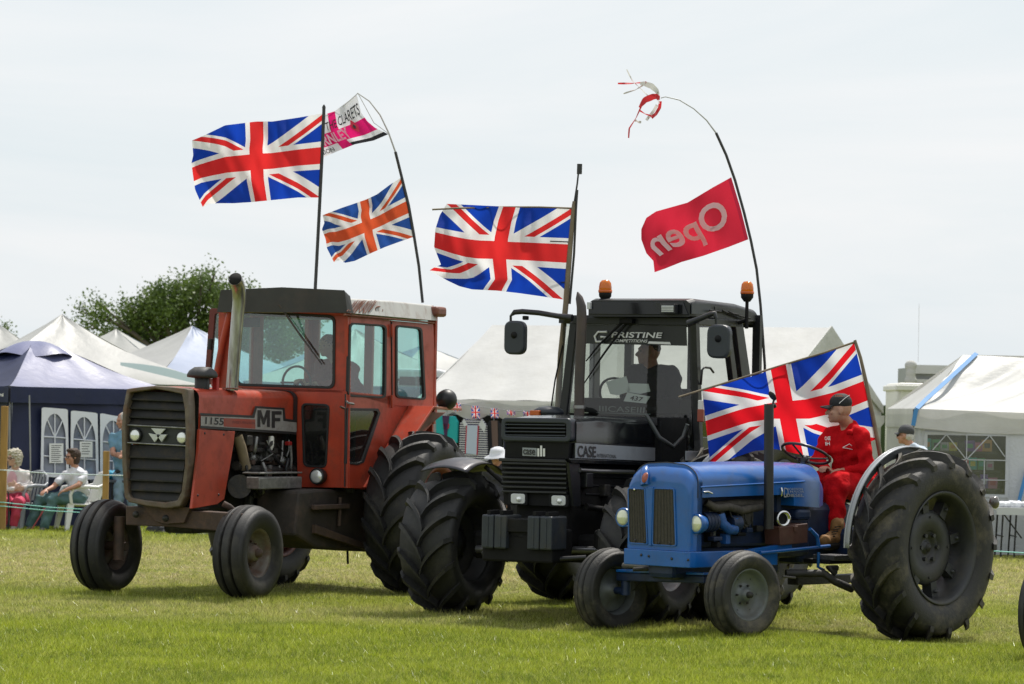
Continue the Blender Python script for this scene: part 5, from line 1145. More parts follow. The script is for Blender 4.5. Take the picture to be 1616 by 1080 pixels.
T.plS('roof_side_panel', [(1128, 484), (1162, 487), (1164, 508), (1130, 503)], Rr+.006, .01, SB, RO, .002)
wl = T.plU('work_lamp', [(1041, 480), (1065, 480), (1065, 495), (1041, 495)], uf+.1, .08, SB); T.plU('lens', [(1043.5, 482.5), (1062.5, 482.5), (1062.5, 492.5), (1043.5, 492.5)], uf+.106, .01, LENSR, wl, .002)
for i in range(3): T.plU('lens_bar', [(1043.5, 484.7+i*2.6), (1062.5, 484.7+i*2.6), (1062.5, 485.2+i*2.6), (1043.5, 485.2+i*2.6)], uf+.11, .003, SB, wl, 0)
T.plU('side_lamp', [(926, 477), (931, 477), (931, 488), (926, 488)], uf+.05, .05, LENSR)
# side: door, rear post, glass
def fS(name, px, v=VR, t=.06, m_=SB): return T.plS(name, px, v, t, m_, None, .006)
xr = 1168
fS('door_frame', [(1098, 505), (1104, 505), (1110, 700), (1104, 700)]); fS('door_post', [(1146, 512), (1153, 512), (1178, 700), (1170, 700)]); fS('rear_post', [(1160, 505), (1172, 505), (1200, 700), (1184, 700)])
fS('door_post', [(1143, 560), (1158, 590), (1166, 640), (1150, 640)]) if False else None
fS('door_top', [(1098, 503), (1172, 505), (1172, 517), (1098, 513)]); fS('lower_side_panel', [(1104, 690), (1190, 690), (1200, 760), (1106, 760)], VR, .05, GB)
mb = MB(); mb.add([S(x, y, VR-.03) for x, y in ((1100, 508), (1172, 510), (1190, 692), (1106, 692))], [(0, 1, 2, 3)]); mb.build('door_window', CG, T.root)
T.tb('door_handle', [S(1106, 607, VR+.01), S(1108, 584, VR+.05), S(1112, 580, VR+.06), S(1121, 581, VR+.06), S(1126, 588, VR+.04)], .011, SB, n=6)
T.plS('model_strip', [(1083, 712), (1132, 713), (1132, 728), (1083, 727)], VR+.02, .01, DGR, None, .001); T.wr('1455XL', [(1103, 716), (1129, 717), (1129, 726), (1103, 725)], 'S', VR+.022, INKD, None, bold=.01)
# back and far side of the cab
ubk = -2.65
mb = MB(); mb.box((ubk, .08, 1.7), (.05, 1.45, .7)); mb.box((ubk, .08, zbm-.0), (.05, 1.45, .1)); [mb.box((ubk, v_, 2.4), (.06, .08, 1.0)) for v_ in (-.6, .1, .8)]; mb.build('rear_wall', SB, T.root)
mb = MB(); mb.box(((UCb+ubk)/2, VL, 1.6), (UCb-ubk, .05, .6)); mb.box(((UCb+ubk)/2, VL, zbm-.02), (UCb-ubk, .05, .08)); mb.box((UCb-.75, VL, 2.3), (.12, .06, 1.1)); mb.build('far_wall', SB, T.root)
mb = MB(); mb.add([(UCb, VL+.02, 1.85), (ubk, VL+.02, 1.85), (ubk, VL+.02, zbm), (UCb, VL+.02, zbm)], [(0, 1, 2, 3)]); mb.build('far_window', CG, T.root)
T.bx('headlining', ((UCb+ubk)/2, .08, zbm+.0), (1.3, 1.4, .04), MATB); T.bx('cab_floor', ((UCb+ubk)/2, .08, 1.4), (1.4, 1.45, .05), MATB)
_q = U(1036, 672, UCb-.72); seat_mesh(T, UCb-.85, _q[1], 1.66, SEATM, .5)
# the far door's tinted glass swings outwards beyond the post
T.tb('far_window_edge', [U(888, 545, UCb), U(876, 600, UCb), U(868, 655, UCb)], .008, MATB, n=5)
mb = MB(); mb.add([U(x, y, UCb-.02) for x, y in ((893, 540), (902, 515), (886, 655), (868, 655))], [(0, 1, 2, 3)]); mb.build('far_quarter_glass', CG, T.root)
# dash, papers, number card, brand card
T.bx('dashboard', (UCb-.2, .05, 1.98), (.3, 1.1, .14), MATB)
T.plU('instrument_hood', [(925, 655), (944, 636), (1005, 634), (1030, 643), (1036, 662)], UCb-.2, .1, MATB)
PS = mat('sheet_white', (.72, .74, .76), .6)
T.rgU('brand_card', [(940, 637), (1028, 640), (1026, 655), (941, 652)], [(942, 639), (1026, 642), (1024.5, 653.2), (942.5, 650.5)], UCb-.06, .004, mat('card_rim', (.2, .24, .25), .6), None, 0)
T.plU('brand_card', [(942, 638.5), (1026, 641.5), (1024.5, 653.7), (942.5, 650.8)], UCb-.062, .004, mat('card_grey', (.09, .11, .115), .6), None, 0)
T.wr('IIICASEIII', [(946, 640.5), (1018, 643), (1017, 652), (946, 649.5)], 'U', UCb-.05, mat('card_ink', (.20, .22, .22), .6), None, bold=.005)
def sheetU(name, px, u, m_=PS): return T.plU(name, px, u, .004, m_, None, 0)
# driver's steering wheel
c = V3(U(975, 625, UCb-.38)); mb = MB(); mb.tube([c+Vector((math.cos(a)*.09, math.cos(a)*.0+math.sin(a)*.19, math.cos(a)*.17)) for a in np.linspace(0, 2*math.pi, 33)[:-1]], .013, 6, closed=True); mb.build('steering_wheel', BLACK, T.root)
# wipers
for p, q, r in (((992, 505), (952, 560), (922, 605)), ((986, 505), (945, 545), (925, 570))): T.tb('wiper', [U(*p, UCb+.05), U(*q, UCb+.03), U(*r, UCb+.01)], [.014, .01, .006], MATB, n=6)
T.bx('wiper_motor', U(990, 507, UCb+.05), (.08, .14, .05), MATB)
# mirrors on arms
def mirror(arm, head, u, m_=SB, w=16, h=27):
    T.tb('mirror_arm', [U(x, y, u) for x, y in arm[:-2]]+[U(x, y, u) for x, y in arm[-2:]], [.035]*(1)+[.026]*(len(arm)-3)+[.013]*2, m_, n=8)
    mr_ = T.plU('mirror', rrect([(head[0]-w, head[1]-h), (head[0]+w, head[1]-h+.5), (head[0]+w-1, head[1]+h), (head[0]-w-1, head[1]+h-.5)], .4, 6), u+.06, .09, SLATE, None, .02)
    mb = MB(); mb.lathe([(0, .03), (.02, .028), (.035, 0)], U(head[0], head[1]-4, u+.06), (1, 0, 0), 12); mb.build('ball_joint', MATB, mr_)
mirror([(903, 502), (880, 499), (850, 494), (824, 492), (812, 493), (806, 499), (806, 520)], (811, 533), UCb+.28)
mirror([(1086, 511), (1105, 503), (1122, 496), (1128, 495), (1130, 503), (1130, 520)], (1133, 539), UCb+.35, SB, 18, 27)
T.bx('mirror_knob', U(829.5, 502, UCb+.28), (.05, .05, .04), MATB)
for pts in ([(1120, 490), (1135, 492), (1150, 494), (1165, 497)], [(1140, 490), (1160, 500), (1180, 508), (1188, 507)], [(1150, 492), (1168, 499), (1184, 503)]): T.tb('cable', [S(x, y, Rr+.03+.01*math.sin(x)) for x, y in pts], .008, MATB, n=5)
# amber beacons
AMB = mat('amber_dome', (.75, .22, .01), .12, coat=.7, trans=.4); AMBD = mat('amber_base', (.5, .1, .01), .3)
def beacon(c, zs, lb=None):
    bc = T.tb('beacon_stalk', [(c[0], c[1], c[2]-zs), (c[0], c[1], c[2]-.0)], .018, MATB)
    mb = MB(); mb.lathe([(.03, -.04), (.06, -.0), (.062, .035), (.058, .04)], c, (0, 0, 1), 20); mb.build('base', MATB, bc)
    mb = MB(); mb.lathe([(.058, .035), (.062, .04), (.062, .09), (.055, .13), (.035, .155), (0, .16)], c, (0, 0, 1), 24); mb.build('dome', AMB, bc)
    mb = MB(); mb.lathe([(.063, .035), (.067, .04), (.067, .06), (.062, .062)], c, (0, 0, 1), 24); mb.build('collar', AMBD, bc)
beacon(U(955, 468, uf-.15), .1); beacon(S(1179, 470, vr_+.05), .3)
T.tb('beacon_bracket', [S(1179, 505, vr_+.05), S(1165, 510, vr_-.05)], .02, MATB)
# indicator lamps, mirror-like intake dome, small details at the bonnet's far side
c = U(866, 652, UCb+.35); mb = MB(); mb.lathe([(.12, -.03), (.15, 0), (.14, .03), (.1, .055), (.03, .065), (0, .066)], c, (0, 0, 1), 24); mb.build('air_cleaner_dome', SLATE, T.root)
T.bx('indicator', U(845, 652, UCb+.5), (.05, .1, .05), AMBD)
T.bx('side_indicator', S(1106, 656, VR+.06), (.04, .06, .12), mat('indicator_red', (.3, .06, .03), .3)); T.bx('side_indicator', S(1107, 640, VR+.06), (.04, .06, .1), mat('indicator_white', (.7, .7, .65), .3))
T.tb('hose', [S(1020, 655, HW+.1), S(1040, 690, .6), S(1062, 705, .65), S(1078, 690, .7), S(1085, 670, .75)], .02, mat('hose_clear', (.05, .055, .055), .3))
# ---- loose things in the cab
r = empty('number_card', V3(T.fr.W(*U(1005, 628, UCb-.06))), 0, 'white entry card numbered 437 behind the windscreen of the black tractor', 'card')
n0 = len(T.root.children)
def loose(obs, r):
    for o in obs:
        M_ = wm(o); o.parent = None; o.data.transform(M_); adopt(o, r)
a = T.plU('card', [(990, 619.5), (1026, 626), (1019, 637), (984, 633.5)], UCb-.04, .004, PS, None, 0); b = T.wr('437', [(996, 624), (1016, 627.5), (1013, 634), (993.5, 631.5)], 'U', UCb-.04, INKD, None, bold=.02, off=.004)
c_ = T.wr('BEACON', [(994, 621), (1019, 625), (1018.5, 627), (993.5, 622.8)], 'U', UCb-.04, INKD, None, bold=.0, off=.004)
bpy.data.objects.remove(c_); loose([a, b], r)
for px, lb in (([(956, 603), (988, 594), (995, 618), (975, 624), (963, 622)], 'left of two crumpled white sheets held up inside the black cab'), ([(992, 605), (1023, 606), (1026, 618), (1010, 622), (990, 619)], 'right of two white sheets lying above the number card in the black cab')):
    o = T.plU('paper_sheet', px, UCb-.10, .006, PS, None, 0); loose([o], None) if False else None
    M_ = wm(o); o.parent = None; o.data.transform(M_); tag(o, lb, 'paper')
# ================================================================== blue tractor
T = BT = Tr(BL, 'small open vintage blue tractor with upright exhaust and huge rear tyres')
S, U = T.S, T.U
BLU = mat('tractor_blue', (.004, .105, .40), .30, spec=.5, var=.25, vcol=(.005, .09, .33), vscale=4, dirt=(.05, .07, .12), damt=.18, dscale=9, coat=.35, bump=.02, bscale=6)
BLUD = mat('greasy_blue', (.008, .024, .075), .5, var=.4, vscale=8, dirt=(.02, .022, .03), damt=.5, dscale=7)
MESHB = mat('grille_mesh', (.075, .065, .05), .7, var=.3, vscale=40, bump=.6, bscale=160)
EXB = mat('exhaust_black', (.012, .012, .013), .45, var=.3, dirt=(.05, .04, .035), damt=.25)
RIMB = mat('rim_bluegrey', (.13, .145, .15), .45, .2, var=.3, vscale=8, dirt=(.11, .10, .075), damt=.4, dscale=6)
HW = .36; UG = .28
xs1 = S(1103, 786, HW); zbn = xs1[2]; ut = S(1288, 760, HW)[0]
zr = S(1200, 781, HW)[2]
# radiator cowl, rounded nose
zb0 = U(1040, 868, UG)[2]
def nring(u, hw, wt, wb, rx, rz, n=12): return hood_ring(u, hw, wt, wb, rx, rz, n, .01)
zT = U(1040, 731, UG-.3)[2]
mb = MB(); mb.loft([nring(UG-.0, .335, zT-.165, zb0, .10, .10), nring(UG-.0, .345, zT-.15, zb0, .12, .12), nring(UG-.015, .355, zT-.10, zb0, .14, .13), nring(UG-.05, HW, zT-.05, zb0, .16, .14), nring(UG-.10, HW, zT-.018, zb0, .18, .15), nring(UG-.16, HW, zT-.004, zb0, .2, .15), nring(xs1[0]+.02, HW, zT, zb0, .2, .15)], cap=True)
COWL = mb.build('radiator_cowl', BLU, T.root)
zE = zT+.02
mb = MB(); mb.loft([nring(xs1[0]+.015, HW-.004, zT-.002, zbn, .2, .15), nring(-.6, HW-.004, zT+.012, zbn+(zr-zbn)*.7, .2, .15), nring(-1.15, HW-.004, zT+.012, zr, .2, .15)], cap=False)
mb.loft([nring(-1.15, HW-.004, zT+.012, zr-.10, .2, .15), nring(-1.52, HW-.004, zT+.005, zr-.12, .2, .16), nring(ut-.08, HW-.02, zT-.02, zr-.12, .21, .17), nring(ut-.18, HW-.06, zT-.08, zr-.1, .2, .16), nring(ut-.22, HW-.12, zT-.16, zr-.05, .2, .12)], cap=True)
HDB = mb.build('bonnet', BLU, T.root)
T.tb('bonnet_seam', [(xs1[0]+.018, y, z) for _, y, z in nring(0, HW+.001, zT+.002, zbn, .2, .15)], .005, INKD, HDB, n=5)
T.tb('bonnet_bead', [S(1105, 769, HW), S(1160, 766, HW+.003), S(1270, 760, HW+.003)], .008, BLU, HDB, n=8)
T.tb('bonnet_catch', [S(1111, 777, HW+.01), S(1117, 776, HW+.02), S(1124, 779, HW+.02)], .009, mat('chrome', (.7, .7, .7), .15, 1.), HDB, n=6)
T.tb('bonnet_catch', [S(1233, 770, HW+.01), S(1234.5, 776, HW+.02), S(1233, 783, HW+.01)], .009, mat('chrome', ()), HDB, n=6)
SILV = mat('badge_silver', (.6, .62, .66), .3, .6)
T.wr('FORDSON', [(1242, 770.5), (1266, 770.2), (1266, 774), (1243, 774.2)], 'S', HW+.004, SILV, HDB, bold=.006)
T.wr('MAJOR', [(1246, 774.8), (1268, 774.8), (1268, 778.6), (1246, 778.6)], 'S', HW+.004, SILV, HDB, bold=.006)
T.wr('DIESEL', [(1240, 779.2), (1268, 779.4), (1268, 784.5), (1240, 784.5)], 'S', HW+.004, SILV, HDB, bold=.01)
T.wr('D', [(1236.5, 770), (1243.5, 770), (1243.5, 785), (1236.5, 785)], 'S', HW+.004, SILV, HDB, bold=.0)
# grille halves, centre strip, badge, bumper band
for o4, lb in ((((990, 770), (1018, 771), (1022, 860), (991, 858)), 'l'), (((1030, 770), (1064, 771), (1067, 863), (1028, 861)), 'r')):
    o_ = rrect(o4, .12, 3); g = T.rgU('grille_frame', o_, rrect([(a+(2 if i in (0, 3) else -2), b+(2 if i < 2 else -2)) for i, (a, b) in enumerate(o4)], .1, 3), UG+.012, .02, BLU, None, .003)
    T.plU('grille_mesh', [(a+(1.5 if i in (0, 3) else -1.5), b+(1.5 if i < 2 else -1.5)) for i, (a, b) in enumerate(o4)], UG+.006, .008, MESHB, g, 0)
    for k in range(7):
        t = (k+.7)/7.4; x0 = o4[0][0]*(1-t)+o4[1][0]*t; x1 = o4[3][0]*(1-t)+o4[2][0]*t; T.tb('grille_wire', [U(x0, o4[0][1]+2, UG+.012), U(x1, o4[3][1]-2, UG+.012)], .003, mat('wire_dark', (.025, .025, .02), .5), g, n=4)
T.plU('centre_strip', [(1018, 769), (1030, 769), (1027, 862), (1023, 862)], UG+.02, .03, BLU, None, .006)
mb = MB(); mb.lathe([(0, .016), (.03, .012), (.036, 0)], (0, 0, 0), (1, 0, 0), 20); bd = mb.build('nose_badge', mat('orange_badge', (.36, .09, .05), .4, var=.3, vscale=30), T.root); bd.location = V3(U(1018, 754, UG+.052)); bd.scale = (1, .85, 1.35); bd.rotation_euler.y = R(-22)
rid = mb = MB(); mb.tube([U(1018, 766, UG+.01), U(1018, 750, UG-.01), U(1019, 742, UG-.06), U(1023, 737, UG-.12)], [.042, .045, .04, .02], 12); mb.build('nose_ridge', BLU, COWL)
for p in ((1001, 773), (1003, 853), (1017, 856), (1040, 857), (1057, 858)): mb = MB(); mb.lathe([(0, .008), (.01, .005), (.011, 0)], U(*p, UG+.015), (1, 0, 0), 8); mb.build('grille_screw', mat('chrome', ()) if p[1] < 800 else INKD, T.root)
zb1 = U(1030, 868, UG+.02)[2]; zb2 = U(1030, 893, UG+.02)[2]
mb = MB(); pp = [(UG+.03, -.36), (UG+.035, 0), (UG+.03, .33), (UG+.01, .375), (UG-.05, .39), (-.9, .385), (-.9, .33), (UG-.05, .33), (UG-.03, -.36)]
mb.prism([(a, b, zb2) for a, b in pp], (0, 0, zb1-zb2)); mb.build('front_frame', BLU, T.root, .006)
T.plS('side_rail', [(1180, 868), (1250, 857), (1250, 866), (1200, 880), (1180, 884)], .385, .05, BLU)
for p in ((1012, 876), (1024, 878), (1060, 882), (1086, 884)): mb = MB(); mb.lathe([(0, .008), (.012, .005), (.013, 0)], U(*p, UG+.035), (1, 0, 0), 8); mb.build('frame_bolt', INKD, T.root)
# lamps
for px, py, v in ((983, 817, None), (1098, 827, 1)):
    c = V3(U(px, py, UG-.06)); mb = MB(); mb.lathe([(0, .03), (.045, .024), (.068, .01), (.07, 0)], c, (1, .0, 0), 28); lp = mb.build('headlight', LENS if 0 else mat('lens_yellowish', (.70, .72, .55), .1, .2, coat=.7), T.root)
    mb = MB(); mb.lathe([(.068, .004), (.078, .01), (.086, 0), (.085, -.04), (.07, -.09), (.045, -.115), (0, -.12)], c, (1, 0, 0), 28); mb.build('shell', BLU, lp)
    sg = 1 if v else -1; T.tb('bracket', [c+Vector((-.08, 0, 0)), (c.x-.12, c.y-sg*.1, c.z-.02)], .02, BLUD, lp)
c = V3(U(1123, 822, UG-.3)); 
# engine bay
T.bx('engine_block', (-.62, .02, 1.0), (1.15, .34, .5), BLUD, None, .03)
T.bx('cylinder_head', (-.62, .0, 1.24), (1.05, .26, .12), GREASE, None, .02)
T.tb('air_cleaner', [S(1108, 825, .26), S(1126, 823, .26)], .085, BLUD, n=18)
for k in range(3): T.tb('air_cleaner_band', [S(1112+k*5, 825-k*.5, .26), S(1113+k*5, 825-k*.5, .26)], .09, BLUD, n=18)
T.tb('coolant_pipe', [S(1136, 812, .30), S(1140, 826, .32), S(1150, 836, .34), S(1160, 836, .34)], .045, mat('mid_blue', (.012, .08, .28), .45, dirt=(.02, .02, .02), damt=.5, dscale=8), n=12)
T.tb('dynamo', [S(1152, 826, .3), S(1166, 826, .32)], .07, BLUD, n=16); T.tb('filter', [S(1160, 838, .33), S(1160, 818, .33)], .035, BLU, n=12)
T.tb('manifold', [S(1114, 793, .28), S(1130, 802, .32), S(1150, 800, .34), S(1170, 806, .34), S(1200, 800, .30)], .035, mat('manifold_rust', (.07, .06, .05), .8, var=.5, vscale=20), n=10)
T.tb('manifold', [S(1120, 800, .26), S(1160, 795, .26), S(1205, 795, .26)], .04, mat('manifold_rust', ()), n=10)
for k in range(4): T.tb('injector_pipe', [S(1150+k*12, 800, .3), S(1154+k*11, 815+k*2, .34), S(1175+k*4, 834, .3)], .007, GREASE, n=5)
for k in range(26): T.bx('engine_fitting', S(1110+random.uniform(0, 90), 800+random.uniform(0, 60), random.uniform(.2, .3)), (random.uniform(.04, .12), .08, random.uniform(.03, .1)), random.choice([BLUD, GREASE, GREASE, ALU, mat('mid_blue', ()), MATB]), None, .008)
T.tb('fan_belt_pulley', [S(1172, 815, .28), S(1174, 815, .3)], .1, GREASE, n=20)
T.bx('clutch_housing', (-1.35, 0, .95), (.5, .42, .62), BLUD, None, .05)
T.bx('transmission', (-1.85, 0, .85), (.8, .4, .55), BLUD, None, .06)
T.bx('rear_axle', (-2.03, .0, .76), (.3, 1.7, .3), BLUD, None, .06)
T.bx('belly', (-.5, 0, .62), (1.5, .3, .28), BLUD, None, .05)
T.plS('toolbox', [(1230, 832), (1275, 826), (1275, 857), (1232, 861)], .42, .18, mat('rust_brown_box', (.09, .035, .025), .6, var=.4, vscale=7, dirt=(.12, .07, .05), damt=.3), None, .008)
T.plS('toolbox_hasp', [(1253, 831), (1260, 831), (1258, 840), (1254, 840)], .43, .01, mat('rust_brown_box', ()))
c = S(1235, 819, .38); mb = MB(); mb.lathe([(.05, -.02), (.072, 0), (.075, .02), (.055, .03), (.045, .0)], c, (.35, 1, 0), 22); mb.build('horn_ring', mat('chrome', ()), T.root)
T.tb('horn_body', [c, (c[0]-.02, c[1]-.14, c[2])], .06, MATB, n=14)
T.bx('starter', S(1262, 812, .3), (.2, .12, .1), BLUD, None, .03)
T.tb('front_rod', [S(1200, 873, .42), S(1250, 868, .42), S(1309, 862, .42)], .016, BLU)
T.tb('drag_link', [S(1215, 876, .45), S(1320, 868, .4)], .0, BLUD) if False else None
T.tb('lever', [S(1278, 835, .42), S(1289, 846, .42), S(1292, 863, .42)], .018, BLU)
# front axle, spindles, steering arms
T.plU('front_axle', [(972, 903), (1111, 909), (1111, 921), (972, 917)], .05, .08, BLUD, None, .01)
T.plU('front_axle', [(972, 899), (1111, 904), (1111, 908), (972, 903)], .07, .12, BLU, None, .004)
for sg, w0 in ((1, .38), (-1, .335)): T.tb('king_pin', [(.0, sg*.6, .3), (.0, sg*.6, .55)], .045, BLUD); T.tb('stub_axle', [(0, sg*.58, w0), (0, sg*.75, w0)], .035, BLUD)
T.bx('axle_pivot', (.05, 0, .56), (.2, .16, .16), BLUD, None, .02)
T.tb('steering_arm', [U(985, 893, .08), U(1000, 892, .12), U(1028, 897, .1)], .028, mat('dirty_steel', (.2, .19, .18), .5, .4, var=.4)); T.tb('steering_arm', [U(1000, 899, .16), U(1040, 897, .14), U(1060, 899, .1)], .018, GREASE)
# front wheels
bl_ft = rib_tyre(.378, .235, .215, [(-.14, .055, .036), (.14, .055, .036)]).mesh('tyre', RUB_D)
mbd = MB(); mbd.lathe([(.215, -.07), (.228, -.088), (.21, -.075), (.195, 0), (.205, .06), (.228, .088), (.222, .094), (.205, .075), (.19, .045), (.17, .02), (.1, .012), (.07, .02), (.055, .05), (.04, .075), (0, .08)], n=40); mbd.lathe([(.19, 0), (.07, -.02), (.06, -.06), (0, -.06)], n=24); bl_disc = mbd.mesh('wheel', RIMB)
mbh = MB(); bolts(mbh, .085, 6, .014, .010, .018); bolts(mbh, .15, 6, .014, .006, .006); mbh.lathe([(0, .115), (.025, .11), (.03, .075)], n=14); bl_hub = mbh.mesh('hub', GREASE)
put_wheel(T, 0, .725, .378, R(-6), mkw(bl_disc, [('tyre', bl_ft), ('hub', bl_hub)])); put_wheel(T, 0, -.775, .335, R(180-6), mkw(bl_disc, [('tyre', bl_ft), ('hub', bl_hub)]))
# rear wheels: wide lugged tyre, rim, heavy cast centre held by clamps, open between
bl_rt = lug_tyre(.872, .50, .485, 17, .07, .46, .42, .1).mesh('tyre', RUB_D)
mbd = MB(); mbd.lathe([(.485, -.2), (.51, -.215), (.50, -.225), (.47, -.2), (.455, -.1), (.45, -.06), (.45, .06), (.455, .1), (.47, .2), (.50, .225), (.51, .215), (.485, .2)], n=56); bl_rim = mbd.mesh('rim', mat('rim_charcoal', (.05, .052, .055), .5, .3, var=.3, dirt=(.10, .09, .07), damt=.4))
mbd = MB(); mbd.lathe([(.0, -.03), (.30, -.03), (.335, -.01), (.34, .02), (.33, .05), (.29, .065), (.16, .075), (.15, .05), (.14, .045), (.10, .045), (.095, .02), (.05, .02), (.045, .05), (0, .052)], n=48); bolts(mbd, .12, 6, .046, .02, .03); bolts(mbd, .27, 4, .066, .012, .012); bl_rdisc = mbd.mesh('wheel', mat('cast_charcoal', (.055, .057, .06), .5, .3, var=.3, vscale=5, dirt=(.09, .08, .065), damt=.3))
mbh = MB(); mbh.lathe([(0, .07), (.03, .066), (.042, .05)], n=16); bl_rh = mbh.mesh('hub', GREASE)
mbc = MB()
for k in range(8):
    a = 2*math.pi*k/8+.2; M_ = Matrix(((math.cos(a), 0, math.sin(a)), (0, 1, 0), (-math.sin(a), 0, math.cos(a)))).transposed()
    mbc.box((.40*math.cos(a), .02, .40*math.sin(a)), (.17, .1, .085), Matrix(((math.cos(a), 0, -math.sin(a)), (0, 1, 0), (math.sin(a), 0, math.cos(a)))))
    mbc.lathe([(0, .03), (.016, .025), (.018, 0)], (.40*math.cos(a), .07, .40*math.sin(a)), (0, 1, 0), 6)
clamps = []
def bl_rear():
    d = mkw(bl_rdisc, [('tyre', bl_rt), ('rim', bl_rim), ('hub', bl_rh)])(); 
    me = bpy.data.meshes.get('rim_clamp') or None
    for k in range(8):
        mc = MB(); mc.box((.40, .02, 0), (.17, .1, .085)); mc.lathe([(0, .03), (.016, .025), (.018, 0)], (.40, .07, 0), (0, 1, 0), 6)
        me = me or mc.mesh('rim_clamp', mat('cast_charcoal', ())); o = bpy.data.objects.new('rim_clamp', me); C.objects.link(o); o.parent = d; o.rotation_euler.y = 2*math.pi*k/8+.2
    return d
put_wheel(T, -2.03, 1.14, .765, 0, bl_rear); put_wheel(T, -2.03, -1.16, .765, 0, bl_rear)
# wings: pale grey curved guard inside the near tyre
WING = mat('pale_grey_wing', (.30, .315, .34), .35, coat=.2, dirt=(.3, .29, .27), damt=.3)
for sg in (1, -1):
    def wg(s, t): 
        a = R(0+104*s); r_ = .898; return (-2.03+r_*math.cos(a), sg*(.95+.04*t), .765+r_*math.sin(a))
    mb = MB(); mb.grid(wg, 28, 3); o = mb.build('wing', WING, T.root); md = o.modifiers.new('t', 'SOLIDIFY'); md.thickness = .012
    mb = MB(); rim_ = [(-2.03+.892*math.cos(R(a)), sg*.94, .765+.892*math.sin(R(a))) for a in range(0, 105, 6)]; mb.prism(rim_+[(-2.03+.80*math.cos(R(a)), sg*.94, .765+.80*math.sin(R(a))) for a in range(104, -1, -6)], (0, -sg*.01, 0)); mb.build('wing_side', mat('wing_inner_grey', (.11, .115, .12), .5, dirt=(.1, .09, .07), damt=.4), o)
    T.tb('wing_edge', rim_, .012, WING, o, n=6)
# controls: steering column, wheel, seat, footplates, lift arms, rear lamp
c = V3(S(1272, 716, -.02)); ax = V3((-.45, 0, 1)).normalized()
x_ = V3((0, 1, 0)); y_ = ax.cross(x_)
mb = MB(); mb.tube([c+(x_*math.cos(a)+y_*math.sin(a))*.225 for a in np.linspace(0, 2*math.pi, 41)[:-1]], .014, 8, closed=True); SW = mb.build('steering_wheel', mat('steering_black', (.02, .012, .012), .35, coat=.3), T.root)
hb = c-ax*.05
for k in range(3): a = 2*math.pi*k/3+.5; T.tb('spoke', [hb, c+(x_*math.cos(a)+y_*math.sin(a))*.22], .009, BLACK, SW, n=6)
mb = MB(); mb.lathe([(0, .03), (.03, .02), (.035, -.02), (.02, -.05)], hb, ax, 16); mb.build('hub', BLACK, SW)
T.tb('steering_column', [hb, hb-ax*.45], .025, BLUD); T.bx('dash_housing', (ut-.2, 0, zr-.02), (.2, .34, .28), BLUD, None, .05)
T.tb('throttle_lever', [S(1280, 700-0, .05), S(1262, 711, .1)], .006, BLUD, n=5) if False else T.tb('throttle_lever', [c+Vector((.1, .02, -.1)), c+Vector((.28, .1, -.02))], .007, BLACK, n=5)
_q = S(1360, 782, 0); T.bx('seat', (_q[0], .02, _q[2]-.02), (.42, .46, .1), SEATM, None, .04); T.bx('seat_back', (_q[0]-.26, .02, _q[2]+.12), (.08, .44, .26), SEATM, None, .04)
T.tb('seat_post', [(_q[0], .02, _q[2]-.02), (_q[0], .02, .8)], .05, MATB)
for sg in (1, -1): T.bx('footplate', (-1.62, sg*.45, .62), (.5, .3, .04), MATB, None, .01)
a = S(1305, 842, .42); T.bx('footplate_step', (S(1318, 880, .55)[0], .52, S(1318, 880, .55)[2]), (.26, .24, .05), mat('step_tread', (.07, .07, .075), .5, .5, bump=.8, bscale=60), None, .006)
T.tb('step_bracket', [S(1292, 872, .5), S(1291, 895, .5), S(1300, 900, .5)], .014, BLU)
T.tb('lift_link', [S(1240, 905, .35), S(1300, 905, .55), S(1318, 918, .65), S(1345, 930, .7)], .035, GREASE); T.tb('lift_link', [S(1300, 935, .4), S(1340, 912, .6)], .02, GREASE) if False else None
T.tb('lift_rod', [S(1318, 905, .62), S(1308, 896, .6), S(1320, 897, .6)], .03, GREASE)
T.bx('drawbar', (-2.1, 0, .42), (1.0, .12, .08), GREASE)
T.tb('brake_rod', [S(1235, 910, .4), S(1255, 912, .42)], .012, mat('dirty_steel', ()), n=6)
c = V3(S(1572, 793, 1.0)); mb = MB(); mb.lathe([(0, .03), (.045, .02), (.06, 0), (.055, -.05), (0, -.07)], c, (-.4, 1, 0), 18); mb.build('rear_lamp', mat('smoked_lens', (.10, .09, .08), .2, coat=.5), T.root)
# upright exhaust with open flap
c0 = S(1213, 835, .45); c1 = S(1213.5, 640, .45)
mb = MB(); mb.tube([c0, c1, (c1[0], c1[1], c1[2]+.012)], [.043, .043, .041], 16); XP = mb.build('exhaust_pipe', EXB, T.root)
cc = V3(S(1219, 625, .45)); mb = MB(); mb.lathe([(0, .008), (.045, .006), (.048, 0), (.045, -.006), (0, -.008)], cc, (-.75, .25, .55), 18); mb.build('rain_flap', EXB, XP)
T.tb('flap_hinge', [S(1219, 640, .45), S(1222, 630, .45), cc], .01, EXB, XP, n=5); T.tb('flap_weight', [S(1221, 638, .45), S(1223, 643, .45)], .018, EXB, XP, n=6)
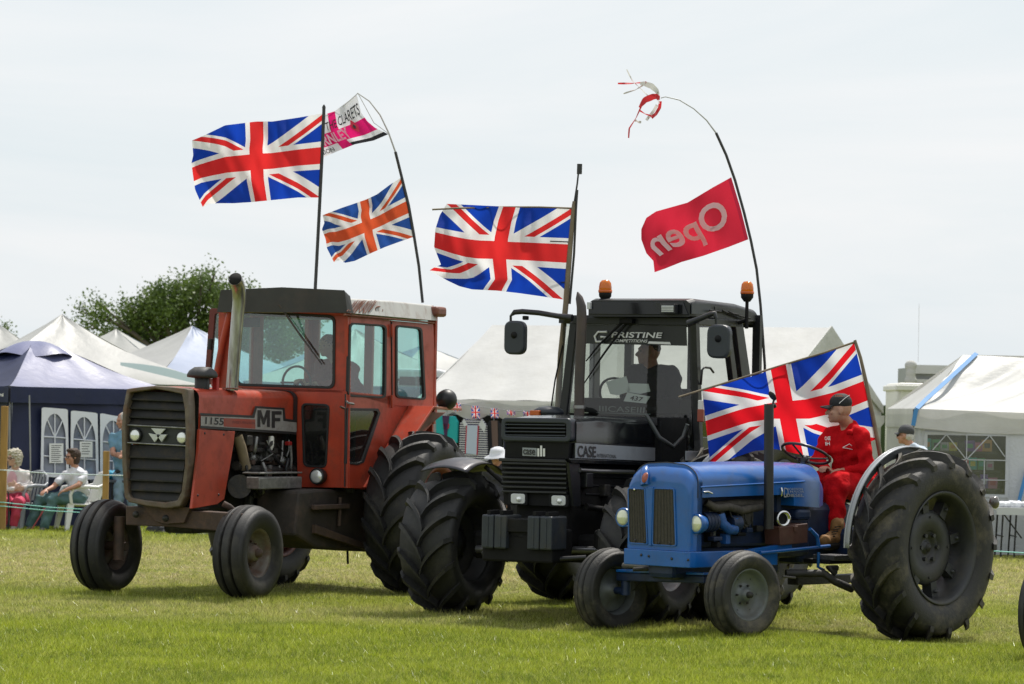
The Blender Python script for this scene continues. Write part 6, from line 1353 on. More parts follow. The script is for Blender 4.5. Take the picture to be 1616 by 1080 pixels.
# ================================================================== flags
REDF, BLUF, WHF = (.68, .030, .032), (.008, .05, .42), (.82, .82, .84)
UJ = cloth_mat('union_cloth', union_paint(REDF, BLUF, WHF), .5)
UJF = cloth_mat('faded_union_cloth', union_paint((.56, .085, .03), (.02, .07, .28), (.66, .66, .66)), .5)
UJB = cloth_mat('bright_union_cloth', union_paint((.76, .012, .022), (.008, .05, .48), (.78, .78, .80)), .55)
POLE = mat('pole_black', (.025, .025, .027), .4); CANE = mat('cane', (.22, .17, .11), .6, var=.3, vscale=10); FIB = mat('fibre_white', (.45, .45, .44), .4)
def flag(Y, poles, cl, cm, label, name='flag', base=None, extra=None, waves=None, clname='cloth'):
    b = base or poles[0][0][0]; root = empty(name, V3(atY(b[0], b[1], Y)), 0, label, 'flag')
    for pts, r_, m_, nm in poles:
        mb = MB(); mb.tube([atY(x, y, Y) for x, y in pts], r_, 7); adopt(mb.build(nm, m_), root)
    if cl:
        c = Cloth(*cl, Y+.0, waves or [(.07, 1.3, .5, 0), (.035, 3.1, -.8, 1.3), (.015, 6, 1.5, 2)]); o = c.build(clname, cm, None); adopt(o, root)
        return root, c, o
    return root, None, None
def lerp(a, b, n): return [tuple(np.array(a)*(1-i/n)+np.array(b)*i/n) for i in range(n+1)]
Yr = 33.3
flag(Yr, [([(497, 466), (501, 390), (505, 312), (509, 230), (511, 178), (511.2, 168)], .018, POLE, 'pole'), ([(511.2, 171), (511.3, 165.5)], [.022, .008], POLE, 'finial')],
     ([(511, 179), (470, 186), (430, 192), (405, 192), (380, 195), (355, 198), (345, 203), (320, 215), (303, 222)], [(505, 312), (470, 312), (440, 315), (400, 319), (370, 321), (345, 321), (330, 322), (320, 327)], [(511, 179), (508, 250), (505, 312)], [(303, 222), (305, 245), (302, 258), (305, 280), (308, 300), (320, 327)]), UJ,
     'largest union flag, flying left from a black pole on the red tractor roof', waves=[(.10, 1.6, .5, 0), (.05, 3.6, -.8, 1.3), (.02, 7, 1.5, 2)])
bend = [(667, 478), (661, 420), (653, 370), (645, 325), (634, 280), (624, 240), (613, 209), (600, 182), (583, 160), (564, 147)]
flag(Yr+.9, [(bend[:6], .016, POLE, 'pole'), (bend[5:], [.010, .009, .008, .007, .006], FIB, 'pole_tip')],
     ([(634, 280), (615, 292), (595, 307), (578, 315), (558, 322), (540, 328), (527, 333), (509, 340)], [(653, 374), (630, 382), (608, 390), (585, 400), (560, 412), (545, 415), (535, 411), (527, 414)], [(634, 280), (643, 325), (653, 374)], [(509, 340), (512, 352), (508, 362), (514, 378), (516, 392), (527, 414)]), UJF,
     'smaller orange faded union flag on the bent pole of the red tractor', waves=[(.05, 1.5, .5, 0), (.03, 3.4, -.8, 1.3), (.012, 7, 1.5, 2)])
def burn_paint(x, y):
    X_ = (x-.43)*60; Y_ = (y-.5)*30
    r = Y_.abs().lt(4.2).max(X_.abs().lt(4.5)); bot = y.lt(.09)*x.lt(.62)
    return [(.70, .71, .75), (r, (.62, .02, .15)), (bot, (.03, .03, .035))]
# claret and white banner between the two poles, seen partly behind the big flag
rt, cb, oc = flag(Yr+.8, [([(564, 148), (566, 149.5), (590, 194), (613, 211)], .004, FIB, 'cord'), ([(564, 148), (545, 165), (520, 182), (500, 186)], .004, FIB, 'cord')],
     ([(613, 211), (601, 200), (585, 172), (564, 150)][::1], [(608, 214), (580, 226), (545, 238), (511, 249)], [(613, 211), (611, 213), (608, 214)], [(564, 150), (535, 172), (490, 190), (470, 262)]) if False else None, None,
     'white and claret football banner lettered THE CLARETS between the tractor flags', base=(564, 148))
cb = Cloth([(563, 150), (545, 163), (528, 176), (508, 182), (470, 186)], [(613, 212), (590, 222), (560, 228), (530, 240), (511, 248), (480, 258)], [(563, 150), (570, 178), (580, 192), (592, 202), (613, 212)], [(470, 186), (474, 220), (480, 258)], Yr+.8, [(.03, 2, .5, 0), (.015, 5, -.8, 1)])
CLM = cloth_mat('claret_cloth', lambda x, y: [(.70, .71, .76), ((y-.0).abs().gt(.22)*(y-.0).abs().lt(.55)*1., (.66, .015, .16)), (((x*1.0)-.48).abs().lt(.06), (.66, .015, .16)), (y.lt(.10)*x.lt(.42), (.025, .025, .03))], .45)
adopt(cb.build('cloth', CLM, None, (60, 30)), rt)
def onc(c, off=.03): return lambda a, b: c.at(a, b, off)
TXK = mat('cloth_ink', (.03, .03, .035), .7); TXW = mat('cloth_white', (.85, .85, .87), .7, trans=.55)
adopt(writing('lettering', 'THE CLARETS', [(.60, .20), (.02, .13), (.02, .36), (.60, .40)], onc(cb), TXK, None, .012, 1), rt)
adopt(writing('lettering', 'BURNLEY', [(.86, .50), (.32, .46), (.32, .75), (.86, .76)], onc(cb), TXW, None, .03, 1), rt)
adopt(writing('lettering', 'UNION', [(.84, .84), (.62, .84), (.62, .96), (.84, .96)], onc(cb), TXK, None, .01, 1), rt)
# poppy, a plain round flower print
for r_, m_, da in ((.085, mat('poppy', (.6, .02, .06), .7), .03), (.03, TXK, .036)):
    mb = MB(); mb.add([cb.at(.20+r_*.55*math.cos(t)*(1+.12*math.cos(4*t)), .52+r_*1.6*math.sin(t)*(1+.12*math.cos(4*t)), da) for t in np.linspace(0, 2*math.pi, 24)[:-1]], [tuple(range(23))]); adopt(mb.build('poppy_print', m_), rt)
# black tractor's flag: pole leans, a rod carries the upper edge
Yc = 30.9
flag(Yc, [([(880, 652), (885, 560), (893, 480), (899, 400), (905, 328), (906, 318)], [.03, .03, .028, .026, .02, .016], CANE, 'pole'), ([(899, 480), (906, 400), (909, 330), (911, 300)], .012, POLE, 'pole_splint'),
          ([(906, 322), (911, 290), (914, 262)], .009, POLE, 'aerial'), ([(914.3, 275), (914.8, 259)], .026, POLE, 'aerial_tip'), ([(905, 329), (850, 327), (790, 327), (720, 329), (682, 331)], .009, CANE, 'top_rod'),
          ([(868, 381), (897, 382)], .006, POLE, 'tie'), ([(862, 443), (893, 446)], .006, POLE, 'tie')],
     ([(903, 328), (860, 328), (820, 328), (790, 326), (750, 324), (705, 322)], [(889, 473), (855, 468), (820, 463), (785, 459), (745, 457), (725, 452), (706, 443), (678, 427)], [(903, 328), (896, 400), (889, 473)], [(705, 322), (694, 340), (687, 362), (685, 390), (692, 408), (696, 418), (684, 423), (678, 427)]), UJ,
     'union flag hung from a cane rod and leaning pole on the black tractor', waves=[(.09, 1.3, .6, 0), (.04, 3.1, -.8, 1.3), (.02, 6, 1.5, 2)])
# open sign flag on a long whip pole
Yo = 31.4; whip = [(1207, 690), (1207, 577), (1203, 520), (1200, 480), (1194, 425), (1185, 380), (1174, 335), (1160, 285), (1146, 245), (1130, 210), (1115, 190), (1095, 172), (1072, 158), (1050, 153), (1043, 155)]
OPM = cloth_mat('red_open_cloth', lambda x, y: [(.62, .025, .055), (x.lt(.035), (.42, .02, .05))], .45)
rt, co, _ = flag(Yo, [(whip[:10], .014, POLE, 'pole'), (whip[9:], [.009, .007, .006, .006, .005, .005], FIB, 'pole_tip')],
     ([(1154, 280), (1125, 296), (1110, 305), (1085, 320), (1060, 327), (1035, 334), (1020, 344), (1012, 362)], [(1181, 378), (1150, 390), (1110, 404), (1075, 414), (1050, 424), (1033, 430)], [(1154, 280), (1169, 330), (1181, 378)], [(1012, 362), (1012, 378), (1020, 400), (1031, 412), (1033, 430)]), OPM,
     'red flag with reversed white word Open on the bent whip pole', waves=[(.05, 1.4, .5, 0), (.02, 3.4, -.8, 1.3)])
adopt(writing('lettering', 'Open', [(.15, .20), (.95, .25), (.90, .90), (.12, .80)], onc(co, .02), TXW, None, .022, 2), rt)
# torn windsock streamers at the tip
rt2 = empty('windsock', V3(atY(1040, 155, Yo)), 0, 'torn red and white windsock streamers on the tip of the whip pole', 'windsock')
TR_, TW_ = mat('streamer_red', (.55, .03, .04), .7, trans=.4), mat('streamer_white', (.62, .62, .60), .7, trans=.4)
def ribbon(px, w, m_, nm='streamer', tw=1.3):
    mb = MB(); P = [np.array(p, float) for p in px]; n = 24
    def f(s, t):
        q = poly_at(P, s); q2 = poly_at(P, min(1, s+.03))-poly_at(P, max(0, s-.03)); q2 /= np.linalg.norm(q2)+1e-9; nn = np.array([-q2[1], q2[0]]); ww = w(s) if callable(w) else w
        a = math.cos(tw*s*3); p = q+nn*ww*(t-.5)*(.35+.65*abs(a)); return atY(p[0], p[1], Yo+.05*math.sin(s*4)+(t-.5)*.08*math.sin(tw*s*3))
    mb.grid(f, n, 2); o = mb.build(nm, m_); adopt(o, rt2)
ribbon([(1039, 150), (1036, 143), (1028, 136), (1016, 132), (1010, 132)], lambda s: 9*math.sin(math.pi*(.15+.7*s)), TW_, 'sock_mouth', 0); ribbon([(1042, 160), (1041, 170), (1035, 180), (1028, 186)], 5, TR_, 'sock_mouth', 0)
ribbon([(1009, 170), (1018, 158), (1030, 153), (1038, 152), (1039, 158)], lambda s: 10*math.sin(math.pi*(.1+.75*s)), TR_, 'sock_band', 0); ribbon([(1037, 166), (1031, 176), (1020, 190)], 4.5, TW_, 'sock_band', 0)
ribbon([(1020, 130), (1008, 131), (995, 132), (975, 132)], 3, TR_); ribbon([(1022, 151), (1010, 139), (998, 128), (989, 110)], 2, TW_); ribbon([(1016, 134), (1003, 142), (984, 148)], 2.5, TW_)
ribbon([(1012, 168), (1004, 186), (993, 203), (992, 218)], 2.5, TR_); ribbon([(1010, 175), (1018, 180), (1030, 184)], 2.5, TR_); ribbon([(1002, 190), (1008, 193), (1012, 193)], 4, TW_); ribbon([(1038, 145), (1039, 156), (1040, 164)], 2, FIB, 'sock_ring', 0)
# large flag hung behind the blue tractor's driver
Yb = 29.5
flag(Yb, [([(1395, 752), (1388, 712), (1378, 660), (1366, 600), (1358, 565), (1349, 537)], [.022, .022, .02, .018, .016, .014], CANE, 'pole'), ([(1349, 540), (1300, 557), (1230, 578), (1160, 600), (1110, 615), (1071, 627)], [.010]*6, CANE, 'top_rod'),
          ([(1384, 694), (1371, 625), (1360, 575), (1351, 540)], .008, POLE, 'sleeve_rod')],
     ([(1348, 541), (1300, 558), (1265, 568), (1232, 578), (1195, 592), (1160, 601), (1130, 610), (1108, 617)], [(1386, 692), (1340, 712), (1290, 722), (1255, 716), (1225, 709), (1190, 712), (1160, 722), (1121, 736)], [(1348, 541), (1366, 615), (1386, 692)], [(1108, 617), (1112, 650), (1115, 680), (1121, 736)]), UJB,
     'bright union flag stretched behind the driver of the blue tractor', waves=[(.08, 1.2, .6, .4), (.035, 2.6, -1.2, 1.3), (.02, 5, 1.5, 2)])
# ================================================================== people
SKIN = mat('skin', (.46, .25, .17), .5, var=.15, vcol=(.40, .19, .13), vscale=14); SKINP = mat('skin_pale', (.52, .32, .24), .5, var=.12, vscale=12)
EYE = mat('eye_dark', (.02, .015, .015), .3)
def unit(v): v = np.array(v, float); return v/np.linalg.norm(v)
def headp(c, f, u=(0, 0, 1), s=1.):
    f = unit(f); u = unit(np.array(u, float)-f*np.dot(u, f)); r = np.cross(f, u); c = np.array(c, float); P = lambda a, b, d=0: c+(f*a+u*b+r*d)*s; ax = (r, f, u)
    e = lambda p, rr: ('e', p, tuple(x*s for x in rr), ax)
    return [e(P(-.012, .02), (.077, .096, .10)), e(P(.02, -.03), (.066, .078, .085)), e(P(.035, -.062), (.052, .058, .05)), e(P(.072, -.088), (.026, .026, .022)), e(P(.078, .028), (.05, .022, .016)),
            ('c', P(.088, .008), .011*s, P(.115, -.026), .016*s), e(P(.088, -.056), (.026, .016, .007)), e(P(.086, -.066), (.022, .015, .008)), e(P(.07, -.02, .04), (.024, .02, .02)), e(P(.07, -.02, -.04), (.024, .02, .02)),
            e(P(-.008, -.008, .078), (.011, .022, .034)), e(P(-.008, -.008, -.078), (.011, .022, .034))], P, r
def handp(w, d, n, curl=.5, s=1., side=1):
    """wrist, finger direction, palm normal (towards what is held)"""
    d = unit(d); n = unit(np.array(n, float)-d*np.dot(n, d)); x = np.cross(d, n)*side; w = np.array(w, float); out_ = [('e', w+d*.045*s, (.042*s, .05*s, .017*s), (x, d, n)), ('c', w-d*.03, .026*s, w+d*.02*s, .028*s)]
    for i, (o_, L_) in enumerate(((-.033, .066), (-.011, .078), (.011, .074), (.033, .058))):
        b = w+(d*.085+x*o_)*s; a1 = curl*.9; d1 = unit(d*math.cos(a1)+n*math.sin(a1)); m_ = b+d1*L_*.5*s; d2 = unit(d*math.cos(a1*2)+n*math.sin(a1*2)); out_ += [('c', b-d*.015*s, .0105*s, m_, .0095*s), ('c', m_, .0095*s, m_+d2*L_*.5*s, .008*s)]
    t = w+(d*.03-x*.035)*s; t1 = t+unit(-x*.75+d*.6+n*.3)*.04*s; out_ += [('c', t, .014*s, t1, .012*s), ('c', t1, .012*s, t1+unit(d*.8+n*.5-x*.1)*.032*s, .010*s)]
    return out_
def person(label, base, J, head, skin, shirt, trouser, sleeve='long', vox=.011, tr=1., shoes=None, girth=1., hands=None, extra_shirt=(), hs=1., neckline=.0):
    """J: neck, chest, pelvis, and per side (near 'a', far 'b') shoulder, elbow, wrist, hip, knee, ankle, toe"""
    root = empty('person', V3(base), 0, label, 'person'); g = girth
    hp, P, r = headp(head[0], head[1], head[2] if len(head) > 2 else (0, 0, 1), hs); body = list(hp); A = lambda k: np.array(J[k], float)
    body += [('c', P(-.02, -.06), .052*hs, A('neck'), .06*g), ('c', A('neck'), .06*g, A('chest'), .09*g), ('c', A('chest'), .09*g, A('pelvis'), .09*g)]
    sh_, tp_ = [], []
    wd = unit(A('sa')-A('sb')); fw_ = unit(np.cross(wd, (0, 0, 1)))
    if np.dot(fw_, np.array(head[1])) < 0: fw_ = -fw_
    sh_ += [('e', A('chest'), (.19*g, .125*g, .17), (wd, fw_, (0, 0, 1))), ('e', (A('chest')+A('pelvis'))/2, (.175*g, .135*g, .19), (wd, fw_, (0, 0, 1))), ('c', A('chest'), .13*g, A('pelvis'), .145*g), ('e', A('pelvis')+np.array([0, 0, .06]), (.18*g, .14*g, .14), (wd, fw_, (0, 0, 1))),
            ('c', A('sa'), .068*g, A('sb'), .068*g), ('c', A('neck')-np.array([0, 0, .03]), .065, (A('sa')+A('sb'))/2, .09), ('c', A('neck')-np.array([0, 0, .02]), .055*g, A('sa')*.75+A('neck')*.25-np.array([0, 0, .02]), .07*g), ('c', A('neck')-np.array([0, 0, .02]), .055*g, A('sb')*.75+A('neck')*.25-np.array([0, 0, .02]), .07*g)]
    for k in 'ab':
        s_, e_, w_ = A('s'+k), A('e'+k), A('w'+k); body += [('c', s_, .05*g, e_, .042*g), ('c', e_, .042*g, w_, .027)]
        hd = (hands or {}).get(k) or (unit(w_-e_), (0, 0, -1), .6); body += handp(w_, hd[0], hd[1], hd[2], .95, 1 if k == 'a' else -1)
        if sleeve == 'long': sh_ += [('c', s_, .07*g, e_, .058*g), ('c', e_, .06*g, w_+(e_-w_)*.06, .040)]
        else: sh_ += [('c', s_, .062*g, s_+(e_-s_)*.6, .062*g)]
        h_, n_, a_ = A('h'+k), A('k'+k), A('a'+k); body += [('c', h_, .075*g, n_, .055*g), ('c', n_, .055*g, a_, .036)]
        tp_ += [('c', h_, .098*g*tr, n_, .078*g*tr), ('c', n_, .076*g*tr, a_, .062*tr), ('c', A('pelvis'), .13*g, h_, .1*g*tr)]
        t_ = A('t'+k)
        if shoes is not None:
            so = blob('shoe', [('c', a_+np.array([0, 0, -.02]), .045, a_+np.array([0, 0, -.05]), .048), ('c', a_+np.array([0, 0, -.055])+(a_-t_)*.15, .04, t_, .034), ('e', (a_+t_)/2+np.array([0, 0, -.03]), (.04, .09, .035), (unit(np.cross(t_-a_, (0, 0, 1))), unit(t_-a_), (0, 0, 1)))], .010, shoes); adopt(so, root)
    tp_ += [('c', A('ha'), .11*g, A('hb'), .11*g)]
    adopt(blob('body', body, max(.007, vox*.8), skin, None, 3), root)
    adopt(blob('shirt', sh_+list(extra_shirt), vox, shirt, None, 4, .022, 9), root); adopt(blob('trousers', tp_, vox, trouser, None, 4, .022, 8), root)
    for d in (-.031, .031):
        mb = MB(); mb.lathe([(0, .009), (.007, .006), (.010, 0)], P(.083, .008, d), V3(unit(head[1])), 8); adopt(mb.build('eye', EYE), root)
    return root, P, r
def hair(root, P, prims, m_, nz_=.012, sc_=40, vox=.008, name='hair'): adopt(blob(name, prims, vox, m_, None, 2, nz_, sc_), root)
def cap(root, P, f, r, m_, s=1., peak=.12, w=.085):
    f = unit(f); u = unit(np.cross(r, f)); u = u if u[2] > 0 else -u
    pr = [('e', P(-.012, .062), (.090*s, .108*s, .090*s), (r, f, u))]
    o = blob('cap', pr, .007, m_, None, 3); 
    for v in o.data.vertices:      # cut the crown level
        q = np.array(v.co)-P(0, 0); h = q@u
        lim = .036+.28*min(0., q@f+.01)      # lower at the nape
        if h < lim: v.co += V3(u*(lim-h))
    adopt(o, root); mb = MB()
    def pk(s_, t): a = (t-.5)*2.0; rr = .085+(peak)*s_; x = math.sin(a)*(w*.98+.004*s_)*(1+.0*s_); y_ = math.cos(a)*rr; return P(y_*1.0-.0*s_, .046-.02*s_-.02*abs(a)*s_+.012*math.cos(a*1.4)*s_, x)
    mb.grid(pk, 6, 14); b = mb.build('peak', m_, o); q = b.modifiers.new('t', 'SOLIDIFY'); q.thickness = .006; b.matrix_parent_inverse = wm(o).inverted() if False else b.matrix_parent_inverse
    b.parent = None; adopt(b, o); return o
# ---- driver of the blue tractor
bj = lambda x, y, v: BL.W(*BL.S(x, y, v))
SUIT = mat('red_overall', (.56, .006, .010), .9, var=.2, vcol=(.40, .004, .008), vscale=9, bump=.8, bscale=11, spec=.12)
BOOT = mat('tan_boot', (.36, .18, .06), .7, var=.3, vscale=12, bump=.3, bscale=40)
hf = (-1, .10, -.06)
J = dict(neck=bj(1337, 670, 0), chest=bj(1338, 706, 0), pelvis=bj(1350, 758, 0), sa=bj(1361, 690, .18), sb=bj(1310, 689, -.18), ea=bj(1369, 741, .25), eb=bj(1290, 727, -.22), wa=bj(1333, 743, .10), wb=bj(1305, 740, -.06),
         ha=bj(1362, 766, .10), hb=bj(1345, 764, -.10), ka=bj(1318, 765, .16), kb=bj(1303, 760, -.12), aa=bj(1318, 832, .22), ab=bj(1297, 822, -.18), ta=bj(1304, 849, .28), tb=bj(1284, 838, -.18))
DR, DP_, Dr = person('driver in red overalls and black cap on the blue tractor, looking left', BL.W(-1.98, 0, 1.13), J, (bj(1325, 647, 0), hf), SKIN, SUIT, SUIT, vox=.009, tr=1.32, shoes=BOOT, girth=1.14, hs=1.06,
    hands=dict(a=(unit(bj(1313, 741, .04)-bj(1333, 743, .10)), (0, 0, -1), .5), b=(unit(bj(1290, 735, -.0)-bj(1305, 742, -.06)), (0, 0, -1), .7)),
    extra_shirt=[('e', bj(1338, 671, 0), (.082, .085, .04), None), ('c', bj(1348, 668, .06), .03, bj(1352, 682, .10), .035), ('c', bj(1346, 668, -.02), .03, bj(1350, 676, .0), .035), ('c', bj(1340, 683, .13), .028, bj(1350, 676, .10), .03)])
for nm, a_, t_ in (('boot', bj(1321, 838, .26), bj(1301, 853, .30)), ('boot', bj(1303, 832, -.16), bj(1287, 842, -.14))):
    so = blob(nm, [('c', a_+np.array([0, 0, .06]), .07, a_-np.array([0, 0, .05]), .064), ('c', a_-np.array([0, 0, .07]), .058, t_, .052), ('e', (a_+t_)/2-np.array([0, 0, .03]), (.058, .12, .05), (unit(np.cross(t_-a_, (0, 0, 1))), unit(t_-a_), (0, 0, 1)))], .008, BOOT, None, 2, .01, 14); adopt(so, DR)
    for i in range(5):
        q = a_*(1-.12*i)+t_*.12*i; mb = MB(); mb.tube([q+np.array([-.03, -.062, .035-.012*i]), q+np.array([.03, -.062, .045-.012*i])], .006, 5); adopt(mb.build('lace', mat('lace', (.05, .035, .02), .8)), so)
    mb = MB(); mb.tube([a_+np.array([.02, 0, -.115]), (a_+t_)/2-np.array([0, 0, .085]), t_-np.array([0, 0, .045])], [.05, .048, .045], 8); adopt(mb.build('sole', mat('sole', (.03, .025, .02), .8)), so)
for d in (-.032, .032):
    mb = MB(); mb.tube([DP_(.094, .026, d-.018), DP_(.101, .031, d), DP_(.094, .027, d+.018)], .005, 5); adopt(mb.build('eyebrow', mat('dark_hair', (.03, .02, .015), .8)), DR)
mb = MB(); mb.tube([DP_(.099, -.061, -.02), DP_(.105, -.062, 0), DP_(.099, -.061, .02)], .003, 5); adopt(mb.build('mouth', mat('lip', (.25, .08, .07), .6)), DR)
CAPM = mat('cap_black', (.012, .012, .014), .75, bump=.2, bscale=60); cp_ = cap(DR, DP_, hf, Dr, CAPM, 1., .085)
hair(DR, DP_, [('e', DP_(-.052, .012), (.066, .045, .05), (Dr, unit(hf), (0, 0, 1)))], mat('cropped_hair', (.16, .09, .06), .9), .004, 60)
def ond(px, py, v, off): return bj(px, py, v)
def chest(name, kind, m_):
    pass
w_ = writing('lettering', 'STIHL', [(1316, 624), (1328, 623.2), (1328, 626), (1316, 627)], lambda x, y: bj(x, y, .0)+np.array([0, -.118, .0]), mat('orange_print', (.6, .12, .01), .6), None, .01); adopt(w_, cp_)
mb = MB(); mb.tube([bj(x, y, 0)+np.array([0, -.125+.0*i, 0]) for i, (x, y) in enumerate([(1338.5, 624), (1331, 629), (1322, 637)])], .0025, 5); adopt(mb.build('piping', mat('piping_grey', (.5, .5, .5), .6)), cp_)
for t_, q in (('CASE', [(1298, 689), (1307, 688.5), (1307.4, 694.5), (1298.6, 695)]), ('IH', [(1299, 697.5), (1306, 697), (1306.4, 702.5), (1299.6, 703)])):
    adopt(writing('lettering', t_, q, lambda x, y: bj(x, y, -.02)+np.array([-.0, -.19, 0]), mat('print_white', ()), None, .03), DR)
for pts in ([(1327, 706), (1337, 700.5), (1341, 703.5), (1347, 708)], [(1327, 706.5), (1336, 708), (1346, 710)]):
    mb = MB(); mb.tube([bj(x, y, .0)+np.array([0, -.185, 0]) for x, y in pts], .0035, 5); adopt(mb.build('emblem', mat('print_white', ())), DR)
# ---- driver in the black tractor
cj = lambda x, y, v: CS.W(*CS.S(x, y, v)); DJ = mat('dark_jacket', (.02, .021, .026), .8, bump=.3, bscale=15)
def cu(x, y, u): return CS.W(*CS.U(x, y, u))
u0 = -1.25-.72
J = dict(neck=cu(1028, 580, u0), chest=cu(1032, 610, u0), pelvis=cu(1036, 668, u0), sa=cu(1060, 590, u0), sb=cu(1002, 588, u0), ea=cu(1066, 632, u0+.08), eb=cu(992, 628, u0+.1), wa=cu(1035, 640, u0+.3), wb=cu(985, 618, u0+.34),
         ha=cu(1045, 672, u0), hb=cu(1020, 672, u0), ka=cu(1030, 675, u0+.42), kb=cu(1000, 675, u0+.42), aa=cu(1030, 735, u0+.5), ab=cu(1000, 735, u0+.5), ta=cu(1020, 742, u0+.65), tb=cu(990, 742, u0+.65))
D2, P2, r2 = person('driver in a dark jacket behind the windscreen of the black tractor', CS.W(u0, .1, 1.88), J, (cu(1024, 556, u0+.02), (-.96, -.25, 0)), SKIN, DJ, DJ, vox=.014, shoes=BLACK, girth=1.25, hs=1.1)
hair(D2, P2, [('e', P2(-.02, .035), (.084, .1, .09), (r2, unit((-.96, -.25, 0)), (0, 0, 1)))], mat('dark_hair', (.03, .02, .015), .8), .006)
# ---- driver in the red tractor
def mu(x, y, u): return MFR.W(*MFR.U(x, y, u))
u0 = UC_ = -1.72-.85; RS = mat('dull_red_shirt', (.22, .03, .035), .8, bump=.3, bscale=15)
J = dict(neck=mu(528, 566, u0), chest=mu(538, 590, u0-.02), pelvis=mu(556, 640, u0-.08), sa=mu(556, 582, u0), sb=mu(508, 578, u0), ea=mu(548, 612, u0+.25), eb=mu(500, 610, u0+.2), wa=mu(500, 606, u0+.45), wb=mu(478, 602, u0+.45),
         ha=mu(566, 644, u0-.05), hb=mu(536, 644, u0-.05), ka=mu(535, 655, u0+.4), kb=mu(505, 655, u0+.4), aa=mu(520, 720, u0+.5), ab=mu(492, 720, u0+.5), ta=mu(510, 728, u0+.65), tb=mu(484, 728, u0+.65))
D3, P3, r3 = person('driver in a dull red shirt leaning forwards inside the red tractor cab', MFR.W(u0, .2, 1.8), J, (mu(516, 546, u0+.06), (-.6, -.8, -.1)), SKIN, RS, DJ, vox=.014, girth=1.1)
hair(D3, P3, [('e', P3(-.02, .035), (.084, .1, .09), (r3, unit((-.6, -.8, -.1)), (0, 0, 1)))], mat('dark_hair', ()), .006)
# ---- spectators at the rope
aj = lambda x, y, d=0.: atY(x, y, 46.9+d)
WT = mat('white_tee', (.66, .67, .72), .7, bump=.3, bscale=14, var=.08); TEAL = mat('teal_trousers', (.075, .15, .16), .7, bump=.3, bscale=12); CARD = mat('cream_cardigan', (.60, .56, .55), .8, bump=.3, bscale=20); PINKT = mat('pink_trousers', (.50, .045, .10), .75, bump=.3, bscale=12)
J = dict(neck=aj(119, 739), chest=aj(121, 756), pelvis=aj(126, 784, .05), sa=aj(133, 749, -.12), sb=aj(104, 749, .06), ea=aj(124, 766, -.28), eb=aj(84, 769, -.05), wa=aj(103, 774, -.33), wb=aj(73, 774, -.2),
         ha=aj(126, 787, -.08), hb=aj(118, 785, .08), ka=aj(84, 788, -.3), kb=aj(63, 789, -.15), aa=aj(70, 830, -.3), ab=aj(48, 828, -.15), ta=aj(64, 838, -.42), tb=aj(43, 837, -.28))
W2, P, r = person('woman with dark hair and glasses in a white top and teal trousers', aj(120, 800), J, (aj(114, 722, -.03), (-.75, -.66, 0)), SKIN, WT, TEAL, 'short', .013, shoes=mat('grey_shoe', (.14, .14, .14), .7), girth=.96, tr=1.15)
f_ = unit((-.75, -.66, 0)); hair(W2, P, [('e', P(-.03, .035), (.098, .106, .105), (r, f_, (0, 0, 1))), ('e', P(-.04, -.03), (.104, .075, .09), (r, f_, (0, 0, 1))), ('e', P(.03, .10), (.08, .06, .03), (r, f_, (0, 0, 1)))], mat('brown_hair', (.055, .03, .018), .7, var=.4, vscale=40), .01)
def glasses(root, P, dark=False):
    mb = MB()
    for d in (-.034, .034):
        mb.tube([P(.105, .004+.017*math.sin(a), d+.024*math.cos(a)) for a in np.linspace(0, 2*math.pi, 13)[:-1]], .004, 5, closed=True)
        if dark: mb.add([P(.104, .004+.017*math.sin(a), d+.024*math.cos(a)) for a in np.linspace(0, 2*math.pi, 13)[:-1]], [tuple(range(12))])
    mb.tube([P(.106, .006, -.01), P(.106, .006, .01)], .003, 4); [mb.tube([P(.1, .01, d), P(0, .01, d*1.32)], .003, 4) for d in (-.06, .06)]
    adopt(mb.build('glasses', BLACK), root)
glasses(W2, P)
J = dict(neck=aj(24, 741), chest=aj(24, 758), pelvis=aj(26, 786, .1), sa=aj(42, 750, 0), sb=aj(7, 750, 0), ea=aj(45, 770, -.1), eb=aj(2, 768, -.1), wa=aj(27, 766, -.32), wb=aj(22, 772, -.36),
         ha=aj(34, 788), hb=aj(16, 788), ka=aj(29, 793, -.42), kb=aj(8, 792, -.42), aa=aj(22, 828, -.36), ab=aj(5, 828, -.36), ta=aj(18, 838, -.5), tb=aj(3, 838, -.5))
W1, P, r = person('white haired woman in a cream cardigan and pink trousers sitting with crossed arms', aj(22, 800), J, (aj(22, 724, -.05), (-.62, -.78, 0)), SKINP, CARD, PINKT, 'long', .013, shoes=mat('pale_shoe', (.32, .3, .28), .7), girth=1.05,
    hands=dict(a=((-1, -.1, .1), (0, 1, 0), .4), b=((1, -.1, .1), (0, 1, 0), .4)))
f_ = unit((-.62, -.78, 0)); hair(W1, P, [('e', P(-.025, .035), (.11, .115, .112), (r, f_, (0, 0, 1))), ('e', P(-.03, -.03), (.112, .085, .09), (r, f_, (0, 0, 1))), ('e', P(.05, .095), (.08, .06, .035), (r, f_, (0, 0, 1)))], mat('white_hair', (.62, .58, .48), .8, var=.25, vscale=40, bump=.5, bscale=60), .03, 30)
glasses(W1, P)
adopt(blob('pink_top', [('e', aj(19, 757, -.12), (.075, .05, .13), None)], .012, mat('pink_top', (.55, .32, .36), .7)), W1)
def cane(pts, m_, lb, d=-.5):
    mb = MB(); mb.tube([aj(x, y, d) for x, y in pts], .011, 7); tag(mb.build('walking_stick', m_), lb, 'walking stick')
cane([(0, 776), (8, 774), (13, 777), (13.5, 800), (13, 837)], BLACK, 'dark walking stick held by the white haired woman')
cane([(88, 771), (97, 772), (101, 775)], BLACK, 'black object resting in the lap of the woman in teal') if False else None
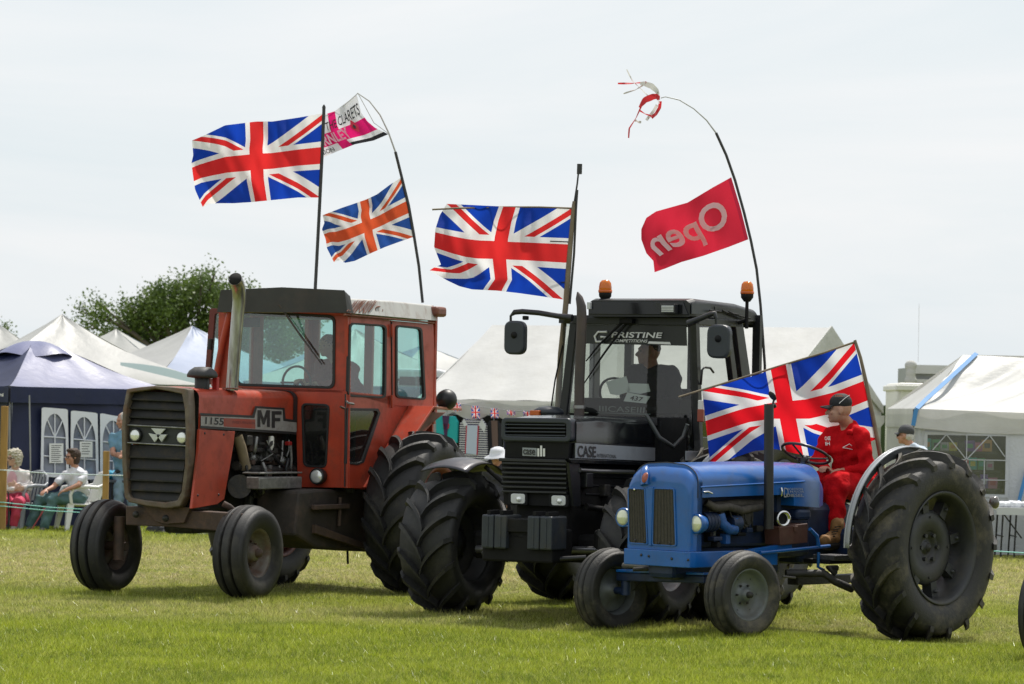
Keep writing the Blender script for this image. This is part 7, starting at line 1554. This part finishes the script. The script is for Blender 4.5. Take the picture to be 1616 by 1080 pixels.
cane([(71, 802), (60, 820), (48.5, 839)], mat('red_stick', (.4, .06, .08), .5, var=.5, vscale=30), 'red and white stick leaning between the knees of the woman in teal trousers', -.52)
# standing man half hidden by the red tractor's grille
BS = mat('blue_tee', (.13, .26, .36), .75, bump=.3, bscale=12); JEAN = mat('pale_jeans', (.22, .32, .42), .8, var=.2, vscale=12, bump=.3, bscale=20)
sj = lambda x, y, d=0: atY(x, y, 48+d)
J = dict(neck=sj(197, 682), chest=sj(196, 702), pelvis=sj(197, 742), sa=sj(219, 690), sb=sj(178, 690), ea=sj(224, 722, -.1), eb=sj(178, 716, -.12), wa=sj(196, 720, -.28), wb=sj(192, 722, -.32),
         ha=sj(207, 750), hb=sj(189, 750), ka=sj(209, 793, -.05), kb=sj(187, 793, -.05), aa=sj(210, 836), ab=sj(187, 836), ta=sj(208, 845, -.15), tb=sj(184, 845, -.15))
M1, P, r = person('standing man in a blue tee and pale jeans, half hidden by the red tractor grille', sj(197, 845), J, (sj(194, 664), (-.8, -.6, -.2)), SKIN, BS, JEAN, 'short', .014, shoes=BLACK, hands=dict(a=((-1, 0, .2), (0, 1, 0), .5), b=((1, 0, .1), (0, 1, 0), .5)))
hair(M1, P, [('e', P(-.02, .04), (.083, .1, .09), (r, unit((-.8, -.6, -.2)), (0, 0, 1)))], mat('grey_hair', (.35, .33, .3), .8), .004)
adopt(blob('belt', [('c', sj(184, 744, -.1), .03, sj(208, 745, -.1), .03)], .012, BLACK), M1)
# man at the right with a dark cap, seen from behind
rj = lambda x, y, d=0: atY(x, y, 42.6+d); CK = mat('check_shirt', (.36, .46, .58), .75, var=.35, vcol=(.55, .6, .68), vscale=38, bump=.2, bscale=20)
J = dict(neck=rj(1436, 702), chest=rj(1440, 722), pelvis=rj(1442, 770), sa=rj(1457, 712, -.05), sb=rj(1424, 710, .1), ea=rj(1466, 745, -.1), eb=rj(1420, 742, .15), wa=rj(1455, 770, -.25), wb=rj(1415, 770, .0),
         ha=rj(1449, 778), hb=rj(1434, 778), ka=rj(1450, 830), kb=rj(1434, 830), aa=rj(1451, 876), ab=rj(1434, 876), ta=rj(1446, 884, .0), tb=rj(1428, 884, .1))
M2, P, r = person('grey haired man in a dark cap and blue checked shirt beyond the big rear tyre', rj(1440, 884), J, (rj(1429, 688), (-.88, .45, 0)), SKIN, CK, DJ, 'short', .013, shoes=BLACK)
f_ = unit((-.88, .45, 0)); hair(M2, P, [('e', P(-.045, -.0), (.08, .065, .07), (r, f_, (0, 0, 1)))], mat('grey_hair2', (.5, .49, .47), .8), .006); cap(M2, P, (-.88, .45, 0), r, mat('cap_grey', (.05, .052, .058), .8, bump=.2, bscale=60), 1.05, .07); glasses(M2, P, True)
# person in a white hat before the clothes stall
hj = lambda x, y, d=0: atY(x, y, 45.5+d)
J = dict(neck=hj(788, 733), chest=hj(789, 752), pelvis=hj(790, 795), sa=hj(808, 740), sb=hj(770, 740), ea=hj(812, 770), eb=hj(766, 770), wa=hj(805, 790, -.2), wb=hj(772, 790, -.2), ha=hj(798, 800), hb=hj(781, 800), ka=hj(798, 830), kb=hj(781, 830), aa=hj(798, 858), ab=hj(781, 858), ta=hj(795, 864, -.1), tb=hj(778, 864, -.1))
M3, P, r = person('person in a white sun hat standing behind the front of the black tractor', hj(790, 864), J, (hj(785, 722), (-.6, -.8, -.1)), SKIN, mat('dark_top', (.03, .03, .04), .8), DJ, vox=.016, shoes=BLACK)
mb = MB(); mb.lathe([(.20, .0), (.195, .012), (.12, .045), (.11, .09), (.09, .13), (.04, .15), (0, .152)], P(-.01, -.0), (-.1, -.1, 1), 24); adopt(mb.build('sun_hat', mat('white_tee', ())), M3)
# ================================================================== chairs, table, stall goods, bags
def chair(loc, rz, m_, label):
    root = empty('plastic_chair', loc, rz, label, 'chair', 'plastic garden chairs of the spectators'); p = lambda nm, mb, bev=.006: mb.build(nm, m_, root, bev)
    for sx in (-1, 1):
        for sy in (-1, 1):
            a = Vector((sx*.20, sy*.21, .42)); b = Vector((sx*.27, sy*.27, 0)); mb = MB(); mb.loft([[(c.x-w, c.y-w2, c.z), (c.x+w, c.y-w2, c.z), (c.x+w, c.y+w2, c.z), (c.x-w, c.y+w2, c.z)] for c, w, w2 in ((a, .05, .05), (b, .028, .03))], closed=True, smooth=False); p('leg', mb)
    mb = MB(); mb.grid(lambda s, t: (-.23+.47*s, -.23+.46*t, .43-.03*math.sin(math.pi*t)-.015*math.sin(math.pi*s)), 8, 8); o = p('seat', mb, 0); q = o.modifiers.new('t', 'SOLIDIFY'); q.thickness = .02
    mb = MB(); mb.tube([(-.22, -.23, .42), (-.27, -.24, .62), (-.32, -.2, .80), (-.34, -.1, .86), (-.345, 0, .87), (-.34, .1, .86), (-.32, .2, .80), (-.27, .24, .62), (-.22, .23, .42)], .022, 8); p('back_frame', mb, 0)
    for k in range(5):
        y = -.15+.075*k; mb = MB(); mb.beam((-.22, y, .44), (-.335, y*.9, .85), .012, .04, up=(1, 0, 0)); p('back_slat', mb, .003)
    for sy in (-1, 1): mb = MB(); mb.tube([(.2, sy*.26, .42), (.22, sy*.27, .55), (.17, sy*.28, .65), (0, sy*.28, .67), (-.2, sy*.27, .66), (-.29, sy*.24, .70)], [.024, .026, .026, .028, .026, .02], 8); p('armrest', mb, 0)
    return root
q = atY(124, 838, 46.95); chair(V3((q[0], 46.95, 0)), R(205), WPLAS, 'white plastic chair holding the woman in teal trousers')
q = atY(32, 838, 46.95); chair(V3((q[0], 47.0, 0)), R(232), mat('grey_plastic', (.28, .30, .33), .4), 'grey plastic chair holding the white haired woman')
# small table with wares by the standing man
def trestle(x0, x1, Y, ytop_px, D, label, topm, n=2):
    a = atY(x0, ytop_px, Y); b = atY(x1, ytop_px, Y); z = a[2]; root = empty('folding_table', ((a[0]+b[0])/2, Y, 0), 0, label, 'table')
    mb = MB(); mb.box(((a[0]+b[0])/2, Y+D/2, z-.02), (b[0]-a[0], D, .04)); adopt(mb.build('tabletop', topm, None, .006), root)
    L_ = b[0]-a[0]
    for k in range(n):
        for off in (.12, .5):
            xx = a[0]+L_*(k/n)+off*L_/n*1.0+.04
            mb = MB(); mb.tube([(xx, Y+.06, z-.04), (xx-.03, Y+.04, 0)], .013, 6); mb.tube([(xx, Y+D-.06, z-.04), (xx-.03, Y+D-.04, 0)], .013, 6); mb.tube([(xx, Y+.05, z*.45), (xx, Y+D-.05, z*.45)], .01, 5); adopt(mb.build('leg', BLACK), root)
        mb = MB(); mb.tube([(a[0]+L_*(k/n)+.1, Y+.08, z-.08), (a[0]+L_*(k/n)+.12+.5*L_/n, Y+.08, z*.42)], .01, 5); adopt(mb.build('brace', BLACK), root)
    return a, b, z
a, b, z = trestle(142, 205, 47.9, 757, .6, 'low dark folding table beside the standing man', mat('table_dark', (.05, .06, .08), .5), 1)
tag(blob('cloth_bundle', [('e', atY(176, 750, 48.1), (.12, .1, .07), None), ('e', atY(186, 749, 48.2), (.1, .1, .08), None)], .02, mat('cyan_cloth', (.02, .28, .45), .7), None, 3, .02, 14), 'bright blue bundle on the folding table beside the standing man', 'cloth')
a, b, z = trestle(1573, 1740, 43.4, 801, .6, 'white topped folding table with black legs at the right edge', mat('table_white', (.62, .63, .65), .5), 3)
mb = MB(); mb.box(((a[0]+b[0])/2, 43.39, z-.05), (b[0]-a[0], .02, .10)); tag(mb.build('table_edge_cover', mat('clear_sheet', (.5, .53, .56), .4)), 'pale plastic strip hanging along the front of the right folding table', 'table cover')
for i, (px, w, h) in enumerate(((1583, .22, .05), (1600, .2, .06), (1622, .25, .05))):
    tag(blob('wrapped_bundle', [('e', atY(px+k*5-4, 797, 43.6), (w*.35, .12, h), None) for k in range(3)], .015, mat('white_wrap', (.62, .64, .67), .5, bump=.4, bscale=20), None, 2, .012, 20), ['leftmost white wrapped bundle on the right folding table', 'middle white wrapped bundle on the right folding table', 'white wrapped bundle at the far right of the folding table'][i], 'bundle')
# tyre of a fourth tractor entering at the right edge
c4 = atY(1651, 966, 25.6); root4 = empty('tractor', (c4[0], c4[1], 0), R(60+180), 'black ribbed tyre of another tractor just entering at the right edge', 'tractor')
w4 = bpy.data.objects.new('wheel', bl_disc); C.objects.link(w4); w4.parent = root4; w4.location.z = c4[2]; w4.scale = (.84, .84, .84)
o = bpy.data.objects.new('tyre', mf_ft); C.objects.link(o); o.parent = w4; o.scale = (1, .8, 1)
for nm, c_, d_ in (('front_axle', (0, .7, .55), (.1, 1.3, .1)), ('chassis', (-1.1, .75, .75), (2.2, .35, .5)), ('bonnet', (-.6, .75, 1.2), (1.6, .6, .5))):
    mb = MB(); mb.box(c_, d_); mb.build(nm, GREASE, root4, .04)
# bags and footwear on the grass beyond the red tractor
for k, (px, py, rr, m_, lb) in enumerate([(247, 838, (.16, .12, .13), mat('bag_black', (.02, .02, .026), .7), 'black bag on the grass seen under the red tractor'), (279, 838, (.14, .12, .13), mat('bag_navy', (.025, .03, .09), .7), 'navy bag on the grass seen under the red tractor axle'),
        (318, 838, (.08, .08, .09), mat('bag_white', (.5, .5, .5), .7), 'small pale bag on the grass left of the red tractor near wheel')]):
    p = atY(px, py, 46.6); o = blob('bag', [('e', p, rr, None), ('e', p+np.array([rr[0]*.5, 0, -.03]), (rr[0]*.7, rr[1], rr[2]*.7), None), ('c', p+np.array([-.05, 0, rr[2]]), .015, p+np.array([.08, 0, rr[2]+.03]), .015)], .016, m_, None, 2, .02, 12); tag(o, lb, 'bag')
for dx, tm, tt, lb, rc in ((205, 'khaki_cloth', 'navy_tee', 'spectator in khaki trousers sitting mostly hidden behind the red tractor grille', 'grey'), (243, 'beige_cloth', 'dark_top', 'spectator in beige trousers sitting hidden behind the red tractor, feet seen below', 'white')):
    k_ = lambda x, y, d=0.: atY(x+dx, y, 47.0+d)
    J = dict(neck=k_(119, 739), chest=k_(121, 756), pelvis=k_(126, 784, .05), sa=k_(133, 749, -.12), sb=k_(104, 749, .06), ea=k_(124, 768, -.2), eb=k_(100, 769, .0), wa=k_(103, 778, -.33), wb=k_(96, 778, -.2),
             ha=k_(126, 787, -.08), hb=k_(118, 785, .08), ka=k_(88, 788, -.35), kb=k_(72, 789, -.2), aa=k_(84, 832, -.3), ab=k_(66, 831, -.15), ta=k_(76, 841, -.42), tb=k_(58, 840, -.28))
    o, P, r = person(lb, k_(120, 838), J, (k_(117, 722, -.03), (-.6, -.8, 0)), SKIN, mat(tt, (.03, .04, .1), .8), mat(tm, (.30, .27, .18) if dx == 205 else (.42, .36, .26), .8), 'short', .016, shoes=mat('pale_shoe', ()))
    hair(o, P, [('e', P(-.03, .035), (.09, .1, .1), (r, unit((-.6, -.8, 0)), (0, 0, 1)))], mat('brown_hair', ()), .006)
    q = atY(124+dx, 838, 47.05); chair(V3((q[0], 47.05, 0)), R(212), mat('grey_plastic', ()) if rc == 'grey' else WPLAS, rc+' plastic chair under the spectator '+('in khaki' if dx == 205 else 'in beige')+' trousers')
# ---- clothes stall in the marquee: rail, hangers, garments, bunting
def mq(px, py, g=.0): return mqpt(px, py, g)
def garment(px, g, m_, label, name='garment', t=.07, trims=()):
    P_ = [mq(x, y, g) for x, y in px]; dv = np.array([math.sin(R(24)), math.cos(R(24)), 0])*t; c = np.mean(P_, 0); root = empty(name, V3(c), 0, label, 'garment', 'clothes hanging in the marquee stall')
    mb = MB(); mb.prism(P_, dv); adopt(mb.build('cloth', m_, None, .02, 3), root)
    for k, (pp, mm) in enumerate(trims):
        mb = MB(); mb.prism([mq(x, y, g-.012) for x, y in pp], dv*.12); adopt(mb.build('trim', mm, None, .002), root)
    top = max(P_, key=lambda q: q[2]); mb = MB(); mb.tube([c*0+np.array([c[0], c[1], top[2]-.02]), np.array([c[0], c[1], top[2]+.08])], .006, 5); adopt(mb.build('hanger', STEEL), root); return root
TQ = mat('turquoise', (.01, .36, .38), .7); PUR = mat('purple_lining', (.06, .02, .08), .8); REDT = mat('red_trim', (.45, .02, .05), .7); WHT = mat('white_tee', ()); PALEB = mat('pale_front', (.48, .54, .68), .7, bump=.2, bscale=20)
def stripe_mat():
    M = bpy.data.materials.new('stripes'); M.use_nodes = True; t = M.node_tree; n = t.nodes; l = t.links; b = n['Principled BSDF']; b.inputs['Roughness'].default_value = .8
    ge = n.new('ShaderNodeTexCoord'); sp = n.new('ShaderNodeSeparateXYZ'); l.new(ge.outputs['Object'], sp.inputs[0]); z_ = X(t, sp.outputs[2])._b('MULTIPLY', X(t, sp.outputs[2]), 27.); fr_ = z_._b('FRACT', z_); s_ = fr_.gt(.55)
    m_ = n.new('ShaderNodeMix'); m_.data_type = 'RGBA'; l.new(s_.o, m_.inputs[0]); m_.inputs[6].default_value = (.03, .02, .07, 1); m_.inputs[7].default_value = (.6, .6, .62, 1); l.new(m_.outputs[2], b.inputs['Base Color']); return M
ST = stripe_mat()
garment([(687, 655), (697, 656), (701, 676), (709, 657), (717, 657), (722, 666), (721, 700), (688, 698)], -.12, TQ, 'turquoise waistcoat with a red heart hanging beside the red tractor wing', trims=[([(698, 656), (709, 657), (705, 690), (701, 690)], PUR), ([(699, 670), (702, 667), (704, 669), (706, 667), (709, 670), (708, 676), (704, 680), (700, 676)], REDT)])
garment([(725, 668), (733, 661), (743, 664), (751, 664), (760, 661), (767, 672), (769, 730), (723, 730)], -.10, ST, 'navy and white striped jacket with a pale double breasted front', trims=[([(737, 671), (754, 672), (752, 718), (735, 716)], PALEB), ([(735.5, 671), (737.5, 671), (735.5, 716), (733.5, 716)], REDT), ([(753.5, 672), (755.5, 672), (753.5, 718), (751.5, 718)], REDT), ([(732, 661), (738, 671), (733, 674), (729, 666)], WHT), ([(760, 661), (767, 672), (764, 683), (755, 671)], WHT)])
for x, y in ((740, 678), (750, 679), (740, 688), (750, 689), (739, 698), (749, 699), (739, 708), (748, 709)):
    pass
garment([(766, 672), (772, 664), (784, 664), (792, 672), (792, 735), (767, 735)], -.02, mat('black_coat', (.012, .012, .018), .8), 'black coat hanging at the right end of the clothes row', trims=[([(775, 664), (785, 664), (786, 706), (777, 706)], mat('brown_scarf', (.14, .09, .08), .8))])
garment([(660, 668), (668, 658), (684, 656), (690, 664), (690, 720), (658, 720)], -.04, mat('grey_fleece', (.34, .34, .36), .85, bump=.3, bscale=20), 'pale grey coat hanging left of the turquoise waistcoat')
garment([(640, 668), (648, 660), (656, 660), (662, 668), (662, 720), (640, 720)], -.02, mat('white_tee', ()), 'white top at the left end of the clothes row behind the tractor')
garment([(794, 668), (802, 662), (812, 662), (820, 670), (820, 740), (794, 740)], -.02, mat('navy_coat', (.02, .02, .05), .8), 'navy coat hidden behind the nose of the black tractor')
mb = MB(); mb.tube([mq(640, 652, .0), mq(840, 657, .0)], .014, 6); tag(mb.build('clothes_rail', STEEL), 'steel clothes rail slung across the front of the marquee', 'rail')
bn = [(692, 629, 6, 11), (721, 636, 6, 13), (750, 641, 6.5, 20), (780, 645, 6, 15), (806, 648, 6.5, 8), (832, 649, 6.5, 9), (858, 651, 6, 10)]
mb = MB(); mb.tube([mq(680, 628, -.16)]+[mq(x, y+.5, -.16) for x, y, w, h in bn]+[mq(880, 651, -.16)], .005, 4); tag(mb.build('cord', STEEL), 'thin cord carrying the small union flags along the marquee', 'cord')
nm_ = ['beside the black round lamp of the red tractor', 'above the turquoise waistcoat', 'above the striped jacket', 'above the black coat', 'nearest above the black tractor nose', 'behind the black tractor bonnet, left', 'behind the black tractor bonnet, right']
for k, (x, y, w, h) in enumerate(bn):
    P0 = [mq(x-w, y, -.17), mq(x+w, y, -.17), mq(x+w+1, y+h, -.18), mq(x-w+1, y+h, -.15)]; me = bpy.data.meshes.new('bunting_flag'); nn = 6; vs = []; uvs = []
    for i in range(nn+1):
        for j in range(nn+1):
            s, t = i/nn, j/nn; q = (P0[0]*(1-s)+P0[1]*s)*(1-t)+(P0[3]*(1-s)+P0[2]*s)*t; q = q+np.array([0, .015*math.sin(5*s+3*t+k), 0]); vs.append(tuple(q)); uvs.append((t, s))
    me.from_pydata(vs, [], [(i*(nn+1)+j, (i+1)*(nn+1)+j, (i+1)*(nn+1)+j+1, i*(nn+1)+j+1) for i in range(nn) for j in range(nn)]); uv = me.uv_layers.new(name='UVMap')
    for lp in me.loops: uv.data[lp.index].uv = uvs[lp.vertex_index]
    me.materials.append(UJ); o = bpy.data.objects.new('bunting_flag', me); C.objects.link(o); tag(o, 'small union bunting flag '+nm_[k], 'bunting flag', 'union bunting along the marquee')
bpy.data.scenes.remove(TMP)
